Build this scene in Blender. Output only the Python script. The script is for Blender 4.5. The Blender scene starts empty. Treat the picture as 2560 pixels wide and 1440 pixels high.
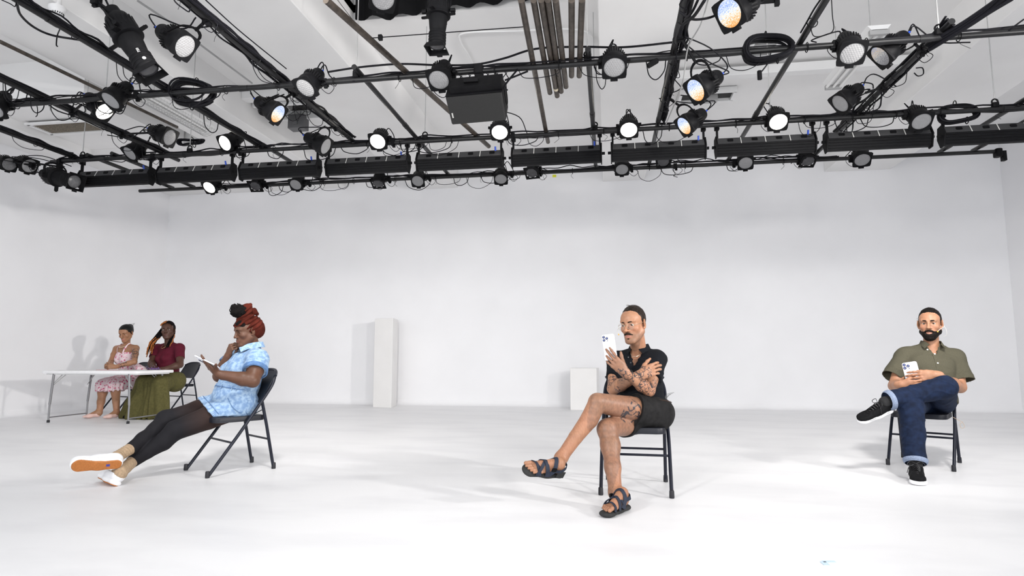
import bpy, math, random
import numpy as np
from math import sin, cos, pi, radians, atan
from mathutils import Vector, Matrix
random.seed(7)
SC = bpy.context.scene
COL = SC.collection

# ------------------------------------------------------------------ camera
F, PX, PY, CH = 1530.0, 1280.0, 720.0, 0.93
PITCH = atan((890.0 - PY) / F)
YAW = atan((1520.0 - PX) * cos(PITCH) / F)
FW = np.array([-sin(YAW) * cos(PITCH), cos(YAW) * cos(PITCH), sin(PITCH)])
RT = np.array([cos(YAW), sin(YAW), 0.0])
UP = np.cross(RT, FW)
CO = np.array([0.0, 0.0, CH])
cam = bpy.data.cameras.new('camera')
cam.sensor_width = 36.0
cam.lens = 36.0 * F / 2560.0
cam.clip_start = 0.05
cam.clip_end = 100
camo = bpy.data.objects.new('camera', cam)
COL.objects.link(camo)
camo.matrix_world = Matrix(((RT[0], UP[0], -FW[0], 0), (RT[1], UP[1], -FW[1], 0), (RT[2], UP[2], -FW[2], CH), (0, 0, 0, 1)))
SC.camera = camo

def J(px, py, y):
    """the point of the place seen at a pixel of the photograph, at the depth y"""
    d = FW + RT * (px - PX) / F + UP * (PY - py) / F
    return CO + d * (y / d[1])

def JZ(px, py, z):
    d = FW + RT * (px - PX) / F + UP * (PY - py) / F
    return CO + d * ((z - CH) / d[2])

# ------------------------------------------------------------------ world, light, exposure
W = bpy.data.worlds.new('world')
SC.world = W
W.use_nodes = True
W.node_tree.nodes['Background'].inputs[0].default_value = (0.93, 0.96, 1.0, 1)
W.node_tree.nodes['Background'].inputs[1].default_value = 2.0
SC.view_settings.view_transform = 'Standard'
SC.view_settings.look = 'None'
SC.view_settings.gamma = 1
SC.view_settings.use_curve_mapping = False
SC.view_settings.exposure = 0.04
SC.cycles.max_bounces = 8
SC.cycles.diffuse_bounces = 5
SC.cycles.use_denoising = True
SC.cycles.sample_clamp_indirect = 6.0

def area_light(name, loc, target, size, power, color=(1, 1, 1), spread=180):
    l = bpy.data.lights.new(name, 'AREA')
    l.shape = 'DISK'
    l.size = size
    l.energy = power
    l.color = color
    l.spread = radians(spread)
    o = bpy.data.objects.new(name, l)
    COL.objects.link(o)
    o.location = loc
    o.rotation_euler = (Vector(target) - Vector(loc)).to_track_quat('-Z', 'Y').to_euler()
    return o

# unseen area lights, most of them added to brighten the walls and floor
WARM = (1.0, 0.97, 0.94)
area_light('unseen_area_light', (3.2, -0.6, 2.7), (-8.0, 11.2, 1.8), 0.5, 60, WARM, 105)  # this and the next: added low behind the viewer to wash the back wall
area_light('unseen_area_light', (-3.2, -0.6, 2.7), (6.0, 11.2, 1.8), 0.5, 60, WARM, 105)
area_light('unseen_area_light', (5.2, 2.6, 2.6), (-8.4, 9.4, 1.3), 0.3, 62, WARM, 75)
area_light('unseen_area_light', (-2.0, 3.2, 3.5), (-5.0, 8.6, 0.0), 0.5, 42, WARM, 85)  # this and the next: added to brighten the far floor
area_light('unseen_area_light', (2.4, 3.2, 3.5), (3.2, 8.6, 0.0), 0.5, 42, WARM, 85)
area_light('unseen_area_light', (0.3, 1.2, 3.6), (0.4, 4.0, 0.3), 0.8, 4, WARM, 130)

# ------------------------------------------------------------------ materials
MATS = {}
def mat(name, col, rough=0.6, metal=0.0, spec=0.5, noise=0.0, nscale=8.0, bump=0.0, bscale=60.0, attr=None, emit=None, estr=0.0, sheen=0.0, alpha=1.0, trans=0.0, sss=0.0, col2=None, detail=4.0):
    if name in MATS:
        return MATS[name]
    m = bpy.data.materials.new(name)
    m.use_nodes = True
    nt = m.node_tree
    b = nt.nodes['Principled BSDF']
    b.inputs['Roughness'].default_value = rough
    b.inputs['Metallic'].default_value = metal
    b.inputs['Specular IOR Level'].default_value = spec
    b.inputs['Base Color'].default_value = (*col, 1)
    if trans: b.inputs['Transmission Weight'].default_value = trans
    if alpha < 1: b.inputs['Alpha'].default_value = alpha
    if sheen: b.inputs['Sheen Weight'].default_value = sheen
    if sss:
        b.inputs['Subsurface Weight'].default_value = sss
        b.inputs['Subsurface Radius'].default_value = (0.012, 0.005, 0.003)
        b.inputs['Subsurface Scale'].default_value = 1.0
    if emit:
        b.inputs['Emission Color'].default_value = (*emit, 1)
        b.inputs['Emission Strength'].default_value = estr
    tc = nt.nodes.new('ShaderNodeTexCoord')
    src = None
    if attr:
        a = nt.nodes.new('ShaderNodeAttribute'); a.attribute_name = attr
        src = a.outputs['Color']
    if noise or col2:
        n = nt.nodes.new('ShaderNodeTexNoise')
        n.inputs['Scale'].default_value = nscale
        n.inputs['Detail'].default_value = detail
        nt.links.new(tc.outputs['Object'], n.inputs['Vector'])
        mx = nt.nodes.new('ShaderNodeMix'); mx.data_type = 'RGBA'
        if col2:
            r = nt.nodes.new('ShaderNodeMapRange')
            r.inputs[1].default_value = 0.4; r.inputs[2].default_value = 0.62
            nt.links.new(n.outputs['Fac'], r.inputs[0]); nt.links.new(r.outputs[0], mx.inputs['Factor'])
            mx.inputs['A'].default_value = (*col, 1); mx.inputs['B'].default_value = (*col2, 1)
        else:
            mx.blend_type = 'MULTIPLY'
            r = nt.nodes.new('ShaderNodeMapRange')
            r.inputs[1].default_value = 0.3; r.inputs[2].default_value = 0.7
            r.inputs[3].default_value = 1 - noise; r.inputs[4].default_value = 1 + noise * 0.3
            nt.links.new(n.outputs['Fac'], r.inputs[0])
            mx.inputs['Factor'].default_value = 1.0
            mx.inputs['A'].default_value = (*col, 1)
            if src: nt.links.new(src, mx.inputs['A'])
            nt.links.new(r.outputs[0], mx.inputs['B'])
        src = mx.outputs['Result']
    if src: nt.links.new(src, b.inputs['Base Color'])
    if bump:
        n2 = nt.nodes.new('ShaderNodeTexNoise'); n2.inputs['Scale'].default_value = bscale; n2.inputs['Detail'].default_value = 3
        nt.links.new(tc.outputs['Object'], n2.inputs['Vector'])
        bp = nt.nodes.new('ShaderNodeBump'); bp.inputs['Strength'].default_value = bump; bp.inputs['Distance'].default_value = 0.01
        nt.links.new(n2.outputs['Fac'], bp.inputs['Height']); nt.links.new(bp.outputs['Normal'], b.inputs['Normal'])
    MATS[name] = m
    return m

BLACK = mat('black_powder_coat', (0.004, 0.004, 0.005), 0.55, 0.0, 0.13, noise=0.3, nscale=30)
BLACK2 = mat('black_matt_metal', (0.006, 0.006, 0.007), 0.65, 0.0, 0.13, noise=0.3, nscale=25)
PIPEM = mat('black_painted_steel_pipe', (0.007, 0.007, 0.008), 0.38, 0.0, 0.35, noise=0.4, nscale=14)
RAWM = mat('bare_brown_steel_pipe', (0.085, 0.07, 0.058), 0.42, 0.5, noise=0.5, nscale=22)
CABLE = mat('black_rubber_cable', (0.004, 0.004, 0.006), 0.55, 0.0, 0.15)
LENS = mat('frosted_lens', (0.27, 0.27, 0.275), 0.4, 0, 0.4, noise=0.06, nscale=45, detail=1)
LENSD = mat('dark_glass_lens', (0.04, 0.04, 0.045), 0.25, 0, 0.6, noise=0.3, nscale=20)
LENSM = mat('mid_grey_lens', (0.12, 0.12, 0.125), 0.3, 0, 0.6, noise=0.25, nscale=45, detail=1)
LIT = mat('lit_lens', (1, 1, 1), 0.4, emit=(1.0, 0.93, 0.82), estr=14)
BLUE = mat('blue_connector_plastic', (0.01, 0.06, 0.45), 0.4)
WALLM = mat('white_wall_paint', (0.86, 0.86, 0.875), 0.75, 0, 0.3, noise=0.03, nscale=1.3, bump=0.03, bscale=90)
CEILM = mat('white_ceiling_paint', (0.84, 0.835, 0.83), 0.8, 0, 0.3, noise=0.06, nscale=1.1)
TRIMM = mat('white_trim_paint', (0.80, 0.80, 0.80), 0.6)
STEELG = mat('galvanised_grey', (0.42, 0.42, 0.42), 0.5, 0.3)

# ------------------------------------------------------------------ mesh helpers
class MB:
    def __init__(s):
        s.v = []; s.f = []; s.mi = []; s.m = 0
    def add(s, vs, fs):
        o = len(s.v)
        s.v.extend([tuple(float(c) for c in v) for v in vs])
        for f in fs:
            s.f.append(tuple(i + o for i in f)); s.mi.append(s.m)
        return s
    def box(s, c, d, R=None):
        c = np.array(c, float); d = np.array(d, float) / 2
        R = np.eye(3) if R is None else np.array(R)
        vs = [c + R @ (d * np.array(k)) for k in ((-1,-1,-1),(1,-1,-1),(1,1,-1),(-1,1,-1),(-1,-1,1),(1,-1,1),(1,1,1),(-1,1,1))]
        return s.add(vs, [(0,3,2,1),(4,5,6,7),(0,1,5,4),(1,2,6,5),(2,3,7,6),(3,0,4,7)])
    def rbox(s, c, d, r, R=None, n=3, ax=2):
        """box with rounded corners about axis ax"""
        d = np.array(d, float) / 2
        i, j = [k for k in range(3) if k != ax]
        pts = []
        for (sx, sy, a0) in ((1, 1, 0), (-1, 1, 90), (-1, -1, 180), (1, -1, 270)):
            for k in range(n + 1):
                a = radians(a0 + 90 * k / n)
                pts.append((sx * (d[i] - r) + r * cos(a), sy * (d[j] - r) + r * sin(a)))
        b = min(r, d[ax]) * 0.35
        R = np.eye(3) if R is None else np.array(R)
        vs = []
        for (z, sc) in ((-d[ax], 1 - b / max(d[i], d[j])), (-d[ax] + b, 1), (d[ax] - b, 1), (d[ax], 1 - b / max(d[i], d[j]))):
            for p in pts:
                q = np.zeros(3); q[i] = p[0] * sc; q[j] = p[1] * sc; q[ax] = z
                vs.append(np.array(c) + R @ q)
        N = len(pts)
        fs = [tuple(range(N))[::-1], tuple(range(3 * N, 4 * N))]
        for a in range(3):
            for k in range(N):
                fs.append((a * N + k, a * N + (k + 1) % N, (a + 1) * N + (k + 1) % N, (a + 1) * N + k))
        return s.add(vs, fs)
    def tube(s, pts, r, n=8, closed=False, caps=True, flat=None):
        P = [np.array(p, float) for p in pts]
        N = len(P)
        rr = r if hasattr(r, '__len__') else [r] * N
        vs = []; prev = None
        for i in range(N):
            a = P[(i - 1) % N] if (closed or i > 0) else P[i]
            b = P[(i + 1) % N] if (closed or i < N - 1) else P[i]
            t = b - a; L = np.linalg.norm(t); t = t / L if L > 1e-9 else np.array((0, 0, 1.))
            if prev is None:
                u = np.cross(t, (0, 0, 1.))
                if np.linalg.norm(u) < 0.05: u = np.cross(t, (1., 0, 0))
            else:
                u = prev - t * (prev @ t)
                if np.linalg.norm(u) < 1e-6: u = np.cross(t, (1., 0.3, 0))
            u /= np.linalg.norm(u); prev = u
            w = np.cross(t, u)
            for k in range(n):
                a_ = 2 * pi * k / n
                fl = flat if flat else 1.0
                vs.append(P[i] + rr[i] * (u * cos(a_) + w * sin(a_) * fl))
        fs = []
        for i in range(N if closed else N - 1):
            for k in range(n):
                a0 = i * n; b0 = ((i + 1) % N) * n
                fs.append((a0 + k, a0 + (k + 1) % n, b0 + (k + 1) % n, b0 + k))
        if caps and not closed:
            fs.append(tuple(range(n))[::-1]); fs.append(tuple(range((N - 1) * n, N * n)))
        return s.add(vs, fs)
    def lathe(s, prof, n=20, M=None, ratio=1.0, cap0=True, cap1=True):
        """prof (r, z) about +Z, transformed by the 4x4 M"""
        vs = []
        for (r, z) in prof:
            for k in range(n):
                a = 2 * pi * k / n
                vs.append((r * cos(a), r * sin(a) * ratio, z))
        if M is not None:
            M = np.array(M); vs = [M[:3, :3] @ np.array(v) + M[:3, 3] for v in vs]
        fs = []
        for i in range(len(prof) - 1):
            for k in range(n):
                fs.append((i * n + k, i * n + (k + 1) % n, (i + 1) * n + (k + 1) % n, (i + 1) * n + k))
        if cap0: fs.append(tuple(range(n))[::-1])
        if cap1: fs.append(tuple(range((len(prof) - 1) * n, len(prof) * n)))
        return s.add(vs, fs)
    def ext(s, poly, a, b, fn):
        """extrude the 2D polygon from a to b, fn(u, v, t) gives the point"""
        N = len(poly)
        vs = [fn(p[0], p[1], a) for p in poly] + [fn(p[0], p[1], b) for p in poly]
        fs = [tuple(range(N))[::-1], tuple(range(N, 2 * N))] + [(k, (k + 1) % N, N + (k + 1) % N, N + k) for k in range(N)]
        return s.add(vs, fs)
    def build(s, name, mats, parent=None, smooth=True, local=False, bevel=0):
        me = bpy.data.meshes.new(name)
        me.from_pydata(s.v, [], s.f)
        mats = mats if isinstance(mats, (list, tuple)) else [mats]
        for m in mats: me.materials.append(m)
        if len(mats) > 1: me.polygons.foreach_set('material_index', s.mi)
        bm = __import__('bmesh').new(); bm.from_mesh(me)
        __import__('bmesh').ops.recalc_face_normals(bm, faces=bm.faces); bm.to_mesh(me); bm.free()
        if smooth:
            me.polygons.foreach_set('use_smooth', [True] * len(me.polygons))
            try: me.set_sharp_from_angle(angle=radians(38))
            except Exception: pass
        o = bpy.data.objects.new(name, me)
        COL.objects.link(o)
        if bevel:
            bv = o.modifiers.new('bevel', 'BEVEL'); bv.width = bevel; bv.segments = 2; bv.limit_method = 'ANGLE'
        if parent is not None: put(o, parent, local)
        return o

def put(o, parent, local=False):
    """child o of parent; its mesh is in world space unless local"""
    o.parent = parent
    if not local:
        o.matrix_parent_inverse = parent_matrix(parent).inverted()

def parent_matrix(p):
    m = p.matrix_basis.copy()
    if p.parent is not None:
        m = parent_matrix(p.parent) @ p.matrix_parent_inverse @ m
    return m

def thing(name, label, cat, loc=(0, 0, 0), group=None, M=None):
    o = bpy.data.objects.new(name, None)
    COL.objects.link(o)
    o.empty_display_size = 0.1
    if M is not None: o.matrix_basis = Matrix([list(map(float, r)) for r in M])
    else: o.location = [float(c) for c in loc]
    return tag(o, label, cat, group)

def tag(o, label, cat, group=None, kind=None):
    o['label'] = label; o['category'] = cat
    if group: o['group'] = group
    if kind: o['kind'] = kind
    return o

def struct(o, label=None):
    o['kind'] = 'structure'
    if label: o['label'] = label
    return o

def unit(v):
    v = np.array(v, float); return v / np.linalg.norm(v)

def frame(o, x, y, z):
    M = np.eye(4); M[:3, 0] = x; M[:3, 1] = y; M[:3, 2] = z; M[:3, 3] = o
    return M

def spline(pts, n=6):
    P = [np.array(p, float) for p in pts]
    P = [2 * P[0] - P[1]] + P + [2 * P[-1] - P[-2]]
    out = []
    for i in range(1, len(P) - 2):
        for k in range(n):
            t = k / n
            out.append(0.5 * ((2 * P[i]) + (P[i + 1] - P[i - 1]) * t + (2 * P[i - 1] - 5 * P[i] + 4 * P[i + 1] - P[i + 2]) * t * t + (3 * P[i] - P[i - 1] - 3 * P[i + 1] + P[i + 2]) * t ** 3))
    out.append(P[-2])
    return out
# ------------------------------------------------------------------ the room
WY, XL, XR, ZC, ZB = 11.45, -9.15, 6.75, 4.8, 4.22
WFY = float(JZ(890, 52, ZC)[1])
def floor_material():
    m = mat('white_painted_floor', (0.86, 0.86, 0.87), 0.42, 0, 0.35, bump=0.02, bscale=40)
    nt = m.node_tree; b = nt.nodes['Principled BSDF']
    tc = nt.nodes['Texture Coordinate']
    n = nt.nodes.new('ShaderNodeTexNoise'); n.inputs['Scale'].default_value = 1.1; n.inputs['Detail'].default_value = 5
    mp = nt.nodes.new('ShaderNodeMapping'); mp.inputs['Scale'].default_value = (1, 2.5, 1); mp.inputs['Rotation'].default_value = (0, 0, 0.3)
    nt.links.new(tc.outputs['Object'], mp.inputs['Vector']); nt.links.new(mp.outputs[0], n.inputs['Vector'])
    r = nt.nodes.new('ShaderNodeValToRGB')
    r.color_ramp.elements[0].position = 0.3; r.color_ramp.elements[0].color = (0.76, 0.76, 0.775, 1)
    r.color_ramp.elements[1].position = 0.55; r.color_ramp.elements[1].color = (0.83, 0.83, 0.84, 1)
    nt.links.new(n.outputs['Fac'], r.inputs[0]); nt.links.new(r.outputs[0], b.inputs['Base Color'])
    rr = nt.nodes.new('ShaderNodeMapRange'); rr.inputs[3].default_value = 0.32; rr.inputs[4].default_value = 0.5
    nt.links.new(n.outputs['Fac'], rr.inputs[0]); nt.links.new(rr.outputs[0], b.inputs['Roughness'])
    return m
FLOORM = floor_material()
YB = -2.5
struct(MB().box(((XL + XR) / 2, (WY + YB) / 2, -0.05), (XR - XL + 0.4, WY - YB + 0.4, 0.1)).build('floor', FLOORM, smooth=False))
struct(MB().box(((XL + XR) / 2, WY + 0.1, ZC / 2), (XR - XL + 0.4, 0.2, ZC)).build('wall_back', WALLM, smooth=False))
struct(MB().box((XL - 0.1, (WY + YB) / 2, ZC / 2), (0.2, WY - YB, ZC)).build('wall_left', WALLM, smooth=False))
struct(MB().box((XR + 0.1, (WY + YB) / 2, ZC / 2), (0.2, WY - YB, ZC)).build('wall_right', WALLM, smooth=False))
# ceiling slab with an open well between the first two beams
cb = MB()
for (x0, x1, y0, y1) in ((XL - .2, -2.86, YB, WY), (-0.04, XR + .2, YB, WY), (-2.86, -0.04, WFY, WY), (-2.86, -0.04, YB, 3.6)):
    cb.box(((x0 + x1) / 2, (y0 + y1) / 2, ZC + 0.1), (x1 - x0, y1 - y0, 0.2))
struct(cb.build('ceiling', CEILM, smooth=False))
wb = MB()
wb.box((-1.45, WFY + .05, ZC + .55), (2.82, .1, .9)).box((-1.45, 3.55, ZC + .55), (2.82, .1, .9)).box((-1.45, 4.9, ZC + 1.0), (2.9, 3.3, .1))
wb.box((-2.91, 4.9, ZC + .55), (.1, 3.1, .9)).box((.01, 4.9, ZC + .55), (.1, 3.1, .9))
struct(wb.build('trim_1', CEILM, smooth=False), 'white plastered sides of the open ceiling well')
n = 2
for (x0, x1, z0, y0, y1) in ((-3.75, -2.86, ZB, YB, WY), (-0.04, 0.74, ZB, YB, WY), (3.9, 5.0, ZB, YB, WY), (-6.3, -5.2, ZB + .1, YB, WY), (XL, -8.35, ZB - .05, YB, 8.6), (XL, -6.3, ZB + .1, 8.6, WY)):
    struct(MB().box(((x0 + x1) / 2, (y0 + y1) / 2, (z0 + ZC + .02) / 2), (x1 - x0, y1 - y0, ZC + .02 - z0)).build('trim_%d' % n, CEILM, smooth=False, bevel=0.01))
    n += 1
# cross boards between the beams
for (x0, x1, y, z, w) in ((-5.2, -3.75, 7.9, ZC - .1, .16), (-8.35, -6.3, 8.0, ZC - .12, .14), (-8.35, -6.3, 8.45, ZC - .16, .1), (.74, 3.9, 8.2, ZC - .1, .14)):
    struct(MB().box(((x0 + x1) / 2, y, z), (x1 - x0, w, .12)).build('trim_%d' % n, TRIMM, smooth=False, bevel=0.008))
    n += 1
# coved skirting in floor paint
struct(MB().ext([(0, 0), (.10, 0), (.05, .012), (.012, .05), (0, .10)], XL, XR, lambda u, v, t: (t, WY - u, v)).build('baseboard_back', WALLM))
struct(MB().ext([(0, 0), (.10, 0), (.05, .012), (.012, .05), (0, .10)], YB, WY, lambda u, v, t: (XL + u, t, v)).build('baseboard_left', WALLM))

# pedestals by the back wall
PED = mat('white_painted_plinth', (0.80, 0.79, 0.78), 0.6, noise=0.03, nscale=3)
def plinth(name, label, a, b, c, h):
    a, b, c = [np.array(JZ(*p, 0)) for p in (a, b, c)]
    d = a + (c - b)
    vs = [a, b, c, d] + [p + np.array((0, 0, h)) for p in (a, b, c, d)]
    o = MB().add(vs, [(0, 3, 2, 1), (4, 5, 6, 7), (0, 1, 5, 4), (1, 2, 6, 5), (2, 3, 7, 6), (3, 0, 4, 7)]).build(name, PED, smooth=False, bevel=0.006)
    tag(o, label, 'plinth', 'plinths along the back wall')
plinth('plinth', 'tall narrow white plinth standing against the back wall', (932, 1018), (978, 1020), (991, 1014), 1.62)
plinth('plinth', 'low wide white plinth behind the man in the black polo shirt', (1426, 1025), (1493, 1026), (1499, 1022), 0.72)

# things fixed to the ceiling
def vent(label, cx, cy, w, d, z, slats, fm=TRIMM, gm=None):
    t = thing('ceiling_vent', label, 'vent', (cx, cy, z))
    fr = MB()
    for (ox, oy, sx, sy) in ((0, -d / 2, w + .08, .05), (0, d / 2, w + .08, .05), (-w / 2, 0, .05, d), (w / 2, 0, .05, d)):
        fr.box((cx + ox, cy + oy, z - .012), (sx, sy, .03))
    fr.build('frame', fm, t, smooth=False)
    g = MB()
    for k in range(slats):
        yy = cy - d / 2 + d * (k + .5) / slats
        g.box((cx, yy, z - .005), (w, d / slats * .7, .012), np.array(Matrix.Rotation(.6, 3, 'X')))
    g.build('grille', gm or STEELG, t, smooth=False)
    MB().box((cx, cy, z + .004), (w, d, .006)).build('backing', mat('duct_shade', (.05, .045, .04), .8), t, smooth=False)  # dark sheet standing in for the shade behind the slats
TAN = mat('tan_filter_mesh', (0.23, 0.20, 0.16), 0.9, noise=0.4, nscale=60)
vent('long ceiling vent with a tan filter grille above the left wall', -7.75, 7.55, .95, .4, ZB + .05, 14, gm=TAN)
struct(MB().box((-7.5, 7.6, ZB + .33), (1.7, 1.9, .5)).build('trim_20', CEILM, smooth=False))
vent('small louvred ceiling vent right of the cable coil', 2.0, 7.75, .32, .42, ZC, 9)
def batten(label, M, L, tubes, guard):
    t = thing('fluorescent_light', label, 'ceiling light', M=M)
    b = MB(); b.ext([(-.11, 0), (.11, 0), (.07, -.05), (-.07, -.05)], -L / 2, L / 2, lambda u, v, q: (u, q, v)); b.build('housing', TRIMM, t, smooth=False, local=True)
    for k in range(tubes):
        x = (k - (tubes - 1) / 2) * .075
        MB().tube([(x, -L / 2 + .04, -.07), (x, L / 2 - .04, -.07)], .016, 10).build('tube', mat('unlit_fluorescent_tube', (.85, .85, .84), .3), t, local=True)
    for s in (-1, 1): MB().box((0, s * (L / 2 - .02), -.07), (.18, .04, .05)).build('end_cap', STEELG if not guard else TRIMM, t, smooth=False, local=True)
    if guard:
        g = MB()
        for k in range(int(L / .05)):
            y = -L / 2 + .03 + k * .05
            g.tube([(.12 * cos(a), y, -.03 - .11 * sin(a)) for a in np.linspace(0, pi, 9)], .0022, 4)
        for a in np.linspace(0.15, pi - .15, 7):
            g.tube([(.12 * cos(a), -L / 2, -.03 - .11 * sin(a)), (.12 * cos(a), L / 2, -.03 - .11 * sin(a))], .0022, 4)
        g.build('wire_guard', STEELG, t, local=True)
    for s in (-1, 1):
        MB().tube([(0, s * L * .35, 0), (0, s * L * .35, .62)], .004, 5).build('hanger_rod', STEELG, t, local=True)
    return t
batten('wire-guarded fluorescent fitting hung left of the lamp coil', frame((-5.6, 7.05, 4.18), (1, 0, 0), (0, 1, 0), (0, 0, 1)), 1.25, 2, True)
batten('bare white fluorescent fitting hung over the right of the rig', frame((2.72, 6.9, 4.2), (1, 0, 0), (0, 1, 0), (0, 0, 1)), 1.3, 3, False)
sd = thing('smoke_detector', 'round white smoke detector on the ceiling at the left', 'smoke detector', JZ(143, 30, 4.22))
p = JZ(143, 28, 4.25)
MB().lathe([(.075, .04), (.075, .015), (.062, .0), (.055, -.02), (.05, -.035), (.03, -.045)], 24, frame(p, (1, 0, 0), (0, 1, 0), (0, 0, 1))).build('housing', TRIMM, sd)
g = MB()
for k in range(18):
    a = 2 * pi * k / 18
    g.box(p + np.array((.0535 * cos(a), .0535 * sin(a), -.027)), (.006, .006, .014))
g.build('smoke_slots', BLACK2, sd, smooth=False)
MB().tube([p + np.array((0, 0, .03)), (p[0], p[1], ZC)], .03, 10).build('drop_pipe', TRIMM, sd)
# open service hatch with cable boxes
hx, hy = -4.5, 7.75
hatch = thing('service_hatch', 'open ceiling hatch with junction boxes and loose wires', 'hatch', (hx, hy, ZC))
MB().box((hx, hy + .6, ZC - .02), (1.3, .5, .05)).build('opening', mat('hatch_shade', (.04, .04, .04), .9), hatch, smooth=False)  # solid dark slab, its colour stands in for the shade inside the hatch
MB().box((hx, hy + .34, ZC - .1), (1.35, .05, .16)).box((hx, hy + .88, ZC - .1), (1.35, .05, .16)).build('frame', TRIMM, hatch, smooth=False)
for x in (-.25, .35):
    q = MB(); q.box((hx + x, hy + .45, ZC - .16), (.22, .12, .1)); bx = q.build('junction_box', STEELG, hatch, smooth=False)
    MB().box((hx + x - .11, hy + .38, ZC - .19), (.05, .03, .04)).build('lever', mat('orange_plastic', (.8, .25, .02), .5), bx, smooth=False)
for k in range(7):
    w = MB()
    a = np.array((hx - .6 + random.random() * 1.2, hy + .4, ZC - .12)); b = np.array((hx - .6 + random.random() * 1.2, hy + .5, ZC - .12))
    w.tube(spline([a, (a + b) / 2 + np.array((0, 0, -.12 - .15 * random.random())), b], 8), .004, 4)
    w.build('wire', CABLE, hatch)
SGREY = mat('dark_grey_panel', (.12, .12, .125), .6)
tag(MB().box((-4.72, 8.6, 4.55), (.26, .18, .22)).box((-4.72, 8.5, 4.53), (.07, .03, .07)).build('control_box', SGREY, smooth=False, bevel=.006), 'dark grey control box on the ceiling under the open hatch', 'box')
hh = thing('service_hatch', 'small open ceiling hatch behind the two colour-lit lamps', 'hatch', (1.55, 9.0, ZC))
MB().box((1.5, 9.0, ZC - .02), (.75, .3, .05)).build('opening', MATS['hatch_shade'], hh, smooth=False)  # same dark slab in place of the hatch's inner shade
MB().box((1.5, 8.84, ZC - .05), (.8, .04, .08)).box((1.5, 9.16, ZC - .05), (.8, .04, .08)).box((1.12, 9.0, ZC - .05), (.04, .3, .08)).box((1.88, 9.0, ZC - .05), (.04, .3, .08)).build('frame', TRIMM, hh, smooth=False)
MB().box((1.55, 9.0, ZC - .1), (.2, .12, .1)).build('junction_box', STEELG, hh, smooth=False)
# conduits on the ceiling
def conduit(label, pts, r, m, cat='conduit'):
    return tag(MB().tube(pts, r, 8).build('conduit', m), label, cat)
conduit('dark steel conduit running along the beam at far left', [JZ(0, 104, 4.24), JZ(443, 318, 4.24)], .022, RAWM)
conduit('thin grey conduit on the ceiling above the left lamps', [JZ(344, 2, 4.7), JZ(427, 57, 4.7), JZ(630, 208, 4.7)], .012, STEELG)
cd = tag(MB().tube(spline([(-.1, 7.3, 4.76), (-.15, 7.0, 4.76), (-.4, 6.85, 4.76), (-1.0, 6.8, 4.76), (-1.62, 6.75, 4.76), (-1.72, 6.95, 4.76), (-1.7, 7.3, 4.76), (-1.7, 7.75, 4.76)], 6), .013, 6).build('conduit', TRIMM), 'thin white conduit bending across the middle ceiling bay', 'conduit')
ob = thing('junction_box', 'clear twin junction box on the middle ceiling bay', 'box', (-1.7, 7.9, ZC))
MB().rbox((-1.78, 7.85, ZC - .04), (.13, .16, .08), .02).build('box_body', TRIMM, ob)
MB().rbox((-1.62, 7.85, ZC - .04), (.13, .16, .08), .02).build('box_body', TRIMM, ob)
for x in (-1.78, -1.62):
    MB().tube([(x, 7.85, ZC - .075), (x, 7.85, ZC - .095)], .03, 10).build('knob', STEELG, ob)
# wire stay across the well
UZ0 = 3.45
stay = thing('stay_wire', 'thin taut black wire with a clip under the open ceiling well', 'wire', JZ(950, 92, 3.45))
MB().tube([JZ(931, 95, UZ0), JZ(1311, 67, UZ0)], .004, 5).build('wire', CABLE, stay)
MB().box(JZ(951, 94, UZ0 - .01), (.03, .03, .04)).build('clip', BLACK, stay, smooth=False)
# black drape hanging in the well
dr = MB(); NX = 60; NZ = 8
DA, DB, DC_ = J(885, 48, WFY - .13), J(1010, 38, WFY - .13), J(1245, 2, WFY - .13)
vs = []
def drp(i, k, o): 
    x = -2.78 + 2.65 * i / NX; zb = np.interp(x, (DA[0], DB[0], DC_[0]), (DA[2], DB[2], DC_[2])) + .012 * sin(i * .5); z = ZC + .93 - (ZC + .93 - zb) * k / NZ
    return (x, WFY - .13 + .05 * sin(i * .9) * (.4 + .6 * k / NZ) + o, z)
for o in (0, .012):
    for i in range(NX + 1):
        for k in range(NZ + 1): vs.append(drp(i, k, o))
N1 = (NX + 1) * (NZ + 1); fs = []
for i in range(NX):
    for k in range(NZ):
        a = i * (NZ + 1) + k; fs += [(a, a + 1, a + NZ + 2, a + NZ + 1), (N1 + a, N1 + a + NZ + 1, N1 + a + NZ + 2, N1 + a + 1)]
for i in range(NX):
    a = i * (NZ + 1) + NZ; fs.append((a, N1 + a, N1 + a + NZ + 1, a + NZ + 1))
tag(dr.add(vs, fs).build('stage_drape', mat('black_drape_cloth', (.008, .008, .009), .95, spec=.1)), 'black cloth drape hung inside the open ceiling well', 'drape')
# floor marks
tape = mat('pale_blue_tape', (.55, .70, .86), .6)
a, b, c = [JZ(*p, .0015) for p in ((2057, 1404), (2088, 1404), (2068, 1413))]
fm = MB().box((a + b) / 2, (np.linalg.norm(b - a), .022, .002), frame(a, unit(b - a), np.cross((0, 0, 1), unit(b - a)), (0, 0, 1))[:3, :3])
fm.box((a + c) / 2, (np.linalg.norm(c - a), .026, .002), frame(a, unit(c - a), np.cross((0, 0, 1), unit(c - a)), (0, 0, 1))[:3, :3])
tag(fm.build('tape_mark', tape, smooth=False), 'pale blue angled tape mark on the floor in front', 'tape mark')
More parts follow.
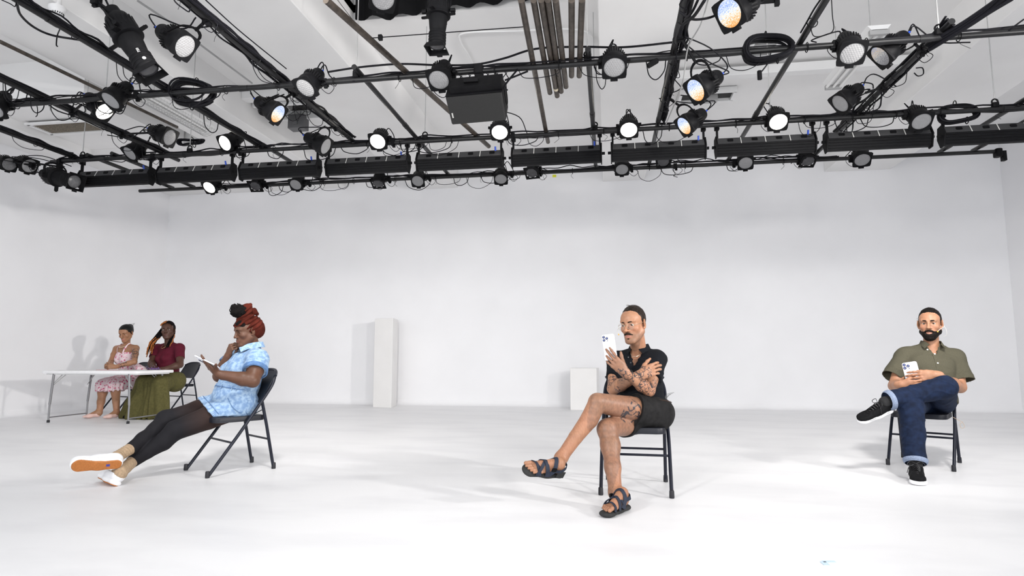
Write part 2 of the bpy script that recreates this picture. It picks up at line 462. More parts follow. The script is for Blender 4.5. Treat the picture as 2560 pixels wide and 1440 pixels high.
# ------------------------------------------------------------------ the lighting rig
RZ = 3.4
YF, YM, YK = 4.995, 6.61, 8.03            # the three cross pipes
PR = 0.0245
def pipe(label, a, b, m=PIPEM, r=PR, group=None):
    a = np.array(a, float); b = np.array(b, float)
    t = MB().tube([a, b], r, 14)
    d = unit(b - a)
    L = np.linalg.norm(b - a)
    if m is PIPEM:
        k = 1.4
        while k < L - .2:
            t.tube([a + d * (k - .045), a + d * (k + .045)], r * 1.14, 14); k += 2.9
    return tag(t.build('lighting_pipe' if m is PIPEM else 'steel_pipe', m), label, 'pipe', group)
pipe('black cross pipe nearest the viewer, carrying the loudspeaker', (-7.6, YF, RZ), (3.42, YF, RZ))
pipe('black middle cross pipe with the row of strip lights', (-7.0, YM, RZ), (4.9, YM, RZ))
pipe('black cross pipe farthest back, nearest the back wall', (-6.93, YK, RZ), (4.68, YK, RZ))
UZ = RZ + 2 * PR + .004
depth = [(-6.7, 3.0, 6.72, 'black depth pipe nearest the left wall'), (-5.46, 3.0, 6.95, 'black depth pipe second from the left wall, loaded with cable'),
         (-4.12, 2.4, 6.7, 'black depth pipe passing under the big spotlight at upper left'), (-2.93, 2.2, 6.75, 'black depth pipe carrying the lamp beside the coned spotlight'),
         (-2.16, 4.85, 8.2, 'black depth pipe left of the brown diagonal pipe'), (-.12, 4.85, 8.15, 'black depth pipe right of the bundle of brown pipes'),
         (.58, 2.2, 8.2, 'black depth pipe wrapped in cables right of centre'), (1.58, 2.2, 8.2, 'smooth black depth pipe right of the colour-lit lamps'),
         (2.62, 4.85, 8.15, 'black depth pipe with two angled lamps at right'), (-6.45, 6.57, 8.13, 'short black pipe joining the back pipe at its left end'), (-6.1, 6.57, 8.13, 'short black pipe beside the left end strip light'),
         (4.12, 6.5, 8.13, 'short black pipe behind the rightmost strip lights'), (4.5, 6.5, 8.13, 'short black pipe joining the back pipe near its right end'), (-4.05, 6.57, 8.13, 'short black pipe running back behind the left strip lights')]
for (x, y0, y1, lab) in depth:
    pipe(lab, (x, y0, UZ), (x, y1, UZ))
# loose unpainted pipes stored on the cross pipes
pipe('long diagonal brown steel pipe lying on the rig left of the loudspeaker', JZ(815, 0, UZ), JZ(1222, 366, UZ), RAWM, .026)
for (a, b, lab) in (((1303, 0), (1370, 355), 'longest brown pipe of the stored bundle, reaching the middle pipe'), ((1334, 0), (1375, 232), 'second brown pipe of the stored bundle, right of the longest one'),
                    ((1353, 0), (1393, 240), 'brown pipe of the stored bundle with a pale tape ring'), ((1370, 0), (1403, 229), 'middle brown pipe of the stored bundle'),
                    ((1389, 0), (1415, 217), 'brown pipe of the stored bundle right of its middle'), ((1429, 0), (1429, 190), 'short brown pipe second from the right of the bundle'),
                    ((1455, 0), (1448, 190), 'short brown pipe at the right end of the bundle')):
    pipe(lab, JZ(*a, UZ), JZ(*b, UZ), RAWM, .024, 'brown pipes stored on the rig')
q0 = JZ(1389, 218, UZ); q1 = JZ(1390, 223, UZ)
tag(MB().tube([q0, q1], .0255, 14).build('tape_ring', mat('pale_tape', (.62, .55, .42), .6)), 'pale tape ring round a stored brown pipe', 'tape')
# hangers from the ceiling
hp = [(-6.3, YF, 'left part of the nearest pipe'), (-4.75, YF, 'nearest pipe between the two coils'), (-2.2, YF, 'nearest pipe left of the loudspeaker'), (-.13, YF, 'nearest pipe right of the brown bundle'),
      (2.6, YF, 'nearest pipe at its right end'), (-6.55, YM, 'left end of the middle pipe'), (-5.05, YM, 'middle pipe near the grilled vent'), (-2.05, YM, 'middle pipe left of the diagonal brown pipe'), (-.1, YM, 'middle pipe behind the brown bundle'), (1.75, YM, 'middle pipe left of the rightmost lit lamp'), (3.9, YM, 'middle pipe above the rightmost coil')]
for (x, y, lab) in hp:
    h = thing('pipe_hanger', 'thin grey hanger rod holding the ' + lab, 'hanger', (x, y, RZ))
    MB().tube([(x, y, RZ + PR + .03), (x, y, ZC)], .005, 6).build('rod', STEELG, h)
    MB().rbox((x, y, RZ + PR + .02), (.06, .05, .05), .012).build('clamp', BLACK, h)
    MB().tube([(x + .028 * cos(a), y, RZ + PR + .055 + .028 * sin(a)) for a in np.linspace(0, 2 * pi, 13)[:-1]], .008, 6, closed=True).build('ring', BLACK, h)

# cable dressed along a pipe
def cable_run(label, a, b, n, seed, amp=.03, tie=.55, drops=3, slack=None, rad_=(.005, .0065, .0085)):
    rnd = random.Random(seed)
    a = np.array(a, float); b = np.array(b, float); d = unit(b - a); L = np.linalg.norm(b - a)
    u = unit(np.cross(d, (0, 0, 1))); w = np.cross(u, d)
    if w[2] < 0: w = -w
    t = thing('cable_run', label, 'cable', a)
    for k in range(n):
        cb = MB()
        ph = rnd.uniform(0, 2 * pi); base = rnd.uniform(.1, 2.9); r = rnd.choice(rad_)
        pts = []; m = max(8, int(L / .16))
        for i in range(m + 1):
            s = i / m
            ang = base + .7 * sin(s * L * 1.3 + ph)
            rad = PR + r + .004 + abs(rnd.gauss(0, amp * .35)) * (1 if rnd.random() < .8 else 2.2)
            z = rad * sin(ang)
            sl = 0 if slack is None else -slack * sin(pi * s) * (k % 3) / 2
            pts.append(a + d * (L * s) + u * rad * cos(ang) + w * z + np.array((0, 0, sl)))
        cb.tube(spline(pts, 3), r, 5)
        cb.build('cable', CABLE, t)
    k = .3
    while k < L:
        c = a + d * k; ti = MB()
        ti.tube([c + (u * cos(q) + w * sin(q)) * (PR + .014) for q in np.linspace(0, 2 * pi, 13)[:-1]], .004, 4, closed=True)
        if rnd.random() < .5:
            e = c - w * (PR + .010)
            ti.tube(spline([e, e + np.array((rnd.gauss(0, .02), 0, -.03)), e + np.array((rnd.gauss(0, .03), 0, -.07))], 3), .002, 4)
        k += tie * rnd.uniform(.7, 1.3)
        ti.build('cable_tie', BLACK2, t)
    for k in range(drops):
        dr = MB()
        s = rnd.uniform(.05, .85); l = rnd.uniform(.15, .45); dp = rnd.uniform(.06, .16)
        p0 = a + d * L * s - w * PR; p1 = a + d * min(L, L * s + l) - w * PR
        m = (p0 + p1) / 2 + np.array((0, 0, -dp)) + u * rnd.gauss(0, .04)
        dr.tube(spline([p0, p0 * .75 + m * .25 + np.array((0, 0, -dp * .5)), m, p1 * .8 + m * .2 + np.array((0, 0, -dp * .4)), p1], 5), rnd.choice((.0035, .005)), 5)
        dr.build('slack_loop', CABLE, t)
    return t
cable_run('black cables tied along the nearest cross pipe', (-7.4, YF, RZ), (3.3, YF, RZ), 4, 1, drops=16)
cable_run('black cables tied along the middle cross pipe', (-6.9, YM, RZ), (4.6, YM, RZ), 5, 2, drops=20)
cable_run('black cables tied along the farthest cross pipe', (-5.9, YK, RZ), (2.9, YK, RZ), 5, 3, drops=18)
for i, (x, y0, y1, n, dr, lab) in enumerate(((-6.7, 3.2, 6.65, 7, 4, 'leftmost depth pipe'), (-5.46, 3.1, 6.9, 9, 8, 'second depth pipe from the left wall'), (-4.12, 2.5, 6.65, 10, 4, 'depth pipe under the big upper left spotlight'),
                            (-2.93, 2.4, 6.6, 8, 8, 'depth pipe between the two upper left lamps'), (.60, 2.4, 6.6, 14, 16, 'depth pipe right of the centre beam'), (1.58, 2.3, 4.9, 4, 2, 'near half of the smooth right depth pipe'), (2.62, 4.9, 7.2, 7, 7, 'right depth pipe with the angled lamps'))):
    cable_run('bundle of black cables strapped to the ' + lab, (x, y0, UZ), (x, y1, UZ), n, 20 + i, amp=.022, drops=dr, rad_=(.007, .009, .011))
def hank(label, c, r, n, ax, seed, sq=.62):
    """a coil of spare cable"""
    rnd = random.Random(seed); c = np.array(c, float)
    u = unit(ax); w = unit(np.cross(np.cross(u, (0, 0, 1)), u) + np.array((0, .25, 0)))
    b = MB()
    P = []
    prm = [(r * rnd.uniform(.84, 1.03), np.array((rnd.gauss(0, .010), rnd.gauss(0, .025), rnd.gauss(0, .012))), rnd.uniform(0, 6)) for k in range(n + 1)]
    for k in range(n):
        for q in np.linspace(0, 2 * pi, 29)[:-1]:
            t_ = q / (2 * pi); (r0, o0, p0), (r1, o1, p1) = prm[k], prm[k + 1]
            rr = r0 * (1 - t_) + r1 * t_; o = o0 * (1 - t_) + o1 * t_
            P.append(c + o + u * rr * cos(q) + w * rr * sq * sin(q) + np.array((0, .02 * sin(2 * q + p0 * 0), .008 * sin(3 * q))))
    b.tube(P, .0105, 6)
    t = thing('cable_coil', label, 'cable coil', c)
    b.build('cable', CABLE, t)
    for q in (pi / 2, -pi / 2 + .3):
        z = MB()
        p = c + u * r * cos(q) + w * r * sq * sin(q)
        z.tube([p + np.array((0, .03 * cos(s), .035 * sin(s))) for s in np.linspace(0, 2 * pi, 11)[:-1]], .005, 5, closed=True)
        z.build('strap', BLACK2, t)
    return t
hank('large coil of spare cable hanging at upper left of the nearest pipe', J(478, 234, YF + .06), .20, 11, (1, .15, -.18), 5, .72)
hank('largest coil of spare cable on the nearest pipe at upper right', J(1920, 120, YF - .02), .19, 12, (1, 0, .05), 6, .66)
hank('coil of spare cable at the right end of the middle pipe', J(2395, 282, YM + .05), .18, 9, (1, 0, .1), 7, .6)
hank('small flat coil of cable on the middle pipe at left', J(478, 356, YM + .1), .17, 9, (1, 0, -.02), 8, .22)
pl = thing('cable_plug', 'black plug dangling from the coil at upper right', 'plug', J(1905, 178, YF))
MB().tube(spline([J(1925, 150, YF), J(1915, 165, YF), J(1905, 178, YF)], 4), .006, 6).build('cable', CABLE, pl)
MB().rbox(J(1899, 188, YF), (.035, .03, .075), .01).build('plug_body', BLACK, pl)
# long free cables
def free(label, pts, r=.006, m=CABLE, name='free_cable'):
    return tag(MB().tube(spline([J(*p) if p[2] else JZ(p[0], p[1], UZ) for p in pts], 7), r, 6).build(name, m), label, 'cable')
free('long black cable sagging above the nearest pipe across the centre', [(820, 180, YF + .1), (900, 168, YF + .1), (1000, 160, YF + .1), (1100, 163, YF + .1), (1190, 161, YF + .1), (1260, 146, YF + .1), (1340, 122, YF + .1), (1450, 117, YF + .1), (1560, 118, YF + .1), (1690, 105, YF + .1)], .009)
free('black cable sweeping off the upper left bundle', [(42, 8, 0), (52, 38, 3.75), (85, 68, 4.0), (130, 88, 4.2), (200, 100, 0)], .009)
free('thin taut black line crossing the upper left ceiling', [(514, 0, 4.0), (600, 78, 4.6), (716, 172, 5.3)], .005)
free('pale cord hanging past the colour-lit lamps', [(1770, 0, 4.3), (1752, 60, 4.35), (1720, 120, 4.5), (1708, 200, 4.6), (1690, 250, 4.8), (1665, 310, 5.2)], .005, mat('grey_cord', (.2, .2, .2), .6))
free('black cable draped at the top of the cable-wrapped pipe', [(1762, 0, 3.6), (1735, 40, 3.8), (1708, 62, 4.0), (1700, 90, 4.1)], .011)
free('second black cable draped beside the cable-wrapped pipe', [(1745, 0, 3.7), (1730, 30, 3.8), (1712, 50, 4.0)], .009)
free('black cable looping to the top right lamp', [(1700, 30, 4.0), (1730, 48, 4.0), (1770, 45, 3.98), (1803, 32, 4.02)], .008)
for i in range(5):
    dx, dy = ((0, 0), (5, 4), (-5, -3), (7, -4), (2, 8))[i]
    free(['uppermost', 'second', 'third', 'fourth', 'lowest'][i] + ' cable of the thick bundle rising to the top right corner', [(2322 + dx, 116 + dy, 5.1), (2368 + dx, 88 + dy, 4.95), (2420 + dx, 56 + dy, 4.8), (2468 + dx + i, 22 + dy, 4.65), (2505 + dx + 6 * i, -12 + dy, 4.5)], .016)
free('thin cable leaving the right end of the nearest pipe upward', [(2560, 48, 4.9), (2530, 70, 4.95), (2515, 82, 5.0)], .006)
free('black cable loop between the nearest pipe and the loudspeaker', [(1320, 178, YF), (1290, 190, YF), (1262, 201, YF)], .008)
free('thin cable curl hanging under the farthest pipe right of centre', [(1683, 412, YK), (1684, 425, YK), (1688, 436, YK), (1684, 440, YK), (1694, 443, YK)], .004)
free('short thin tail hanging under the upper left bundle', [(150, 72, 0), (143, 90, 4.2), (141, 112, 4.2), (144, 116, 4.2)], .005)
free('thin cable loop hanging under the nearest pipe at left', [(130, 250, YF), (128, 275, YF), (145, 298, YF), (165, 300, YF), (190, 285, YF)], .004)
free('thin tail under the nearest pipe at far left', [(92, 262, YF), (94, 275, YF), (93, 288, YF), (89, 292, YF)], .004)
free('thin cable loop under the lamp right of the brown bundle', [(1490, 165, YF), (1492, 200, YF), (1503, 222, YF), (1512, 215, YF), (1515, 195, YF)], .004)
free('small cable loop on the right depth pipe', [(2290, 170, 5.6), (2306, 170, 5.6), (2308, 185, 5.6), (2295, 190, 5.6), (2285, 182, 5.6)], .005)

# ---- lamps
def par_meshes():
    out = {}
    b = MB()
    b.lathe([(.088, -.012), (.098, -.012), (.100, -.02), (.100, -.070), (.096, -.085), (.080, -.165), (.070, -.185), (.060, -.245), (.052, -.262)], 32)
    for k in range(28):
        a = 2 * pi * k / 28
        R = np.array(Matrix.Rotation(a, 3, 'Z'))
        b.box(R @ np.array((.0895, 0, -.125)), (.009, .009, .070), R @ np.array(Matrix.Rotation(-.2, 3, 'Y')))
    out['body'] = (b, BLACK)
    f = MB()
    ring = 32; vs = []; o = .102; 
    sq = []
    for k in range(ring):
        a = 2 * pi * k / ring + pi / 4; m = max(abs(cos(a)), abs(sin(a))); q = min(1 / m, 1.33)
        sq.append((o * q * cos(a), o * q * sin(a)))
    for z in (-.012, .004):
        for p in sq: vs.append((p[0], p[1], z))
        for k in range(ring):
            a = 2 * pi * k / ring + pi / 4; vs.append((.088 * cos(a), .088 * sin(a), z))
    fs = []
    for k in range(ring):
        k2 = (k + 1) % ring
        fs += [(k, k2, ring + k2, ring + k), (2 * ring + k, 3 * ring + k, 3 * ring + k2, 2 * ring + k2), (k, 2 * ring + k, 2 * ring + k2, k2), (ring + k, ring + k2, 3 * ring + k2, 3 * ring + k)]
    f.add(vs, fs); f.box((0, -.11, .0), (.06, .02, .022))
    out['gel_frame'] = (f, BLACK2)
    l = MB()
    l.lathe([(.0885, -.01), (.0885, -.004), (.07, .001), (.04, .004), (.012, .0055)], 32)
    for i in range(-4, 5):
        for j in range(-4, 5):
            x = .019 * (i + .5 * (j % 2)); y = .0165 * j
            if x * x + y * y < .079 ** 2:
                z = .0055 - .9 * (x * x + y * y)
                l.lathe([(.0088, z - .001), (.0075, z + .0005), (.004, z + .0012)], 6, frame((x, y, 0), (1, 0, 0), (0, 1, 0), (0, 0, 1)), cap0=False)
    out['lens'] = (l, LENS)
    return out
PARM = par_meshes()
MESHES = {}
def shared(key, mb, mats, parent, name=None):
    """first use builds the mesh, later ones copy the object"""
    nm = name or key
    if key not in MESHES:
        o = mb.build(nm, mats); MESHES[key] = o
        o.parent = parent
        return o
    c = MESHES[key].copy(); c.name = nm; COL.objects.link(c)
    c.parent = parent; c.matrix_parent_inverse = Matrix(); c.matrix_basis = Matrix()
    return c

def solve_tail(lens, tail_px, length, near=False):
    """depth of the tail so that the body has its real length"""
    best = None
    for k in range(-60, 61):
        y = lens[1] + length * k / 60
        if not near and y < lens[1]: continue
        p = J(*tail_px, y)
        e = abs(np.linalg.norm(p - lens) - length)
        if best is None or e < best[0]: best = (e, p)
    return best[1]

def lamp_axes(lens, tail):
    z = unit(lens - tail)
    x = unit(np.cross((0, 0, 1), z)) if abs(z[2]) < .97 else np.array((1., 0, 0))
    x = unit(x - z * (x @ z)); y = np.cross(z, x)
    return x, y, z

def yoke(parent, c, x, z, clamp, w, arm=.012, m=BLACK2):
    """U bracket from the pivots at c +- x*w to the clamp on the pipe"""
    clamp = np.array(clamp, float)
    u = clamp - c; u = u - x * (u @ x)
    L = np.linalg.norm(u); u = u / L if L > 1e-6 else -z
    L = max(.10, min(L - .045, .19))
    pts = []
    for a in np.linspace(0, pi, 13):
        pts.append(c + x * w * cos(a) * (1 if abs(cos(a)) > .98 else 1) + u * L * min(1, sin(a) * 1.35))
    pts = [c + x * w] + [c + x * w + u * L * .5] + [c + x * w * cos(a) + u * L * (.55 + .45 * sin(a)) for a in np.linspace(.2, pi - .2, 9)] + [c - x * w + u * L * .5] + [c - x * w]
    b = MB().tube(pts, arm, 6, flat=.4)
    o = b.build('yoke', m, parent)
    for s in (-1, 1): MB().tube([c + x * (w - .004) * s, c + x * (w + .028) * s], .016, 10).build('knob', BLACK, parent)
    cl = MB()
    top = c + u * L
    d = unit(clamp - top)
    cl.tube([top - d * .01, clamp - d * .02], .012, 8)
    cl.box(clamp - d * .012, (.045, .06, .06)); cl.box(clamp + np.array((0, 0, -.035)), (.03, .02, .04))
    cl.build('clamp', BLACK, parent, smooth=False)

def tail_cable(parent, tail, z, x, clamp, seed, blue=True):
    rnd = random.Random(seed)
    for s in (-1, 1):
        b = MB(); bl = MB()
        p = tail + x * .022 * s
        e = np.array(clamp) + np.array((rnd.gauss(0, .12), rnd.gauss(0, .03), rnd.uniform(-.02, .03)))
        back = p - z * .04
        if blue: bl.tube([p + z * .01, back], .009, 8)
        q = back - z * rnd.uniform(.05, .1) + np.array((rnd.gauss(0, .03), 0, rnd.uniform(-.02, .06)))
        r_ = (q + e) / 2 + np.array((rnd.gauss(0, .05), 0, rnd.uniform(-.1, .08)))
        b.tube(spline([p, back, q, r_, e], 5), .0055, 6)
        b.build('power_cable', CABLE, parent)
        if blue: bl.build('connector', BLUE, parent)
    e = np.array(clamp); b = MB()
    b.tube(spline([e, e + np.array((.08, .0, -.05)), e + np.array((.02, .02, -.10)), e + np.array((-.05, 0, -.04)), e + np.array((-.02, 0, .02))], 4), .003, 5)
    b.build('safety_wire', CABLE, parent)

def par(label, lens_px, tail_px, y, clamp, lens='off', scale=1.0, seed=0, L=.25, cat='stage light', group=None, near=False):
    lens_p = J(*lens_px, y); tail = solve_tail(lens_p, tail_px, L, near)
    x, yy, z = lamp_axes(lens_p, tail)
    if len(lens_px) > 2: pass
    M = frame(lens_p, x * scale, yy * scale, z * scale)
    t = thing('stage_light', label, cat, M=M, group=group)
    for k, (mb, m) in PARM.items():
        if k == 'lens':
            mm = {'off': LENS, 'lit': LIT, 'dark': LENSD, 'mid': LENSM, 'rainbow': RAINBOW, 'half': RAINBOW2}[lens]
            o = shared('lens_' + lens, mb, mm, t, 'lens')
            if lens == 'lit': o['label'] = 'glowing warm white lens'
        else: shared(k, mb, m, t)
    c = lens_p - z * .11 * scale
    yoke(t, c, x, z, clamp, .108 * scale)
    tail_cable(t, lens_p - z * .255 * scale, z, x, clamp, seed)
    if lens == 'lit':
        l = bpy.data.lights.new('lamp_beam', 'SPOT'); l.energy = LITW; l.color = (1, .96, .9); l.spot_size = radians(75); l.spot_blend = .8; l.shadow_soft_size = .08
        lo = bpy.data.objects.new('lamp_beam', l); COL.objects.link(lo)
        lo.matrix_world = Matrix([list(map(float, r)) for r in frame(lens_p + z * .03, x, -yy, -z)])
    return t
LITW = 20
def rainbow(name, stops, s):
    m = mat(name, (.03, .03, .03), .3)
    nt = m.node_tree; b = nt.nodes['Principled BSDF']; tc = nt.nodes['Texture Coordinate']
    n = nt.nodes.new('ShaderNodeTexNoise'); n.inputs['Scale'].default_value = 22; n.inputs['Detail'].default_value = 0
    sp = nt.nodes.new('ShaderNodeSeparateXYZ'); nt.links.new(tc.outputs['Object'], sp.inputs[0])
    ad = nt.nodes.new('ShaderNodeMath'); ad.operation = 'MULTIPLY_ADD'; ad.inputs[1].default_value = 5.2; nt.links.new(sp.outputs['Y'], ad.inputs[0])
    nt.links.new(n.outputs['Fac'], ad.inputs[2])
    r = nt.nodes.new('ShaderNodeValToRGB'); el = r.color_ramp.elements
    el[0].position = stops[0][0]; el[0].color = (*stops[0][1], 1); el[1].position = stops[-1][0]; el[1].color = (*stops[-1][1], 1)
    for p, c in stops[1:-1]:
        e = el.new(p); e.color = (*c, 1)
    nt.links.new(ad.outputs[0], r.inputs[0]); nt.links.new(r.outputs[0], b.inputs['Emission Color']); b.inputs['Emission Strength'].default_value = s
    return m
RAINBOW = rainbow('colour_tinted_lit_lens', [(.05, (1, .38, .06)), (.28, (1, .75, .4)), (.45, (1, 1, 1)), (.62, (.85, .95, 1)), (.8, (.12, .3, 1)), (.95, (.9, .95, 1))], .95)
RAINBOW2 = rainbow('half_lit_lens', [(.1, (.25, .25, .27)), (.45, (.4, .4, .42)), (.62, (.9, .95, 1)), (.75, (1, .6, .25)), (.85, (.9, .95, 1)), (.95, (.5, .6, .9))], .5)

FC = lambda px: (J(px, 150, YF)[0], YF, RZ)
def cl(px, py, y):   # clamp on the cross pipe at this pixel column
    p = J(px, py, y); return (p[0], y, RZ)
yf = YF - .10
par('unlit round lamp on the nearest pipe over the white-lit one at left', (276, 252), (320, 216), yf, cl(345, 245, YF), seed=1)
par('unlit lamp on the nearest pipe where the upper left depth pipe crosses', (763, 220), (797, 184), yf, cl(815, 205, YF), seed=2)
par('unlit lamp on the nearest pipe at the left end of the loudspeaker', (1097, 200), (1112, 163), yf, cl(1135, 190, YF), seed=3)
par('unlit honeycomb lamp on the nearest pipe right of the brown pipes', (1536, 169), (1533, 130), yf, cl(1500, 158, YF), seed=4)
par('unlit lamp on the nearest pipe right of the largest coil', (2131, 134), (2112, 94), yf, cl(2085, 120, YF), seed=5)
par('black lamp cut off by the left edge, on the nearest pipe', (-18, 275), (14, 240), yf, cl(20, 263, YF), seed=6)
def dc(x, y): return (x, y, UZ)
par('lit white lamp under the unlit one at left of the nearest pipe', (262, 279), (222, 243), 5.15, dc(-5.46, 5.35), 'lit', seed=7)
par('unlit lamp with a long yoke right of the big upper left spotlight', (463, 116), (402, 76), 4.0, dc(-2.93, 3.95), seed=8, L=.26)
par('colour-edged lit lamp hung below the nearest pipe right of the coil', (695, 285), (644, 252), 5.25, dc(-2.93, 5.25), 'rainbow', seed=9)
par('unlit lamp seen from the side above the left strip lights', (815, 366), (764, 341), 6.05, dc(-2.93, 6.15), seed=10)
par('unlit lamp on the second depth pipe above the left strip lights', (425, 344), (374, 323), 5.85, dc(-5.46, 6.0), seed=11)
par('colour-lit lamp cut by the top edge right of centre', (1823, 34), (1884, 4), 3.85, dc(1.0, 3.6), 'rainbow', seed=12, L=.26)
par('colour-lit lamp below the nearest pipe right of the centre beam', (1739, 226), (1794, 192), 4.75, dc(.60, 4.75), 'rainbow', seed=13)
par('lower colour-lit lamp just above the middle pipe', (1710, 315), (1756, 284), 5.9, dc(.60, 5.9), 'rainbow', seed=14)
par('half-lit lamp behind the nearest pipe at upper right', (2200, 141), (2260, 92), 5.15, dc(2.62, 5.3), 'half', seed=15)
par('unlit lamp on the right depth pipe below the half-lit one', (2100, 259), (2147, 221), 5.95, dc(2.62, 6.0), seed=16)
ym = YM - .10
par('unlit lamp on the middle pipe near its left end', (324, 384), (362, 360), ym, cl(385, 393, YM), seed=17)
par('lit warm lamp on the middle pipe farthest left', (562, 358), (600, 345), ym, cl(600, 378, YM), 'lit', seed=18)
par('lit warm lamp on the middle pipe third from the right end of the lit row', (944, 354), (958, 332), ym, cl(985, 357, YM), 'lit', seed=19)
par('lit warm lamp on the middle pipe right of the loudspeaker', (1249, 331), (1252, 304), ym, cl(1285, 342, YM), 'lit', seed=20)
par('lit warm lamp on the middle pipe under the honeycomb lamp', (1572, 325), (1571, 296), ym, cl(1545, 328, YM), 'lit', seed=21)
par('lit warm lamp on the middle pipe farthest right', (1946, 305), (1934, 278), ym, cl(1915, 310, YM), 'lit', seed=22)
par('unlit lamp on the middle pipe beside the rightmost coil', (2304, 304), (2282, 274), ym, cl(2260, 292, YM), seed=23)
yk = YK - .09
par('lit lamp at the left of the farthest pipe', (523, 469), (546, 448), yk, cl(565, 466, YK), 'lit', seed=24)
par('pale unlit lamp on the farthest pipe under the third strip light', (739, 462), (754, 440), yk, cl(775, 458, YK), seed=25, scale=.92)
par('pale unlit lamp on the farthest pipe right of the boxy dark one', (1044, 453), (1052, 431), yk, cl(1075, 447, YK), seed=26, scale=.92)
par('pale unlit lamp on the farthest pipe left of the speaker-side dark lamp', (1252, 448), (1254, 420), yk, cl(1280, 440, YK), seed=27, scale=.92)
par('pale unlit lamp on the farthest pipe under the lit lamp right of centre', (1555, 424), (1553, 398), yk, cl(1580, 420, YK), seed=28, scale=.92)
par('pale unlit lamp on the farthest pipe under the rightmost lit lamp', (1864, 408), (1860, 384), yk, cl(1835, 406, YK), seed=29, scale=.95)
par('pale unlit lamp at the right of the farthest pipe', (2156, 400), (2146, 372), yk, cl(2125, 395, YK), seed=30, scale=1.0)
par('pale lamp low at the left edge beside the horizontal spotlight', (74, 415), (48, 400), 6.6, (-7.0 + .05, 6.7, 3.36), seed=31, scale=.98)
par('mid-grey lamp cut near the left edge', (24, 411), (2, 398), 6.5, (-7.0 - .25, 6.6, 3.36), 'mid', seed=32, scale=.9)

def fresnel(label, lens_px, tail_px, y, clamp, seed):
    """short boxy lamp with a dark glass and a square colour frame"""
    lp = J(*lens_px, y); tail = solve_tail(lp, tail_px, .24); x, yy, z = lamp_axes(lp, tail)
    t = thing('stage_light', label, 'stage light', M=frame(lp, x, yy, z))
    if 'fr_body' not in MESHES:
        b = MB(); b.lathe([(.07, -.01), (.078, -.02), (.078, -.09), (.072, -.1), (.072, -.17), (.064, -.175), (.06, -.235), (.045, -.245)], 24)
        for k in range(5): b.lathe([(.079, -.03 - k * .03), (.083, -.034 - k * .03), (.083, -.04 - k * .03), (.079, -.044 - k * .03)], 24, cap0=False, cap1=False)
        fb = b
        g = MB(); 
        for (cx, cy, sx, sy) in ((0, .085, .19, .02), (0, -.085, .19, .02), (.085, 0, .02, .19), (-.085, 0, .02, .19)): g.box((cx, cy, 0), (sx, sy, .014))
        for sx in (-1, 1):
            for sy in (-1, 1): g.box((sx * .064, sy * .064, 0), (.03, .03, .01))
        ln = MB().lathe([(.075, -.006), (.072, -.002), (.04, .004), (.01, .006)], 28)
    else: fb = g = ln = None
    shared('fr_body', fb, BLACK2, t, 'body'); shared('fr_frame', g, BLACK2, t, 'gel_frame'); shared('fr_lens', ln, LENSD, t, 'lens')
    yoke(t, lp - z * .11, x, z, clamp, .092)
    tail_cable(t, lp - z * .24, z, x, clamp, seed, False)
fresnel('dark-glass lamp on the farthest pipe beside its lit lamp', (638, 466), (652, 442), yk, cl(668, 466, YK), 41)
fresnel('boxy dark-glass lamp on the farthest pipe under the fourth strip light', (945, 460), (952, 428), yk, cl(975, 452, YK), 42)
fresnel('dark-glass lamp on the farthest pipe under the sixth strip light', (1329, 433), (1336, 405), yk, cl(1352, 436, YK), 43)
fresnel('dark-glass lamp on the farthest pipe under the seventh strip light', (1658, 404), (1660, 380), yk, cl(1690, 410, YK), 44)
fresnel('dark-glass lamp on the farthest pipe under the eighth strip light', (2021, 404), (2008, 372), yk, cl(1995, 402, YK), 45)

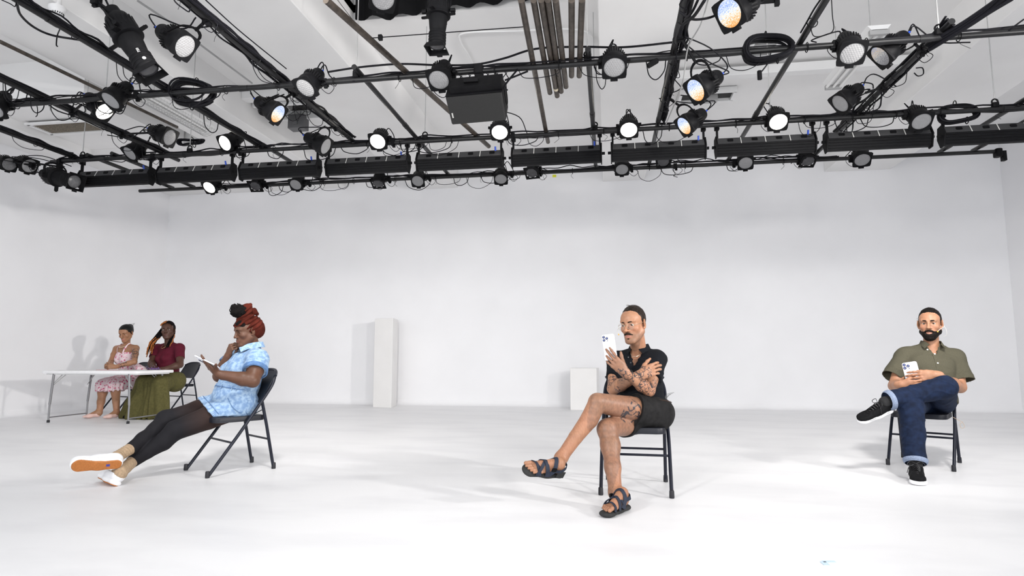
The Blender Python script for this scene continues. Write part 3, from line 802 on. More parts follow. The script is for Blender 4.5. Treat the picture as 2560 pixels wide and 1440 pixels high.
def profile_spot(label, lens_px, lens_y, tail_px, tail_y, clamp, seed, label_text=False, lensm=LENSD, yk_side=None):
    """long ellipsoidal spotlight: flared colour frame, lens tube, shutter ring, reflector and cap"""
    a = J(*lens_px, lens_y); b = J(*tail_px, tail_y); L = np.linalg.norm(a - b); x, yy, z = lamp_axes(a, b)
    s = L / .60 * .86
    t = thing('profile_spotlight', label, 'spotlight', M=frame(a, x, yy, z))
    k = MB().lathe([(r * s, q * s) for r, q in ((.074, -.02), (.080, -.03), (.080, -.16), (.074, -.175), (.078, -.19), (.084, -.24), (.088, -.28), (.088, -.33))], 26, cap0=False)
    for i in range(4): k.lathe([(r * s, q * s) for r, q in ((.081, -.05 - i * .03), (.084, -.053 - i * .03), (.084, -.06 - i * .03), (.081, -.063 - i * .03))], 26, cap0=False, cap1=False)
    k.build('lens_tube', BLACK2, t, local=True)
    k = MB().lathe([(r * s, q * s) for r, q in ((.088, -.335), (.106, -.34), (.110, -.40), (.104, -.46), (.085, -.52), (.06, -.545), (.055, -.60), (.04, -.605))], 26)
    for i in range(20):
        A = 2 * pi * i / 20; R = np.array(Matrix.Rotation(A, 3, 'Z')); k.box(R @ np.array((.106 * s, 0, -.43 * s)), (.012 * s, .006 * s, .09 * s))
    k.build('reflector_housing', BLACK, t, local=True)
    k = MB().lathe([(r * s, q * s) for r, q in ((.112, -.345), (.116, -.34), (.116, -.325), (.105, -.32))], 26)
    for A in (0, 90, 180, 270):
        R = np.array(Matrix.Rotation(radians(A + 8), 3, 'Z')); k.box(R @ np.array((.135 * s, 0, -.332 * s)), (.06 * s, .045 * s, .004 * s), R)
        k.box(R @ np.array((.168 * s, 0, -.332 * s)), (.012 * s, .02 * s, .014 * s), R)
    k.build('shutter_ring', BLACK, t, local=True)
    k = MB(); 
    for A in range(4):
        R = np.array(Matrix.Rotation(radians(90 * A), 3, 'Z'))
        vs = [R @ np.array(v) * s for v in ((-.078, .078, -.03), (.078, .078, -.03), (.10, .10, .02), (-.10, .10, .02), (-.074, .074, -.03), (.074, .074, -.03), (.094, .094, .02), (-.094, .094, .02))]
        k.add(vs, [(0, 1, 2, 3), (5, 4, 7, 6), (3, 2, 6, 7), (0, 3, 7, 4), (1, 5, 6, 2), (0, 4, 5, 1)])
    k.box((0, -.105 * s, .018 * s), (.05 * s, .025 * s, .015 * s))
    k.build('gel_frame', BLACK2, t, smooth=False, local=True)
    MB().lathe([(.074 * s, -.022 * s), (.06 * s, -.012 * s), (.03 * s, -.006 * s), (.005, -.005 * s)], 26).build('lens', lensm, t, local=True)
    yoke(t, a - z * .38 * s, x if yk_side is None else unit(np.array(yk_side) - z * (z @ np.array(yk_side))), z, clamp, .125 * s, .014)
    e = b; c = np.array(clamp)
    MB().tube(spline([e, e - z * .05 + x * .03, (e + c) / 2 + np.array((.08, 0, -.08)), c], 5), .008, 6).build('power_cable', CABLE, t)
    if label_text:
        # white lettering on the side of the tube: the number 750
        fnt = bpy.data.curves.new('number', 'FONT'); fnt.body = '750'; fnt.size = .026 * s; fnt.align_x = 'CENTER'; fnt.extrude = .0004
        fo = bpy.data.objects.new('number', fnt); COL.objects.link(fo); fnt.materials.append(mat('white_print', (.8, .8, .8), .6))
        vdir = unit(CO - (a - z * .13 * s)); n = unit(vdir - z * (vdir @ z)); n = unit(n + unit(np.cross(z, n)) * -.25); n = unit(n - z * (n @ z))
        up = np.cross(n, z)
        pos = a - z * .15 * s + n * .0855 * s
        fo.matrix_world = Matrix([list(map(float, r)) for r in frame(pos, -z, np.cross(n, -z), n)])
        dg = bpy.context.evaluated_depsgraph_get(); me = bpy.data.meshes.new_from_object(fo.evaluated_get(dg)); mo = bpy.data.objects.new('lettering', me); COL.objects.link(mo)
        mo.matrix_basis = fo.matrix_basis.copy(); bpy.data.objects.remove(fo); put(mo, t)
        lg = MB()
        for (dx, dz, r_) in ((0, 0, .018),):
            pc = a - z * .075 * s + n * .0860 * s
            lg.tube([pc + (z * cos(q) + up * sin(q)) * .011 * s for q in np.linspace(0, 2 * pi, 17)[:-1]], .0022 * s, 5, closed=True)
            for k2 in (-1, 0, 1): lg.box(pc + z * k2 * .006 * s, (.0025 * s, .014 * s, .002), frame(pc, z, up, n)[:3, :3])
        lg.build('round_mark', MATS['white_print'], t)
    return t
E2 = None
profile_spot('big black spotlight slanting down at upper left, marked 750', (375, 182), 3.70, (262, -2), 3.62, (J(240, -30, 3.6)[0], 3.6, UZ), 51, True)
profile_spot('black spotlight pointing straight down at the top centre', (1092, 122), 3.95, (1100, -50), 3.95, (J(1100, -60, 4.1)[0], 4.1, UZ), 52)
profile_spot('long horizontal spotlight at far left under the rig', (189, 455), 6.48, (96, 431), 6.62, (J(150, 404, 6.6)[0], 6.61, RZ), 53, lensm=LENSM)
par('pale lamp cut by the top edge over the black drape', (958, -2), (950, -40), 4.1, (J(950, -40, 4.2)[0], 4.2, 3.9), seed=54, scale=.95)
tp = thing('pipe_clamp', 'black double pipe clamp cut by the top edge at right', 'clamp', J(1925, 8, 4.2))
c = J(1915, -6, 4.2)
MB().rbox(c, (.16, .06, .06), .015).box(c + np.array((.07, 0, -.04)), (.03, .03, .05)).box(c + np.array((-.06, 0, -.04)), (.03, .03, .05)).build('clamp_body', BLACK, tp, smooth=False)
MB().tube([c + np.array((-.1, 0, -.02)), c + np.array((.14, 0, .01))], .012, 8).build('bolt', STEELG, tp)
# pipe end safety block and small floodlight
tag(MB().rbox((4.72, YK, RZ - .02), (.07, .1, .1), .02).box((4.78, YK, RZ - .06), (.04, .06, .12)).build('pipe_end_clamp', BLACK, smooth=False), 'black clamp on the right end of the farthest pipe', 'clamp')
c = J(1632, 158, YF)
MB_ = MB().rbox(c, (.10, .05, .03), .01, np.array(Matrix.Rotation(-.5, 3, 'Y'))).tube([c + np.array((0, 0, .01)), (c[0] + .03, YF, RZ)], .006, 6)
tag(MB_.build('small_sensor', BLACK2, smooth=False), 'small black sensor under the nearest pipe right of the honeycomb lamp', 'sensor')
tg = J(1386, 440, YK)
tag(MB().box(tg, (.05, .02, .03)).build('yellow_tag', mat('yellow_label', (.75, .75, .02), .5), smooth=False), 'small yellow tag under the farthest pipe', 'tag')
tg = J(1388, 432, YK)
# ---- strip lights
def strip_proto():
    r = thing('strip_light', '', 'strip light')
    P = [(-.055, .012), (-.012, .095), (.06, .085), (.075, -.02), (.03, -.105), (-.02, -.10)]      # (y, z) section
    MB().ext(P, -.5, .5, lambda u, v, t: (t, u, v)).build('housing', BLACK, r, smooth=False, local=True, bevel=.004)
    for k in range(4):
        g = MB()
        f0 = .12 + k * .24
        y = -.055 + (.035) * f0; z = .012 - .112 * f0
        g.box((0, y - .004, z), (.99, .012, .007))
        g.build('heat_sink_ridge', BLACK2, r, smooth=False, local=True)
    n = unit((0, -.083, .043)); u = unit((0, .043, .083))
    R = np.array([(1, 0, 0), u, n]).T
    def at(x, s): return np.array((x, -.055, .012)) + u * .0935 * s + n * .001
    for k in range(4): MB().box(at(-.375 + .25 * k, .5), (.235, .084, .003), R).build('top_panel', mat('charcoal_panel', (.035, .035, .037), .6), r, smooth=False, local=True)
    for k in (-1, 0, 1): MB().box(at(.25 * k + .0, .5) + n * .001, (.008, .085, .004), R).build('divider', mat('white_line', (.6, .6, .58), .5), r, smooth=False, local=True)
    for k in range(4): MB().rbox(at(-.36 + .25 * k, .55) + n * .004, (.06, .035, .012), .008, R).build('socket', BLACK, r, local=True)
    for s in (-1, 1):
        e = MB(); e.ext([(-.07, .015), (-.02, .115), (.07, .10), (.09, -.02), (.04, -.12), (-.03, -.115)], s * .5, s * .512, lambda a, b, t: (t, a, b))
        e.tube([(s * .51, .01, 0), (s * .545, .01, 0)], .016, 10)
        e.build('end_plate', BLACK2, r, smooth=False, local=True)
        h = MB(); h.box((s * .49, .0, .15), (.02, .03, .13)); h.rbox((s * .49, 0, .215), (.05, .06, .05), .01); h.tube([(s * .49, -.045, .2), (s * .49, .04, .2)], .009, 6)
        h.build('hanging_clamp', BLACK2, r, smooth=False, local=True)
    MB().tube([at(.43, .75) + n * .01, at(.43, .75) + n * .03 + np.array((0, 0, .035))], .010, 8).build('connector', BLUE, r, local=True)
    return r
def copy_tree(o, parent=None):
    c = o.copy(); COL.objects.link(c)
    if parent is not None: c.parent = parent
    for ch in [q for q in bpy.data.objects if q.parent == o]: copy_tree(ch, c)
    return c
SP = strip_proto()
slab = ['leftmost, beside the horizontal spotlight', 'second from the left, above the lit back lamp', 'third from the left, under the side-on lamp', 'fourth, under the lit lamp left of the loudspeaker', 'fifth, under the lit lamp below the loudspeaker',
        'sixth, ending beside the centre depth pipe', 'seventh, under the lit lamp right of centre', 'eighth, under the rightmost lit lamp', 'ninth, under the unlit lamp by the right coil', 'tenth, cut by the right edge']
for i in range(10):
    o = SP if i == 0 else copy_tree(SP)
    x = -6.15 + 1.122 * i
    o.location = (x, YM + .1, RZ - .215)
    o.rotation_euler = (0, 0, 0)
    tag(o, 'black strip light, ' + slab[i], 'strip light', 'strip lights along the middle pipe')

# ---- loudspeaker
sp = thing('loudspeaker', 'black loudspeaker hung sideways under the nearest pipe', 'loudspeaker', J(1188, 240, YF))
GR = mat('black_speaker_grille', (.012, .012, .012), .75, noise=.5, nscale=300)
A = J(1112, 243, 4.70); B = J(1254, 230, 4.70); Cc = J(1118, 297, 4.86); D = J(1256, 285, 4.86)
ux = unit(B - A); dn = unit(Cc - A - ux * ((Cc - A) @ ux)); nb = unit(np.cross(ux, dn)); nb = nb if nb[1] > 0 else -nb
Lx = np.linalg.norm(B - A); Hz = .26
def spt(u, v, w): return A + ux * u + dn * v + nb * w
MB().add([spt(.012, .01, .0), spt(Lx - .012, .01, 0), spt(Lx - .012, Hz, 0), spt(.012, Hz, 0), spt(.0, .01, .02), spt(Lx, .01, .02), spt(Lx, Hz, .02), spt(0, Hz, .02)], [(0, 1, 2, 3), (4, 7, 6, 5), (0, 4, 5, 1), (1, 5, 6, 2), (2, 6, 7, 3), (3, 7, 4, 0)]).build('grille', GR, sp, smooth=False, bevel=.003)
cbm = MB().ext([(0, .02), (0, .20), (.10, .33), (Hz - .0, .20), (Hz, .02)], .0, Lx, lambda a, b, t: spt(t, a, b))
cbm.build('cabinet', BLACK, sp, smooth=False, bevel=.004)
MB().add([spt(.04, -.055, .05), spt(Lx - .0, -.055, .05), spt(Lx, .01, .05), spt(.04, .01, .05), spt(.04, -.055, .2), spt(Lx, -.055, .2), spt(Lx, .01, .2), spt(.04, .01, .2)], [(0, 1, 2, 3), (4, 7, 6, 5), (0, 4, 5, 1), (1, 5, 6, 2), (2, 6, 7, 3), (3, 7, 4, 0)]).build('mounting_plate', BLACK2, sp, smooth=False)
fr_ = MB()
m0 = spt(Lx * .47, -.05, .1)
fr_.box((m0[0], YF, (m0[2] + RZ) / 2), (.06, .06, RZ - m0[2] + .02)); fr_.rbox((m0[0], YF, RZ + .01), (.08, .09, .09), .02)
fr_.box((m0[0], (m0[1] + YF) / 2, m0[2] + .01), (.12, abs(YF - m0[1]) + .08, .03))
fr_.build('hanging_bracket', BLACK2, sp, smooth=False)
MB().tube([spt(Lx + .012, .1 + .08 * cos(a), .12 + .06 * sin(a)) for a in np.linspace(0, 2 * pi, 17)[:-1]], .004, 6, closed=True).build('side_handle', BLACK2, sp)
lw = MB()
for k in range(4): lw.box(spt(.03, .155 + k * .012, -.002), (.012, .003, .007), frame(A, ux, nb, dn)[:3, :3])
lw.build('maker_badge', MATS['white_line'], sp, smooth=False)
for k in range(7):
    spc = MB()
    xk = m0[0] - .25 + .08 * k
    spc.tube(spline([(xk, YF, RZ - .02), (xk + .05, YF - .03, RZ - .10), (xk + .1, YF, RZ - .03)], 5), .004, 5).build('speaker_cable', CABLE, sp)
spc = MB()
spc.tube(spline([(m0[0] + .35, YF, RZ), spt(Lx + .02, -.02, .05), spt(Lx + .035, .03, .08)], 5), .008, 6)
spc.build('speaker_cable', CABLE, sp)
# ------------------------------------------------------------------ furniture
NAVY = mat('dark_navy_enamel', (.008, .010, .020), .36, .1, .35, noise=.2, nscale=20)
SEATM = mat('dark_seat_enamel', (.009, .010, .016), .42, 0, .3, noise=.2, nscale=15)
TIP = mat('black_rubber_tip', (.01, .01, .014), .6)
CSY = 1.0
def chair(label, corners, group=None):
    """corners: front-left, front-right, rear-left, rear-right feet in the picture (person's view reversed); the chair keeps its own size"""
    P = [np.array(JZ(*c, 0)) for c in corners]
    c = sum(P) / 4
    lat = unit((P[1] - P[0]) + (P[3] - P[2])); dep = unit((P[2] - P[0]) + (P[3] - P[1]))
    dep = unit(dep - lat * (dep @ lat) * .5); lat = unit(lat - dep * (dep @ lat))
    t = thing('folding_chair', label, 'chair', M=frame(c, lat, dep, (0, 0, 1)), group=group)
    W_ = .232; r = .0125
    for s in (-1, 1):
        pts = [(s * W_, -.262, .012), (s * W_, -.05, .30), (s * W_ * .98, .06, .455), (s * W_ * .96, .175, .62)] + [(s * .215, .225, .70), (s * .19, .255, .765)]
        MB().tube(spline(pts, 6), r, 10).build('front_leg', NAVY, t, local=True)
        MB().tube([(s * (W_ - .02), .262, .012), (s * (W_ - .022), .19, .36), (s * (W_ - .024), .145, .555)], r, 10).build('rear_leg', NAVY, t, local=True)
        for (x, y) in ((s * W_, -.268), (s * (W_ - .02), .264)):
            MB().lathe([(.016, 0), (.0168, .012), (.0158, .045), (.0135, .05)], 12, frame((x, y, 0), (1, 0, 0), (0, 1, 0), (0, 0, 1))).build('foot_cap', TIP, t, local=True)
        MB().tube([(s * (W_ - .012), .06, .452), (s * (W_ - .012), .165, .50)], .007, 6, flat=.5).build('fold_link', NAVY, t, local=True)
    MB().tube([(-W_, -.09, .245), (W_, -.09, .245)], .0085, 8).build('front_rung', NAVY, t, local=True)
    MB().tube([(-W_, -.012, .35), (W_, -.012, .35)], .007, 8).build('front_rung', NAVY, t, local=True) if False else None
    MB().tube([(-W_ + .02, .215, .245), (W_ - .02, .215, .245)], .0085, 8).build('rear_rung', NAVY, t, local=True)
    st = MB()
    n = 10; rows = []
    for (z, k) in ((.402, 0.95), (.405, 1.0), (.436, 1.0), (.444, .985), (.446, .93)):
        row = []
        for (cx, cy, a0) in ((1, 1, 0), (-1, 1, 90), (-1, -1, 180), (1, -1, 270)):
            rad = .045 if cy > 0 else .06
            for q in range(6):
                a = radians(a0 + 90 * q / 5)
                hx = .205 if cy < 0 else .198
                row.append((k * (cx * (hx - rad) + rad * cos(a)), -.02 + k * (cy * (.205 - rad) + rad * sin(a)), z))
        rows.append(row)
    N = len(rows[0]); vs = [p for r_ in rows for p in r_]
    cen = len(vs); vs.append((0, -.02, .438))
    fs = [tuple(range(N))[::-1]]
    for i in range(4):
        for k in range(N): fs.append((i * N + k, i * N + (k + 1) % N, (i + 1) * N + (k + 1) % N, (i + 1) * N + k))
    for k in range(N): fs.append((4 * N + k, 4 * N + (k + 1) % N, cen))
    st.add(vs, fs).build('seat', SEATM, t, local=True)
    # backrest: pressed panel between the uprights, arched at the top
    b = MB(); nx, nz = 16, 8; vs = []
    for off in (0, .012):
        for i in range(nx + 1):
            u = -1 + 2 * i / nx
            for k in range(nz + 1):
                v = k / nz
                top = .815 - .05 * abs(u) ** 3.2 if True else 0
                z = .545 + (top - .545) * v
                hw = .222 - .012 * v
                x = u * hw
                y = .118 + (z - .545) * .56 + .028 * (1 - u * u) + off
                if v > .9: y += .004
                vs.append((x, y, z))
    n1 = (nx + 1) * (nz + 1); fs = []
    for i in range(nx):
        for k in range(nz):
            a = i * (nz + 1) + k
            fs += [(a, a + nz + 1, a + nz + 2, a + 1), (n1 + a, n1 + a + 1, n1 + a + nz + 2, n1 + a + nz + 1)]
    for i in range(nx):
        a = i * (nz + 1); fs.append((a, n1 + a, n1 + a + nz + 1, a + nz + 1)); a += nz; fs.append((a, a + nz + 1, n1 + a + nz + 1, n1 + a))
    for k in range(nz):
        fs.append((k, k + 1, n1 + k + 1, n1 + k)); a = nx * (nz + 1) + k; fs.append((a, n1 + a, n1 + a + 1, a + 1))
    b.add(vs, fs).build('backrest', SEATM, t, local=True)
    top = [(u * .215, .118 + (.815 - .05 * abs(u) ** 3.2 - .545) * .56 + .028 * (1 - u * u) + .006, .815 - .05 * abs(u) ** 3.2) for u in np.linspace(-1, 1, 17)]
    MB().tube(top, .0115, 8).build('top_rail', NAVY, t, local=True)
    return t, c, lat, dep
C1 = chair('dark folding chair under the man in the black polo shirt', [(1498, 1238), (1675, 1245), (1515, 1199), (1677, 1204)])
C2 = chair('dark folding chair under the man in the olive shirt', [(2219, 1162), (2395, 1181), (2242, 1141), (2410, 1158)])
C3 = chair('dark folding chair under the woman in denim', [(480, 1174), (525, 1197), (622, 1153), (673, 1175)])
def chair_at(label, px, py, facing):
    c = np.array(JZ(px, py, 0)); f = unit((facing[0], facing[1], 0)); dep = -f; lat = np.cross(dep, (0, 0, 1)) 
    P = [c + lat * sx * -.23 + dep * sy * .26 for sy in (-1, 1) for sx in (1, -1)]
    def pr(p):
        q = p - CO; return (PX + F * (q @ RT) / (q @ FW), PY - F * (q @ UP) / (q @ FW))
    return chair(label, [pr(p) for p in P], None)
C4 = chair_at('dark folding chair behind the woman in the pink floral dress', 313, 1027, (-.35, -.94))
C5 = chair_at('dark folding chair behind the woman in the maroon top', 441, 1025, (-.35, -.94))

# folding table
HTW = mat('white_plastic_tabletop', (.80, .80, .81), .45, noise=.03, nscale=30)
TLEG = mat('grey_steel_table_leg', (.23, .23, .24), .4, .4)
f0, f1, b0, b1 = [np.array(JZ(*p, 0)) for p in ((122, 1058), (325, 1061), (208, 1043), (403, 1046))]
tc_ = (f0 + f1 + b0 + b1) / 4
tl = unit((f1 - f0) + (b1 - b0)); tw = np.cross((0, 0, 1), tl)
T = thing('folding_table', 'white plastic folding table with grey legs at left', 'table', M=frame(tc_, tl, tw, (0, 0, 1)))
MB().rbox((0, 0, .703), (1.52, .76, .042), .05, n=5).build('tabletop', HTW, T, local=True)
MB().rbox((0, 0, .676), (1.44, .68, .02), .04, n=4).build('underframe', TRIMM, T, local=True)
LX, LY = .66, .31
LX, LY = np.linalg.norm(f1 - f0) / 2, .33
for sx in (-1, 1):
    for sy in (-1, 1):
        MB().tube([(sx * LX, sy * LY, .25), (sx * (LX - .03), sy * LY, .68)], .0155, 10).tube([(sx * LX, sy * LY, .012), (sx * LX, sy * LY, .27)], .012, 10).build('leg', TLEG, T, local=True)
        MB().lathe([(.019, 0), (.019, .03), (.014, .035)], 10, frame((sx * LX, sy * LY, 0), (1, 0, 0), (0, 1, 0), (0, 0, 1))).build('foot_cap', TIP, T, local=True)
        MB().tube([(sx * LX, sy * (LY - .01), .52), (sx * (LX - .13), sy * (LY - .05), .68)], .006, 6).tube([(sx * (LX + .01), sy * (LY - .02), .50), (sx * (LX - .17), sy * (LY - .07), .68)], .005, 6).build('leg_brace', STEELG, T, local=True)
    MB().tube([(sx * LX, -LY, .07), (sx * LX, LY, .07)], .009, 8).build('leg_crossbar', TLEG, T, local=True)
def TB(u, v, z): return tc_ + tl * u + tw * v + np.array((0, 0, z))
# ------------------------------------------------------------------ bodies as one blended surface (signed distances, meshed here)
def Rm(ax, deg):
    return np.array(Matrix.Rotation(radians(deg), 3, ax))
class P_:
    """one primitive: fn(points)->distance, bounds, blend radius, 'add' | 'sub', clip planes"""
    def __init__(s, fn, lo, hi, k=.012, op='add', clip=(), tag=''):
        s.fn, s.lo, s.hi, s.k, s.op, s.clip, s.tag = fn, np.array(lo, float), np.array(hi, float), k, op, list(clip), tag
def cone(a, b, ra, rb, k=.015, op='add', clip=(), tag=''):
    a = np.array(a, float); b = np.array(b, float); d = b - a; L2 = max(d @ d, 1e-9); R = max(ra, rb)
    def fn(p):
        t = np.clip(((p - a) @ d) / L2, 0, 1)
        return np.linalg.norm(p - a - t[..., None] * d, axis=-1) - (ra + (rb - ra) * t)
    return P_(fn, np.minimum(a - ra, b - rb), np.maximum(a + ra, b + rb), k, op, clip, tag)
def limb(pts, rs, k=.015, op='add', clip=(), tag=''):
    return [cone(pts[i], pts[i + 1], rs[i], rs[i + 1], k, op, clip, tag) for i in range(len(pts) - 1)]
def ell(c, r, R=None, k=.012, op='add', clip=(), tag=''):
    c = np.array(c, float); r = np.array(r, float); R = np.eye(3) if R is None else np.array(R)
    def fn(p):
        q = (p - c) @ R
        k0 = np.linalg.norm(q / r, axis=-1); k1 = np.linalg.norm(q / (r * r), axis=-1)
        return k0 * (k0 - 1) / np.maximum(k1, 1e-6)
    e = np.abs(R) @ r
    return P_(fn, c - e, c + e, k, op, clip, tag)
def rbx(c, h, r, R=None, k=.006, op='add', clip=(), tag=''):
    c = np.array(c, float); h = np.array(h, float) - r; R = np.eye(3) if R is None else np.array(R)
    def fn(p):
        q = np.abs((p - c) @ R) - h
        return np.linalg.norm(np.maximum(q, 0), axis=-1) + np.minimum(q.max(-1), 0) - r
    e = np.abs(R) @ (h + r)
    return P_(fn, c - e, c + e, k, op, clip, tag)
def ecap(a, b, ra, rb, side, fl, k=.015, op='add', clip=(), tag=''):
    """tapered capsule, its thickness across 'side' scaled by fl (flattened limb or sole)"""
    a = np.array(a, float); b = np.array(b, float); n = unit(side)
    S = np.eye(3) + (1 / fl - 1) * np.outer(n, n)
    aa = S @ a; bb = S @ b; d = bb - aa; L2 = max(d @ d, 1e-9)
    def fn(p):
        q = p @ S.T
        t = np.clip(((q - aa) @ d) / L2, 0, 1)
        return (np.linalg.norm(q - aa - t[..., None] * d, axis=-1) - (ra + (rb - ra) * t)) * min(1, fl)
    m = max(1, fl)
    return P_(fn, np.minimum(a - ra * m, b - rb * m), np.maximum(a + ra * m, b + rb * m), k, op, clip, tag)

def field(prims, lo, hi, h, disp=None):
    lo = np.array(lo, float); n = np.ceil((np.array(hi) - lo) / h).astype(int) + 1
    Fd = np.full(tuple(n), .06, np.float32)
    for p in prims:
        m = p.k + 2.5 * h
        i0 = np.maximum(np.floor((p.lo - m - lo) / h).astype(int), 0); i1 = np.minimum(np.ceil((p.hi + m - lo) / h).astype(int) + 1, n)
        if (i1 <= i0).any(): continue
        ax = [lo[j] + h * np.arange(i0[j], i1[j]) for j in range(3)]
        G = np.stack(np.meshgrid(*ax, indexing='ij'), -1)
        d = p.fn(G)
        for (pt, nn) in p.clip: d = np.maximum(d, (G - np.array(pt)) @ np.array(nn))
        sl = tuple(slice(i0[j], i1[j]) for j in range(3))
        f = Fd[sl]; k = p.k
        if p.op == 'add':
            hh = np.maximum(k - np.abs(f - d), 0) / k
            Fd[sl] = np.minimum(f, d) - hh * hh * k * .25
        else:
            d = -d; hh = np.maximum(k - np.abs(f - d), 0) / k
            Fd[sl] = np.maximum(f, d) + hh * hh * k * .25
    return Fd, lo

def nets(Fd, lo, h):
    S = Fd < 0
    nx, ny, nz = S.shape
    c = [S[i:nx - 1 + i, j:ny - 1 + j, k:nz - 1 + k] for i in (0, 1) for j in (0, 1) for k in (0, 1)]
    cnt = sum(x.astype(np.int8) for x in c)
    act = (cnt > 0) & (cnt < 8)
    idx = np.argwhere(act)
    if len(idx) == 0: return np.zeros((0, 3)), np.zeros((0, 4), int)
    vid = np.full(act.shape, -1, np.int32); vid[act] = np.arange(len(idx))
    acc = np.zeros((len(idx), 3)); wt = np.zeros(len(idx))
    cor = [(i, j, k) for i in (0, 1) for j in (0, 1) for k in (0, 1)]
    val = {q: Fd[idx[:, 0] + q[0], idx[:, 1] + q[1], idx[:, 2] + q[2]] for q in cor}
    for q in cor:
        for ax in range(3):
            if q[ax] == 0:
                r = list(q); r[ax] = 1; r = tuple(r)
                a, b = val[q], val[r]; m = (a < 0) != (b < 0)
                t = np.where(m, a / np.where(m, a - b, 1), 0)
                for j in range(3): acc[:, j] += np.where(m, q[j] + (t if j == ax else 0), 0)
                wt += m
    V = (idx + acc / wt[:, None]) * h + lo
    quads = []
    for ax in range(3):
        o = [(0, 0, 0)] * 4
        u, v = (ax + 1) % 3, (ax + 2) % 3
        A = S[tuple(slice(0, -1) if j == ax else slice(1, -1) for j in range(3))]
        B = S[tuple(slice(1, None) if j == ax else slice(1, -1) for j in range(3))]
        e = np.argwhere(A != B); flip = B[tuple(e.T)]
        e = e.copy(); e[:, u] += 1; e[:, v] += 1
        def at(du, dv):
            q = e.copy(); q[:, u] -= du; q[:, v] -= dv
            return vid[q[:, 0], q[:, 1], q[:, 2]]
        Q = np.stack([at(1, 1), at(0, 1), at(0, 0), at(1, 0)], 1)
        Q[flip] = Q[flip][:, ::-1]
        quads.append(Q)
    return V, np.concatenate(quads)

def relax(V, Q, it=2, lam=.5):
    n = len(V)
    E = np.concatenate([Q[:, [0, 1]], Q[:, [1, 2]], Q[:, [2, 3]], Q[:, [3, 0]]])
    deg = np.bincount(E.ravel(), minlength=n).astype(float)
    for _ in range(it):
        S_ = np.zeros_like(V)
        for j in range(3):
            S_[:, j] = np.bincount(E[:, 0], V[E[:, 1], j], n) + np.bincount(E[:, 1], V[E[:, 0], j], n)
        V = V + lam * (S_ / np.maximum(deg, 1)[:, None] - V)
    return V

def bounds(prims):
    a = [p for p in prims if p.op == 'add']
    return np.min([p.lo for p in a], 0) - .02, np.max([p.hi for p in a], 0) + .02

def sdf_object(name, prims, h, m, parent, fine=(), colour=None, disp=None, it=1, label=None):
    """fine: list of (lo, hi, h) boxes meshed at a finer step and welded into the same mesh"""
    lo, hi = bounds(prims)
    Vs, Qs, off = [], [], 0
    Fd, l0 = field(prims, lo, hi, h); V, Q = nets(Fd, l0, h); V = relax(V, Q, it)
    cen = V[Q].mean(1); keep = np.ones(len(Q), bool)
    for (a, b, hf) in fine: keep &= ~np.all((cen > a) & (cen < b), 1)
    Vs.append(V); Qs.append(Q[keep]); off = len(V)
    for (a, b, hf) in fine:
        a = np.array(a, float); b = np.array(b, float)
        Fd, l0 = field(prims, a - 2.5 * h, b + 2.5 * h, hf); V, Q = nets(Fd, l0, hf)
        if not len(Q): continue
        V = relax(V, Q, it)
        cen = V[Q].mean(1); Q = Q[np.all((cen > a - h * .8) & (cen < b + h * .8), 1)]
        Vs.append(V); Qs.append(Q + off); off += len(V)
    V = np.concatenate(Vs); Q = np.concatenate(Qs)
    used = np.unique(Q); remap = np.zeros(len(V), int); remap[used] = np.arange(len(used)); V = V[used]; Q = remap[Q]
    if disp is not None:
        N = np.zeros_like(V); fn = np.cross(V[Q[:, 2]] - V[Q[:, 0]], V[Q[:, 3]] - V[Q[:, 1]])
        for j in range(4): np.add.at(N, Q[:, j], fn)
        N /= np.maximum(np.linalg.norm(N, axis=1), 1e-12)[:, None]
        V = V + N * disp(V, N)[:, None]
    me = bpy.data.meshes.new(name)
    me.vertices.add(len(V)); me.vertices.foreach_set('co', V.astype(np.float32).ravel())
    me.loops.add(len(Q) * 4); me.loops.foreach_set('vertex_index', Q.astype(np.int32).ravel())
    me.polygons.add(len(Q)); me.polygons.foreach_set('loop_start', np.arange(0, len(Q) * 4, 4, dtype=np.int32))
    me.polygons.foreach_set('use_smooth', np.ones(len(Q), bool))
    me.update(calc_edges=True)
    if colour is not None:
        Cc = colour(V); at = me.color_attributes.new('Col', 'FLOAT_COLOR', 'POINT')
        at.data.foreach_set('color', np.concatenate([Cc, np.ones((len(Cc), 1))], 1).astype(np.float32).ravel())
    me.materials.append(m)
    o = bpy.data.objects.new(name, me); COL.objects.link(o)
    if parent is not None: put(o, parent)
    if label: o['label'] = label
    return o

def sn(p, f=1.0, s=0.0):
    """cheap smooth noise in -1..1"""
    x, y, z = p[:, 0] * f + s, p[:, 1] * f + s * 1.7, p[:, 2] * f + s * .6
    return (np.sin(x * 1.7 + 1.3 * np.sin(y * 1.1 + z * .7)) + np.sin(y * 2.1 + 1.1 * np.sin(z * 1.6 + x * .5)) + np.sin(z * 1.9 + 1.2 * np.sin(x * 1.3 + y * .9))) / 3

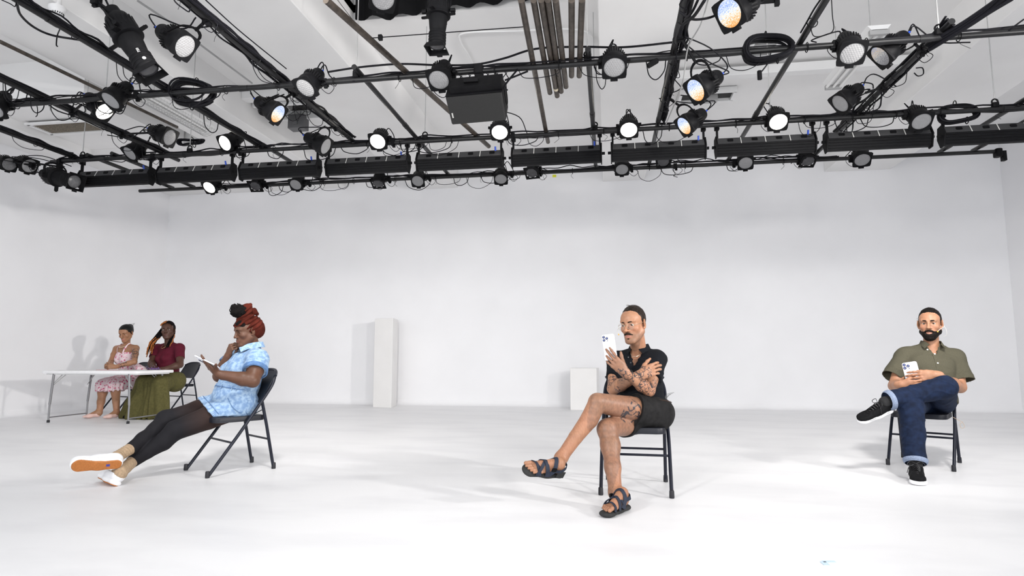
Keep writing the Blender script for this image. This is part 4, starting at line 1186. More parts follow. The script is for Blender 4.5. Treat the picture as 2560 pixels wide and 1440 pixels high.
# ---- head
def facing(pos, yaw, pitch=0, roll=0):
    """frame of a head or chest at pos: x = person's left... as seen, y = forward, z = up; yaw 0 looks at the viewer, + turns to the picture's right"""
    v = np.array([CO[0] - pos[0], CO[1] - pos[1], 0.]); v = unit(v)
    f = Rm('Z', yaw) @ v
    z = np.array((0, 0, 1.)); x = unit(np.cross(f, z))          # x: the person's right-hand side is +x
    Rr = np.stack([x, f, z], 1)
    Rr = Rr @ Rm('X', -pitch) @ Rm('Y', roll)
    return Rr
def head_prims(c, R, s=1.0, jaw=1.0, nose=1.0, wide=1.0, lips=1.0, lid=(.003, -.0058)):
    c = np.array(c, float)
    def T(p): return c + R @ (np.array(p, float) * s)
    out = []
    w = wide
    out.append(ell(T((0, -.016, .027)), np.array((.075 * w, .093, .081)) * s, R, .03 * s))
    out.append(ell(T((0, .018, -.03)), np.array((.060 * w, .066, .078)) * s, R, .02 * s))
    out.append(ell(T((0, .036, .038)), np.array((.059 * w, .050, .046)) * s, R, .03 * s))
    jw = .047 * jaw * w
    for q in (-1, 1):
        out.append(cone(T((q * jw * 1.08, -.002, -.052)), T((q * .020, .066, -.100)), .019 * s, .0165 * s, .03 * s))
        out.append(ell(T((q * .041 * w, .056, -.024)), np.array((.022, .022, .020)) * s, R, .022 * s))
        out.append(cone(T((q * .012, .083, .024)), T((q * .042, .070, .025)), .0095 * s, .0085 * s, .014 * s))
    out.append(ell(T((0, .074, -.100)), np.array((.021, .018, .017)) * s, R, .02 * s))
    out.append(ell(T((0, .066, -.062)), np.array((.034, .026, .030)) * s, R, .02 * s))
    # eyes: sockets
    for q in (-1, 1):
        out.append(ell(T((q * .0315 * w, .097, .004)), np.array((.0195, .018, .0125)) * s, R, .012 * s, 'sub'))
    # nose
    out.append(cone(T((0, .084, .016)), T((0, .104 + .004 * nose, -.024)), .0075 * s, .0100 * s, .010 * s))
    out.append(ell(T((0, .108 + .004 * nose, -.030)), np.array((.0115, .0115, .0095)) * s, R, .007 * s))
    for q in (-1, 1):
        out.append(ell(T((q * .0125, .096, -.033)), np.array((.0085, .011, .0080)) * s, R, .006 * s))
        out.append(ell(T((q * .007, .105, -.0415)), np.array((.0035, .0045, .0035)) * s, R, .003 * s, 'sub'))
    # mouth
    out.append(ecap(T((-.019, .084, -.0635)), T((.019, .084, -.0635)), .0055 * s, .0055 * s, R[:, 2], .8 * lips, .006 * s))
    out.append(ell(T((0, .091, -.0630)), np.array((.014, .0062, .0052 * lips)) * s, R, .006 * s))
    out.append(ell(T((0, .0895, -.0735)), np.array((.0165, .0068, .0062 * lips)) * s, R, .006 * s))
    out.append(ecap(T((-.021, .0985, -.0685)), T((.021, .0985, -.0685)), .0042 * s, .0042 * s, R[:, 2], .36, .003 * s, 'sub'))
    # lids
    for q in (-1, 1):
        e = T((q * .0315 * w, .0672, .002))
        zz = R[:, 2]
        out.append(ell(e, np.array((.0142, .0142, .0142)) * s, R, .003 * s, clip=[(e + R[:, 2] * lid[0] * s, -unit(R[:, 2] * 1.0 - R[:, 1] * .25))]))
        out.append(ell(e, np.array((.0140, .0138, .0138)) * s, R, .003 * s, clip=[(e + R[:, 2] * lid[1] * s, unit(R[:, 2] + R[:, 1] * .15))]))
    # ears
    for q in (-1, 1):
        Re = R @ Rm('Z', q * -24) @ Rm('X', -10)
        out.append(ell(T((q * .080 * w, -.012, -.004)), np.array((.0075, .019, .031)) * s, Re, .006 * s))
        out.append(ell(T((q * .085 * w, -.008, .002)), np.array((.005, .011, .018)) * s, Re, .004 * s, 'sub'))
        out.append(ell(T((q * .078 * w, -.002, -.030)), np.array((.0065, .009, .009)) * s, R, .006 * s))
    return out, T
EYEW = mat('eye_white', (.62, .60, .58), .25)
IRIS = mat('dark_brown_iris', (.03, .015, .008), .15)
LIDS = {}
def eyes(parent, T, R, s, look=(0, 0), w=1.0, closed=False):
    for q in (-1, 1):
        c = T((q * .0315 * w, .0672, .002))
        MB().lathe([(.0001, -.0122 * s)] + [(.0122 * s * sin(a), -.0122 * s * cos(a)) for a in np.linspace(.2, pi - .2, 12)] + [(.0001, .0122 * s)], 16, frame(c, R[:, 0], R[:, 1], R[:, 2])).build('eye', EYEW, parent)
        d = unit(R @ Rm('Z', look[0]) @ Rm('X', look[1]) @ np.array((0, 1., 0)))
        x = unit(np.cross(d, (0, 0, 1))); 
        MB().lathe([(.0074 * s, -.0015 * s), (.0066 * s, .0009 * s), (.003 * s, .0019 * s), (.0003, .0024 * s)], 16, frame(c + d * .0106 * s, x, np.cross(d, x), d)).build('iris', IRIS, parent)
def brows(parent, T, R, s, m, th=.0036, w=1.0, lift=0, y=.0):
    for q in (-1, 1):
        pts = [T((q * .012 * w, .0915 + y, .0215 + lift)), T((q * .024 * w, .0900 + y, .0245 + lift)), T((q * .038 * w, .0810 + y, .0250 + lift)), T((q * .051 * w, .0680 + y, .0200 + lift))]
        MB().tube(spline(pts, 5), [th * s * v for v in np.interp(np.linspace(0, 1, 16), (0, .15, .6, 1), (.7, 1.1, .9, .3))], 7).build('eyebrow', m, parent)

# ---- hand: palm plus five bent fingers
def hand_prims(wrist, fwd, nrm, side, s=1.0, curl=(20, 25, 30, 35), curl2=None, spread=4.0, thumb=(35, 20, 20), thumb_in=0.3, k=.006):
    """wrist point; fwd: towards the fingers; nrm: back of the hand; side: +1 thumb on cross(fwd, nrm) side.
    returns the primitives and the finger tips"""
    f = unit(fwd); n = unit(np.array(nrm) - f * (f @ np.array(nrm))); t = np.cross(f, n) * side     # t points to the thumb side
    w = np.array(wrist, float); out = []; tips = []
    out.append(ecap(w + f * .010 * s, w + f * .050 * s + t * .010 * s, .027 * s, .034 * s, n, .50, .012 * s))
    out.append(ecap(w + f * .050 * s + t * .018 * s, w + f * .082 * s + t * .020 * s, .020 * s, .018 * s, n, .62, .010 * s))
    out.append(ecap(w + f * .045 * s - t * .016 * s, w + f * .074 * s - t * .022 * s, .022 * s, .016 * s, n, .62, .010 * s))
    out.append(ecap(w - f * .03 * s, w + f * .02 * s, .027 * s, .026 * s, n, .72, .02 * s))
    base = [(.088, .031), (.092, .010), (.087, -.012), (.077, -.032)]
    lens = [(.042, .026, .020), (.047, .029, .021), (.043, .027, .020), (.034, .021, .018)]
    curl2 = curl2 or curl
    for i in range(4):
        b = w + f * base[i][0] * s + t * base[i][1] * s
        d = unit(f * cos(radians(spread * (1.5 - i))) + t * sin(radians(spread * (1.5 - i))))
        a = 0; pts = [b - d * .012 * s, b]
        for j, Ls in enumerate(lens[i]):
            a += (curl[i] if j == 0 else curl2[i] * (1.0 if j == 1 else .7))
            dd = d * cos(radians(a)) - n * sin(radians(a))
            pts.append(pts[-1] + dd * Ls * s)
        r = (.0092, .0094, .0084, .0078, .0066) if i < 3 else (.0082, .0082, .0074, .0068, .0058)
        if i == 1: r = tuple(q * 1.03 for q in r)
        out += limb(pts, [q * s for q in r], k * s)
        tips.append(pts[-1])
    b = w + f * .018 * s + t * .024 * s - n * .006 * s
    a0 = radians(thumb[0]); d = unit(f * cos(a0) + t * sin(a0) - n * thumb_in)
    p1 = b + d * .042 * s
    a1 = radians(thumb[0] - thumb[1]); d1 = unit(f * cos(a1) + t * sin(a1) - n * thumb_in)
    p2 = p1 + d1 * .032 * s
    a2 = radians(thumb[0] - thumb[1] - thumb[2]); d2 = unit(f * cos(a2) + t * sin(a2) - n * thumb_in * .8)
    p3 = p2 + d2 * .024 * s
    out += limb([b, p1, p2, p3], [.015 * s, .0118 * s, .0104 * s, .0082 * s], .009 * s)
    tips.append(p3)
    return out, tips
def bbox(pts, m):
    P = np.array(pts); return P.min(0) - m, P.max(0) + m

def skin_colour(base, lips=None, T=None, R=None, s=1.0, extra=()):
    base = np.array(base); 
    def fn(V):
        C_ = np.tile(base, (len(V), 1)) * (1 + .05 * sn(V, 30))[:, None]
        C_[:, 0] *= 1 + .04 * sn(V, 17, 3)
        if T is not None:
            o = T((0, 0, 0)); q = (V - o) @ R / s
            m = np.exp(-((q[:, 0] / .020) ** 4 + ((q[:, 2] + .068) / .0095) ** 4)) * (q[:, 1] > .07)
            C_ = C_ * (1 - m[:, None]) + np.array(lips) * m[:, None]
            la = np.exp(-(((np.abs(q[:, 0]) - .0305) / .0145) ** 4 + ((q[:, 2] - .0045) / .0026) ** 2)) * (q[:, 1] > .055) * .62
            C_ = C_ * (1 - la[:, None])
            ck = np.exp(-(((np.abs(q[:, 0]) - .04) / .02) ** 2 + ((q[:, 2] + .028) / .02) ** 2)) * (q[:, 1] > .03) * .25
            C_ = C_ * (1 - ck[:, None] * np.array((0.0, .35, .35)))
            for f in extra: C_ = f(V, q, C_)
        else:
            for f in extra: C_ = f(V, None, C_)
        return np.clip(C_, 0, 1)
    return fn
def ink(p0, p1, r, f=60, th=.25, seed=0, col=(.022, .024, .032), st=.8, band=.12):
    """tattoo: dark curling line work laid in the skin around the segment p0-p1"""
    p0 = np.array(p0); p1 = np.array(p1); d = p1 - p0; L2 = d @ d
    def fn(V, q, C_):
        t = ((V - p0) @ d) / L2; tc_ = np.clip(t, 0, 1)
        dist = np.linalg.norm(V - p0 - tc_[:, None] * d, axis=1)
        m = (dist < r)
        a = sn(V, f, seed); b = sn(V, f * 1.9, seed + 5); c2 = sn(V, f * .45, seed + 9)
        line = (np.abs(a + .35 * b) < band) | ((b > .35) & (c2 > .25))
        line &= (c2 > -th)
        w = (m & line).astype(float) * st
        return C_ * (1 - w[:, None]) + np.array(col) * w[:, None]
    return fn
# ------------------------------------------------------------------ people
def grow(ps, e, k=None, clip=(), fl=None):
    out = []
    for p in ps:
        def fn(q, p=p): return p.fn(q) - e
        out.append(P_(fn, p.lo - e, p.hi + e, p.k if k is None else k, p.op, list(p.clip) + list(clip)))
    return out
def mid(a, b, t=.5): return np.array(a) * (1 - t) + np.array(b) * t
def torso_frame(shR, shL, pel):
    x = unit(np.array(shR) - np.array(shL)); up = unit(mid(shR, shL) - pel)
    f = unit(np.cross(up, x)); z = np.cross(x, f)
    return np.stack([x, f, z], 1)
def torso_prims(shR, shL, hipR, hipL, neck, s=1.0, chest=.105, belly=.095, waist=.135, bust=0, hips=.10, hipf=1.0, shr=.052, chw=.15):
    pel = mid(hipR, hipL); msh = mid(shR, shL); R = torso_frame(shR, shL, pel)
    def T(base, p): return base + R @ (np.array(p, float) * s)
    out = [ecap(hipR, hipL, hips * s, hips * s, R[:, 2], hipf, .04)]
    ax = msh - pel
    out.append(ell(pel + ax * .30 + R[:, 1] * .012 * s, np.array((waist, belly, .13)) * s, R, .07))
    out.append(ell(pel + ax * .70 + R[:, 1] * .004 * s, np.array((chw, chest, .17)) * s, R, .07))
    out.append(ell(pel + ax * .50 + R[:, 1] * .008 * s, np.array(((waist + chw) / 2, (belly + chest) / 2, .14)) * s, R, .06))
    for q, sh in ((1, shR), (-1, shL)):
        out.append(cone(mid(msh, sh, .35) - R[:, 2] * .045 * s, np.array(sh) - R[:, 2] * .012 * s, .072 * s, shr * s, .05))
        out.append(cone(np.array(neck) - R[:, 2] * .015, mid(msh, sh, .8) + R[:, 2] * .012, .042 * s, .036 * s, .04))
        out.append(ell(T(pel + ax * .72, (q * .072, .062, .0)), np.array((.075, .045, .06)) * s, R, .05))
        if bust: out.append(ell(T(pel + ax * .66, (q * .068, .078, .0)), np.array((.062, .05 + bust, .062)) * s, R, .035))
    return out, R, pel, msh
def wrinkle(a=.0035, f=22, seed=0, aniso=(1, 1, 2.2)):
    an = np.array(aniso)
    def fn(V, N):
        q = V * an
        r = 1 - np.abs(sn(q, f, seed)) * 1.6
        return a * (.6 * sn(V, f * .5, seed + 3) + .7 * np.maximum(r, 0) ** 3 * (.5 + .5 * sn(V, 7, seed + 1)))
    return fn
def foot_prims(heel, f, u, m, L=.26, s=1.0, toes=True, k=.012, curl=0.0):
    """bare foot: heel is the point under the heel, f to the toes, u up, m to the big toe side"""
    f = unit(f); u = unit(np.array(u) - f * (f @ np.array(u))); m = unit(np.array(m) - f * (f @ np.array(m)) - u * (u @ np.array(m)))
    def T(a, b, c): return np.array(heel) + f * a * L / .26 + m * b + u * c
    out = [ell(T(.035, 0, .034), (.034, .034, .034), None, .02), cone(T(.035, 0, .036), T(.16, .008, .026), .030, .026, .02),
           cone(T(.045, .0, .075), T(.15, .010, .038), .034, .024, .02), ecap(T(.10, -.012, .022), T(.172, -.016, .018), .024, .026, u, .7, .015), ecap(T(.165, .018, .022), T(.175, .02, .020), .026, .026, u, .75, .015)]
    if toes:
        for i, (b, a0, ln, r) in enumerate(((.030, .192, .052, .0128), (.009, .196, .048, .0088), (-.008, .190, .042, .0085), (-.023, .182, .037, .0082), (-.037, .170, .033, .0080))):
            p0 = T(a0 - .02, b, .020); p1 = T(a0 + ln * .5, b * 1.04, .021); p2 = T(a0 + ln, b * 1.04, .012 + (.002 if i == 0 else 0))
            out += limb([p0, p1, p2], [r, r * .98, r * .92], .0045)
            out.append(ell(p2 + u * r * .55 + f * r * .1, (r * .7, r * .7, r * .5), np.stack([m, f, u], 1), .002))
    else:
        out.append(ecap(T(.17, 0, .022), T(.235, .012, .018), .038, .022, u, .6, .02))
    return out, T
def legseg(hip, knee, ankle, rt=.088, rk=.058, rc=.060, ra=.038, back=None, k=.03):
    """thigh, knee and calf with a calf bulge towards 'back'"""
    hip, knee, ankle = map(np.array, (hip, knee, ankle))
    b = np.zeros(3) if back is None else unit(back)
    c1 = mid(knee, ankle, .28) + b * .018; c2 = mid(knee, ankle, .62) + b * .006
    return [cone(hip, mid(hip, knee, .5), rt, mid([rt], [rk], .42)[0], k), cone(mid(hip, knee, .5), knee, mid([rt], [rk], .42)[0], rk, k),
            cone(knee, c1, rk * .96, rc, k), cone(c1, c2, rc, mid([rc], [ra], .62)[0], k), cone(c2, ankle, mid([rc], [ra], .62)[0], ra, k),
            ell(knee - b * .010, (rk * .84,) * 3, None, k)]
def armseg(sh, el, wr, ru=.050, re=.040, rw=.026, k=.02, up=None):
    sh, el, wr = map(np.array, (sh, el, wr))
    return [cone(sh, mid(sh, el, .45), ru * 1.08, ru, k), cone(mid(sh, el, .45), el, ru, re, k), cone(el, mid(el, wr, .28), re * .97, re * 1.06, k), cone(mid(el, wr, .28), wr, re * 1.06, rw, k)]
def onsurf(prims, p, inward, o=.003):
    """slide p along inward until it lies o above the surface of the primitives"""
    p = np.array(p, float); inward = unit(inward)
    for _ in range(80):
        d = fval(prims, p)
        if d < o: break
        p = p + inward * max((d - o) * .8, .0008)
    return p
def fval(prims, p):
    """the blended distance at one point"""
    f = 1.0
    for q in prims:
        d = float(q.fn(p[None])[0]); k = q.k
        if q.op == 'add':
            h = max(k - abs(f - d), 0) / k; f = min(f, d) - h * h * k * .25
        else:
            d = -d; h = max(k - abs(f - d), 0) / k; f = max(f, d) + h * h * k * .25
    return f
def ring_on(prims, c, nrm, R0=.32, o=.003, n=40):
    """closed line round the surface in the plane through c"""
    u = unit(np.cross(nrm, (.1, .2, 1))) ; v = np.cross(unit(nrm), u)
    return [onsurf(prims, np.array(c) + (u * cos(a) + v * sin(a)) * R0, -(u * cos(a) + v * sin(a)), o) for a in np.linspace(0, 2 * pi, n + 1)[:-1]]
def phone(label, c, up, nrm, s=1.0, owner=None):
    """white phone; nrm is its back, up its top edge"""
    n = unit(nrm); y = unit(np.array(up) - n * (n @ np.array(up))); x = np.cross(y, n)
    t = thing('mobile_phone', label, 'phone', M=frame(c, x * s, y * s, n * s))
    MB().rbox((0, 0, 0), (.0775, .160, .008), .011, n=6).build('phone_body', mat('white_phone_shell', (.80, .81, .86), .3, noise=.0), t, local=True, bevel=.0008)
    MB().rbox((0, 0, -.0046), (.073, .1555, .0014), .009, n=6).build('screen', mat('phone_screen_glass', (.02, .02, .025), .1), t, local=True)
    cm = MB().rbox((-.018, .056, .0048), (.037, .039, .0024), .009, n=5); cm.build('camera_bump', MATS['white_phone_shell'], t, local=True)
    for (a, b) in ((-.027, .066), (-.027, .047), (-.0085, .0565)):
        l = MB().lathe([(.0082, .005), (.0082, .0088), (.0070, .0092)], 20, frame((a, b, 0), (1, 0, 0), (0, 1, 0), (0, 0, 1))).build('camera_lens', mat('navy_lens_ring', (.012, .015, .06), .25), t, local=True)
        MB().lathe([(.0035, .0092), (.003, .0098)], 12, frame((a, b, 0), (1, 0, 0), (0, 1, 0), (0, 0, 1))).build('lens_glass', mat('lens_glint', (.15, .2, .45), .1), l, local=True)
    MB().lathe([(.003, .005), (.0028, .0066)], 12, frame((-.006, .041, 0), (1, 0, 0), (0, 1, 0), (0, 0, 1))).build('flash', MATS['navy_lens_ring'], t, local=True)
    return t
def strap(parent, name, pts, r, m, w=.35, n=8):
    return MB().tube(spline(pts, 6), r, n, flat=w).build(name, m, parent)
def ribbon(pts, nrm, w, th=.004):
    """flat band through pts with its face along nrm(pts)"""
    P = spline(pts, 6); vs = []
    for i, p in enumerate(P):
        t = unit(P[min(i + 1, len(P) - 1)] - P[max(i - 1, 0)]); n = nrm(p) if callable(nrm) else np.array(nrm)
        n = unit(n - t * (t @ n)); sdir = np.cross(t, n)
        for (a, b) in ((-1, 0), (1, 0), (1, 1), (-1, 1)): vs.append(p + sdir * a * w / 2 + n * b * th)
    fs = [(3, 2, 1, 0), tuple(len(vs) - 4 + k for k in range(4))]
    for i in range(len(P) - 1):
        for k in range(4): fs.append((i * 4 + k, i * 4 + (k + 1) % 4, i * 4 + 4 + (k + 1) % 4, i * 4 + 4 + k))
    return MB().add(vs, fs)
VIEW = lambda p: unit(np.array((CO[0] - p[0], CO[1] - p[1], 0)))
def pdir(p, right, up, near):
    """direction given as seen from the front: to the right, up, and towards the viewer"""
    v = VIEW(p); r = unit(np.cross((0, 0, 1), v)); 
    return unit(r * right + np.array((0, 0, 1.)) * up + v * near)
def thumb_side(f, n, tdir):
    return 1 if np.cross(unit(f), unit(n)) @ np.array(tdir) > 0 else -1
SKIN = mat('skin', (1, 1, 1), .46, spec=.35, attr='Col', noise=.10, nscale=60, bump=.06, bscale=260)
mat('clear_plastic_boom', (.75, .72, .66), .3)
mat('amber_foam', (.85, .45, .08), .7)
def skinmat(name, rough=.46): return mat(name, (1, 1, 1), rough, spec=.4, attr='Col', noise=.10, nscale=60, bump=.06, bscale=260)
# ---- man in the black polo shirt
def man_polo():
    N = thing('person', 'seated man in a black polo shirt and shorts, raising a white phone', 'person', JZ(1590, 1240, 0))
    hipL, hipR = J(1642, 1034, 4.46), J(1592, 1044, 4.50)
    kL, aL = J(1494, 1006, 4.10), J(1402, 1146, 3.98)
    kR, aR = J(1519, 1073, 4.13), J(1539, 1232, 3.92)
    shR, shL, neck = J(1540, 900, 4.66), J(1644, 896, 4.55), J(1599, 878, 4.60)
    elR, wrR = J(1533, 972, 4.50), J(1602, 937, 4.24)
    elL, wrL = J(1622, 976, 4.36), J(1560, 929, 4.17)
    hd = J(1583, 810, 4.46); s = 1.12
    hR_ = facing(hd, -27, 9, 3)
    hp, T = head_prims(hd, hR_, s, jaw=1.02, nose=1.4, wide=.93, lid=(-.0005, -.0060), lips=.75)
    tp, R, pel, msh = torso_prims(shR, shL, hipR, hipL, neck, 1.0, chest=.098, belly=.088, waist=.118, hips=.098, chw=.132)
    body = list(tp)
    body += [cone(neck - R[:, 2] * .04, T((0, -.022, -.055)), .058, .054, .03), cone(neck + R[:, 1] * .03 - R[:, 2] * .02, T((0, .03, -.085)), .034, .030, .02)]
    bkL = unit(pdir(kL, .5, -.5, -.4)); bkR = pdir(kR, .25, 0, -1)
    lgL = legseg(hipL, kL, aL, .096, .062, .058, .038, bkL); lgR = legseg(hipR, kR, aR, .092, .064, .060, .040, bkR)
    for p in lgL: p.k = .007
    body += lgR + lgL
    arR = armseg(shR, elR, wrR, .049, .041, .028); arL = armseg(shL, elL, wrL, .049, .041, .028)
    body += arR + arL
    # left hand behind the phone
    f = unit(J(1511, 880, 4.14) - wrL); n = pdir(wrL, -.25, .0, 1); td = pdir(wrL, .8, .6, 0)
    h1, tips1 = hand_prims(wrL, f, n, thumb_side(f, n, td), 1.02, curl=(2, 8, 16, 22), curl2=(6, 20, 32, 38), spread=5, thumb=(24, -6, -4), thumb_in=.35)
    # right hand round the left upper arm
    f2 = unit(J(1638, 921, 4.24) - wrR); n2 = pdir(wrR, .15, .25, 1); td2 = pdir(wrR, -.1, 1, 0)
    h2, tips2 = hand_prims(wrR, f2, n2, thumb_side(f2, n2, td2), 1.02, curl=(26, 26, 28, 32), curl2=(38, 40, 42, 44), spread=1.5, thumb=(40, 14, 6), thumb_in=.1)
    body += h1 + h2
    # feet
    hlR = JZ(1563, 1262, .03); tR = JZ(1507, 1283, .03)
    fR = unit(tR - hlR); fp1, FT1 = foot_prims(hlR - fR * .01, fR, (0, 0, 1), np.cross(fR, (0, 0, 1)) * -1 if False else pdir(hlR, 1, 0, .3), .262)
    body.append(cone(aR, FT1(.045, 0, .07), .040, .036, .03))
    hlL = J(1404, 1180, 3.97) ; tL = J(1322, 1172, 3.86)
    fL = unit(tL - hlL); uL = unit(pdir(hlL, .10, .80, -.15) + unit(kL - aL) * .0); mL = pdir(hlL, -.1, .35, -1)
    uL = pdir(hlL, .05, .75, .62); mL = pdir(hlL, 0, .62, -.75)
    fp2, FT2 = foot_prims(hlL, fL, uL, mL, .262)
    body.append(cone(aL, FT2(.045, 0, .06), .038, .036, .03))
    body += fp1 + fp2 + hp
    fine = [(*bbox([hd + hR_ @ np.array(q) for q in ((.1, .14, .14), (-.1, -.12, -.155))] + [hd + hR_ @ np.array(q) for q in ((-.1, .14, .14), (.1, -.12, -.155))], .01), .0026)]
    fine.append((*bbox([wrL, elL, mid(elR, wrR, .25), wrR] + tips1 + tips2, .05), .0027))
    fine.append((*bbox([FT1(-.02, 0, 0), FT1(.25, .04, .05), FT1(.25, -.05, 0)], .015), .003)); fine.append((*bbox([FT2(-.02, 0, 0), FT2(.25, .04, .05), FT2(.25, -.05, 0)], .015), .003))
    def stub(V, q, C_):
        m = ((q[:, 1] > -.01) & (q[:, 2] < -.045) & (np.abs(q[:, 0]) < .08)).astype(float) * np.clip((-.035 - q[:, 2]) / .03, 0, 1) * (.42 + .15 * sn(V, 90))
        lip = np.exp(-((q[:, 0] / .024) ** 4 + ((q[:, 2] + .068) / .012) ** 4))
        m = m * (1 - lip)
        return C_ * (1 - m[:, None]) + np.array((.10, .065, .05)) * m[:, None]
    def hairy(V, q, C_):
        m = (V[:, 2] < .66).astype(float) * np.clip(.5 + sn(V * np.array((1, 1, .25)), 260), 0, 1) * .16
        return C_ * (1 - m[:, None] * np.array((.8, 1, 1)))
    ex = [stub, hairy, ink(mid(elL, wrL, .12), mid(elL, wrL, .95), .062, 85, .35, 1, st=.95, band=.17), ink(mid(shR, elR, .62), mid(shR, elR, .86), .075, 80, .4, 2, band=.16),
          ink(mid(elR, wrR, .30), mid(elR, wrR, .55), .06, 75, .1, 4), ink(mid(elR, wrR, .86), wrR + f2 * .03, .05, 85, .5, 6, band=.2), ink(mid(shL, elL, .70), elL, .055, 70, .2, 8, st=.7),
          ink(mid(hipL, kL, .50) + pdir(kL, 0, -.12, .5) * .05, mid(hipL, kL, .58), .085, 48, .2, 11, st=.95, band=.2), ink(tips1[0] - f * .05, tips1[0] - f * .035, .014, 100, .9, 12, st=.7)]
    sk = skin_colour((.375, .185, .108), (.42, .17, .13), T, hR_, s, ex)
    sdf_object('body', body, .0052, SKIN, N, fine, sk, it=1)
    eyes(N, T, hR_, s, (-8, -22), .93)
    HAIR = mat('dark_brown_hair', (.016, .010, .007), .5, spec=.18, noise=.5, nscale=70)
    brows(N, T, hR_, s, HAIR, .0036, .93, lift=-.003)
    # slicked back hair
    c = T((0, -.018, .033))
    hl = [(T((0, .090, .033)), unit(hR_ @ np.array((0, .80, -.60)))), (T((0, -.03, -.055)), unit(hR_ @ np.array((0, .25, -1.))))]
    hr = [ell(c, np.array((.0725, .094, .088)) * s, hR_, .02, clip=hl)]
    hr += [ell(T((0, -.10, -.02)), np.array((.035, .03, .03)) * s, hR_, .02)]
    hr += [ell(T((q * .082, .045, -.030)), np.array((.03, .052, .062)) * s, hR_, .012, 'sub') for q in (-1, 1)]
    def hd_(V, Nn):
        q = (V - T((0, 0, 0))) @ hR_ / s
        return .0006 * np.sin(q[:, 0] * 520 + 3 * np.sin(q[:, 1] * 30)) * np.clip((.07 - q[:, 1]) * 40, 0, 1) + .0012 * sn(V, 90)
    sdf_object('hair', hr, .003, HAIR, N, disp=hd_)
    w = MB()
    for k in range(9):
        a = T((.03 - .007 * k, .0 + .006 * k, .121 - .0009 * k * k * .3)); w.tube(spline([a, a + hR_ @ np.array((.002, -.01, .004)), a + hR_ @ np.array((.004 - .001 * k, -.03, .002)), a + hR_ @ np.array((.01, -.05, -.002))], 4), .0009, 4)
    w.build('loose_hair', HAIR, N)
    # moustache and chin tuft
    mo = []
    for q in (-1, 1): mo += limb([T((q * .002, .101, -.050)), T((q * .016, .0965, -.053)), T((q * .029, .083, -.061))], [.0052 * s, .0052 * s, .0026 * s], .004)
    sdf_object('moustache', mo, .0018, HAIR, N, disp=lambda V, Nn: .0012 * sn(V, 400))
    sdf_object('chin_tuft', [ell(T((0, .093, -.0835)), np.array((.008, .004, .004)) * s, hR_, .003)], .0016, HAIR, N)
    # round wire glasses
    GOLD = mat('gold_wire', (.62, .55, .42), .25, .9)
    g = MB()
    for q in (-1, 1):
        cc = T((q * .0315, .106, -.004)); g.tube([cc + hR_ @ (np.array((.0225 * cos(a), -.004 * q * 0 - .006 * abs(cos(a)) * (1 if cos(a) * q > 0 else 0), .0205 * sin(a))) * s) for a in np.linspace(0, 2 * pi, 29)[:-1]], .0011, 6, closed=True)
        g.tube(spline([T((q * .054, .098, .0)), T((q * .068, .060, .002)), T((q * .077, .0, .006)), T((q * .079, -.02, -.004))], 5), .0012, 6)
    g.tube(spline([T((-.0095, .107, .002)), T((0, .112, .006)), T((.0095, .107, .002))], 5), .0011, 6)
    go = g.build('eyeglasses', GOLD, N)
    for q in (-1, 1):
        cc = T((q * .0315, .106, -.004))
        MB().lathe([(.021 * s, 0), (.021 * s, .0006)], 24, frame(cc, hR_[:, 0], hR_[:, 2], hR_[:, 1])).build('spectacle_lens', mat('clear_glass', (.5, .5, .5), .02, alpha=.04), go)
    # headset microphone
    mc = MB().tube(spline([T((.080, .0, -.01)), T((.086, .05, -.02)), T((.075, .085, -.03)), T((.060, .100, -.046))], 6), .0012, 6)
    mco = mc.build('headset_microphone', MATS['clear_plastic_boom'], N)
    MB().lathe([(.001, -.006), (.004, -.004), (.0045, .002), (.001, .006)], 10, frame(T((.058, .102, -.050)), hR_[:, 0], hR_[:, 1], hR_[:, 2])).build('microphone_tip', MATS['amber_foam'], mco)
    # necklace
    MB().tube(spline([neck + R @ np.array(q) for q in ((-.055, .02, .02), (-.045, .075, -.03), (-.02, .105, -.062), (.0, .112, -.068), (.02, .105, -.062), (.045, .075, -.03), (.055, .02, .02))], 6), .0014, 6).build('necklace', GOLD, N)
    # polo shirt
    BLK = mat('black_knit_cotton', (.005, .006, .009), .9, sheen=.0, spec=.2, noise=.3, nscale=90, bump=.25, bscale=420)
    tsp = grow(tp, .013)
    hemp = pel + R[:, 2] * .045
    sh = [P_(p.fn, p.lo, p.hi, p.k, p.op, p.clip + [(hemp, -R[:, 2])]) for p in tsp]
    for (a, b, rr) in ((shR, elR, 1), (shL, elL, 1)):
        e = mid(a, b, .60 if a is shR else .62); d = unit(b - a)
        sh += [cone(a - d * .0, mid(a, b, .8), (.062), .060, .03, clip=[(e, d)])]
    vn = neck + R @ np.array((0, .10, -.055))
    cutd = unit(R @ np.array((0, 1, .25)))
    sh.append(ell(neck + R @ np.array((0, .02, .06)), (.062, .062, .09), R, .008, 'sub'))
    for (w_, z_) in ((.044, -.01), (.034, -.045), (.022, -.08), (.010, -.108)): sh.append(rbx(neck + R @ np.array((.004, .10, z_)), (w_, .06, .024), .012, R, .012, 'sub'))
    SD = wrinkle(.009, 13, 2)
    sdf_object('polo_shirt', sh, .0046, BLK, N, disp=lambda V, Nn: SD(V, Nn))
    # collar and placket
    for q in (-1, 1):
        pts = [neck + R @ np.array(v) for v in ((q * .012, -.062, .040), (q * .058, -.035, .040), (q * .070, .02, .022), (q * .058, .075, -.006), (q * .040, .104, -.030))]
        ribbon(pts, lambda p: unit((p - neck) * np.array((1, 1, .1)) + np.array((0, 0, .03))), .046, .004).build('collar', BLK, N)
    for (z_, x_) in ((-.075, .040), (-.115, .022)):
        MB().lathe([(.0055, 0), (.0055, .002), (.003, .003)], 12, frame(neck + R @ np.array((x_, .128, z_)), R[:, 0], R[:, 2], R[:, 1])).build('button', mat('dark_button', (.05, .05, .055), .3), N)
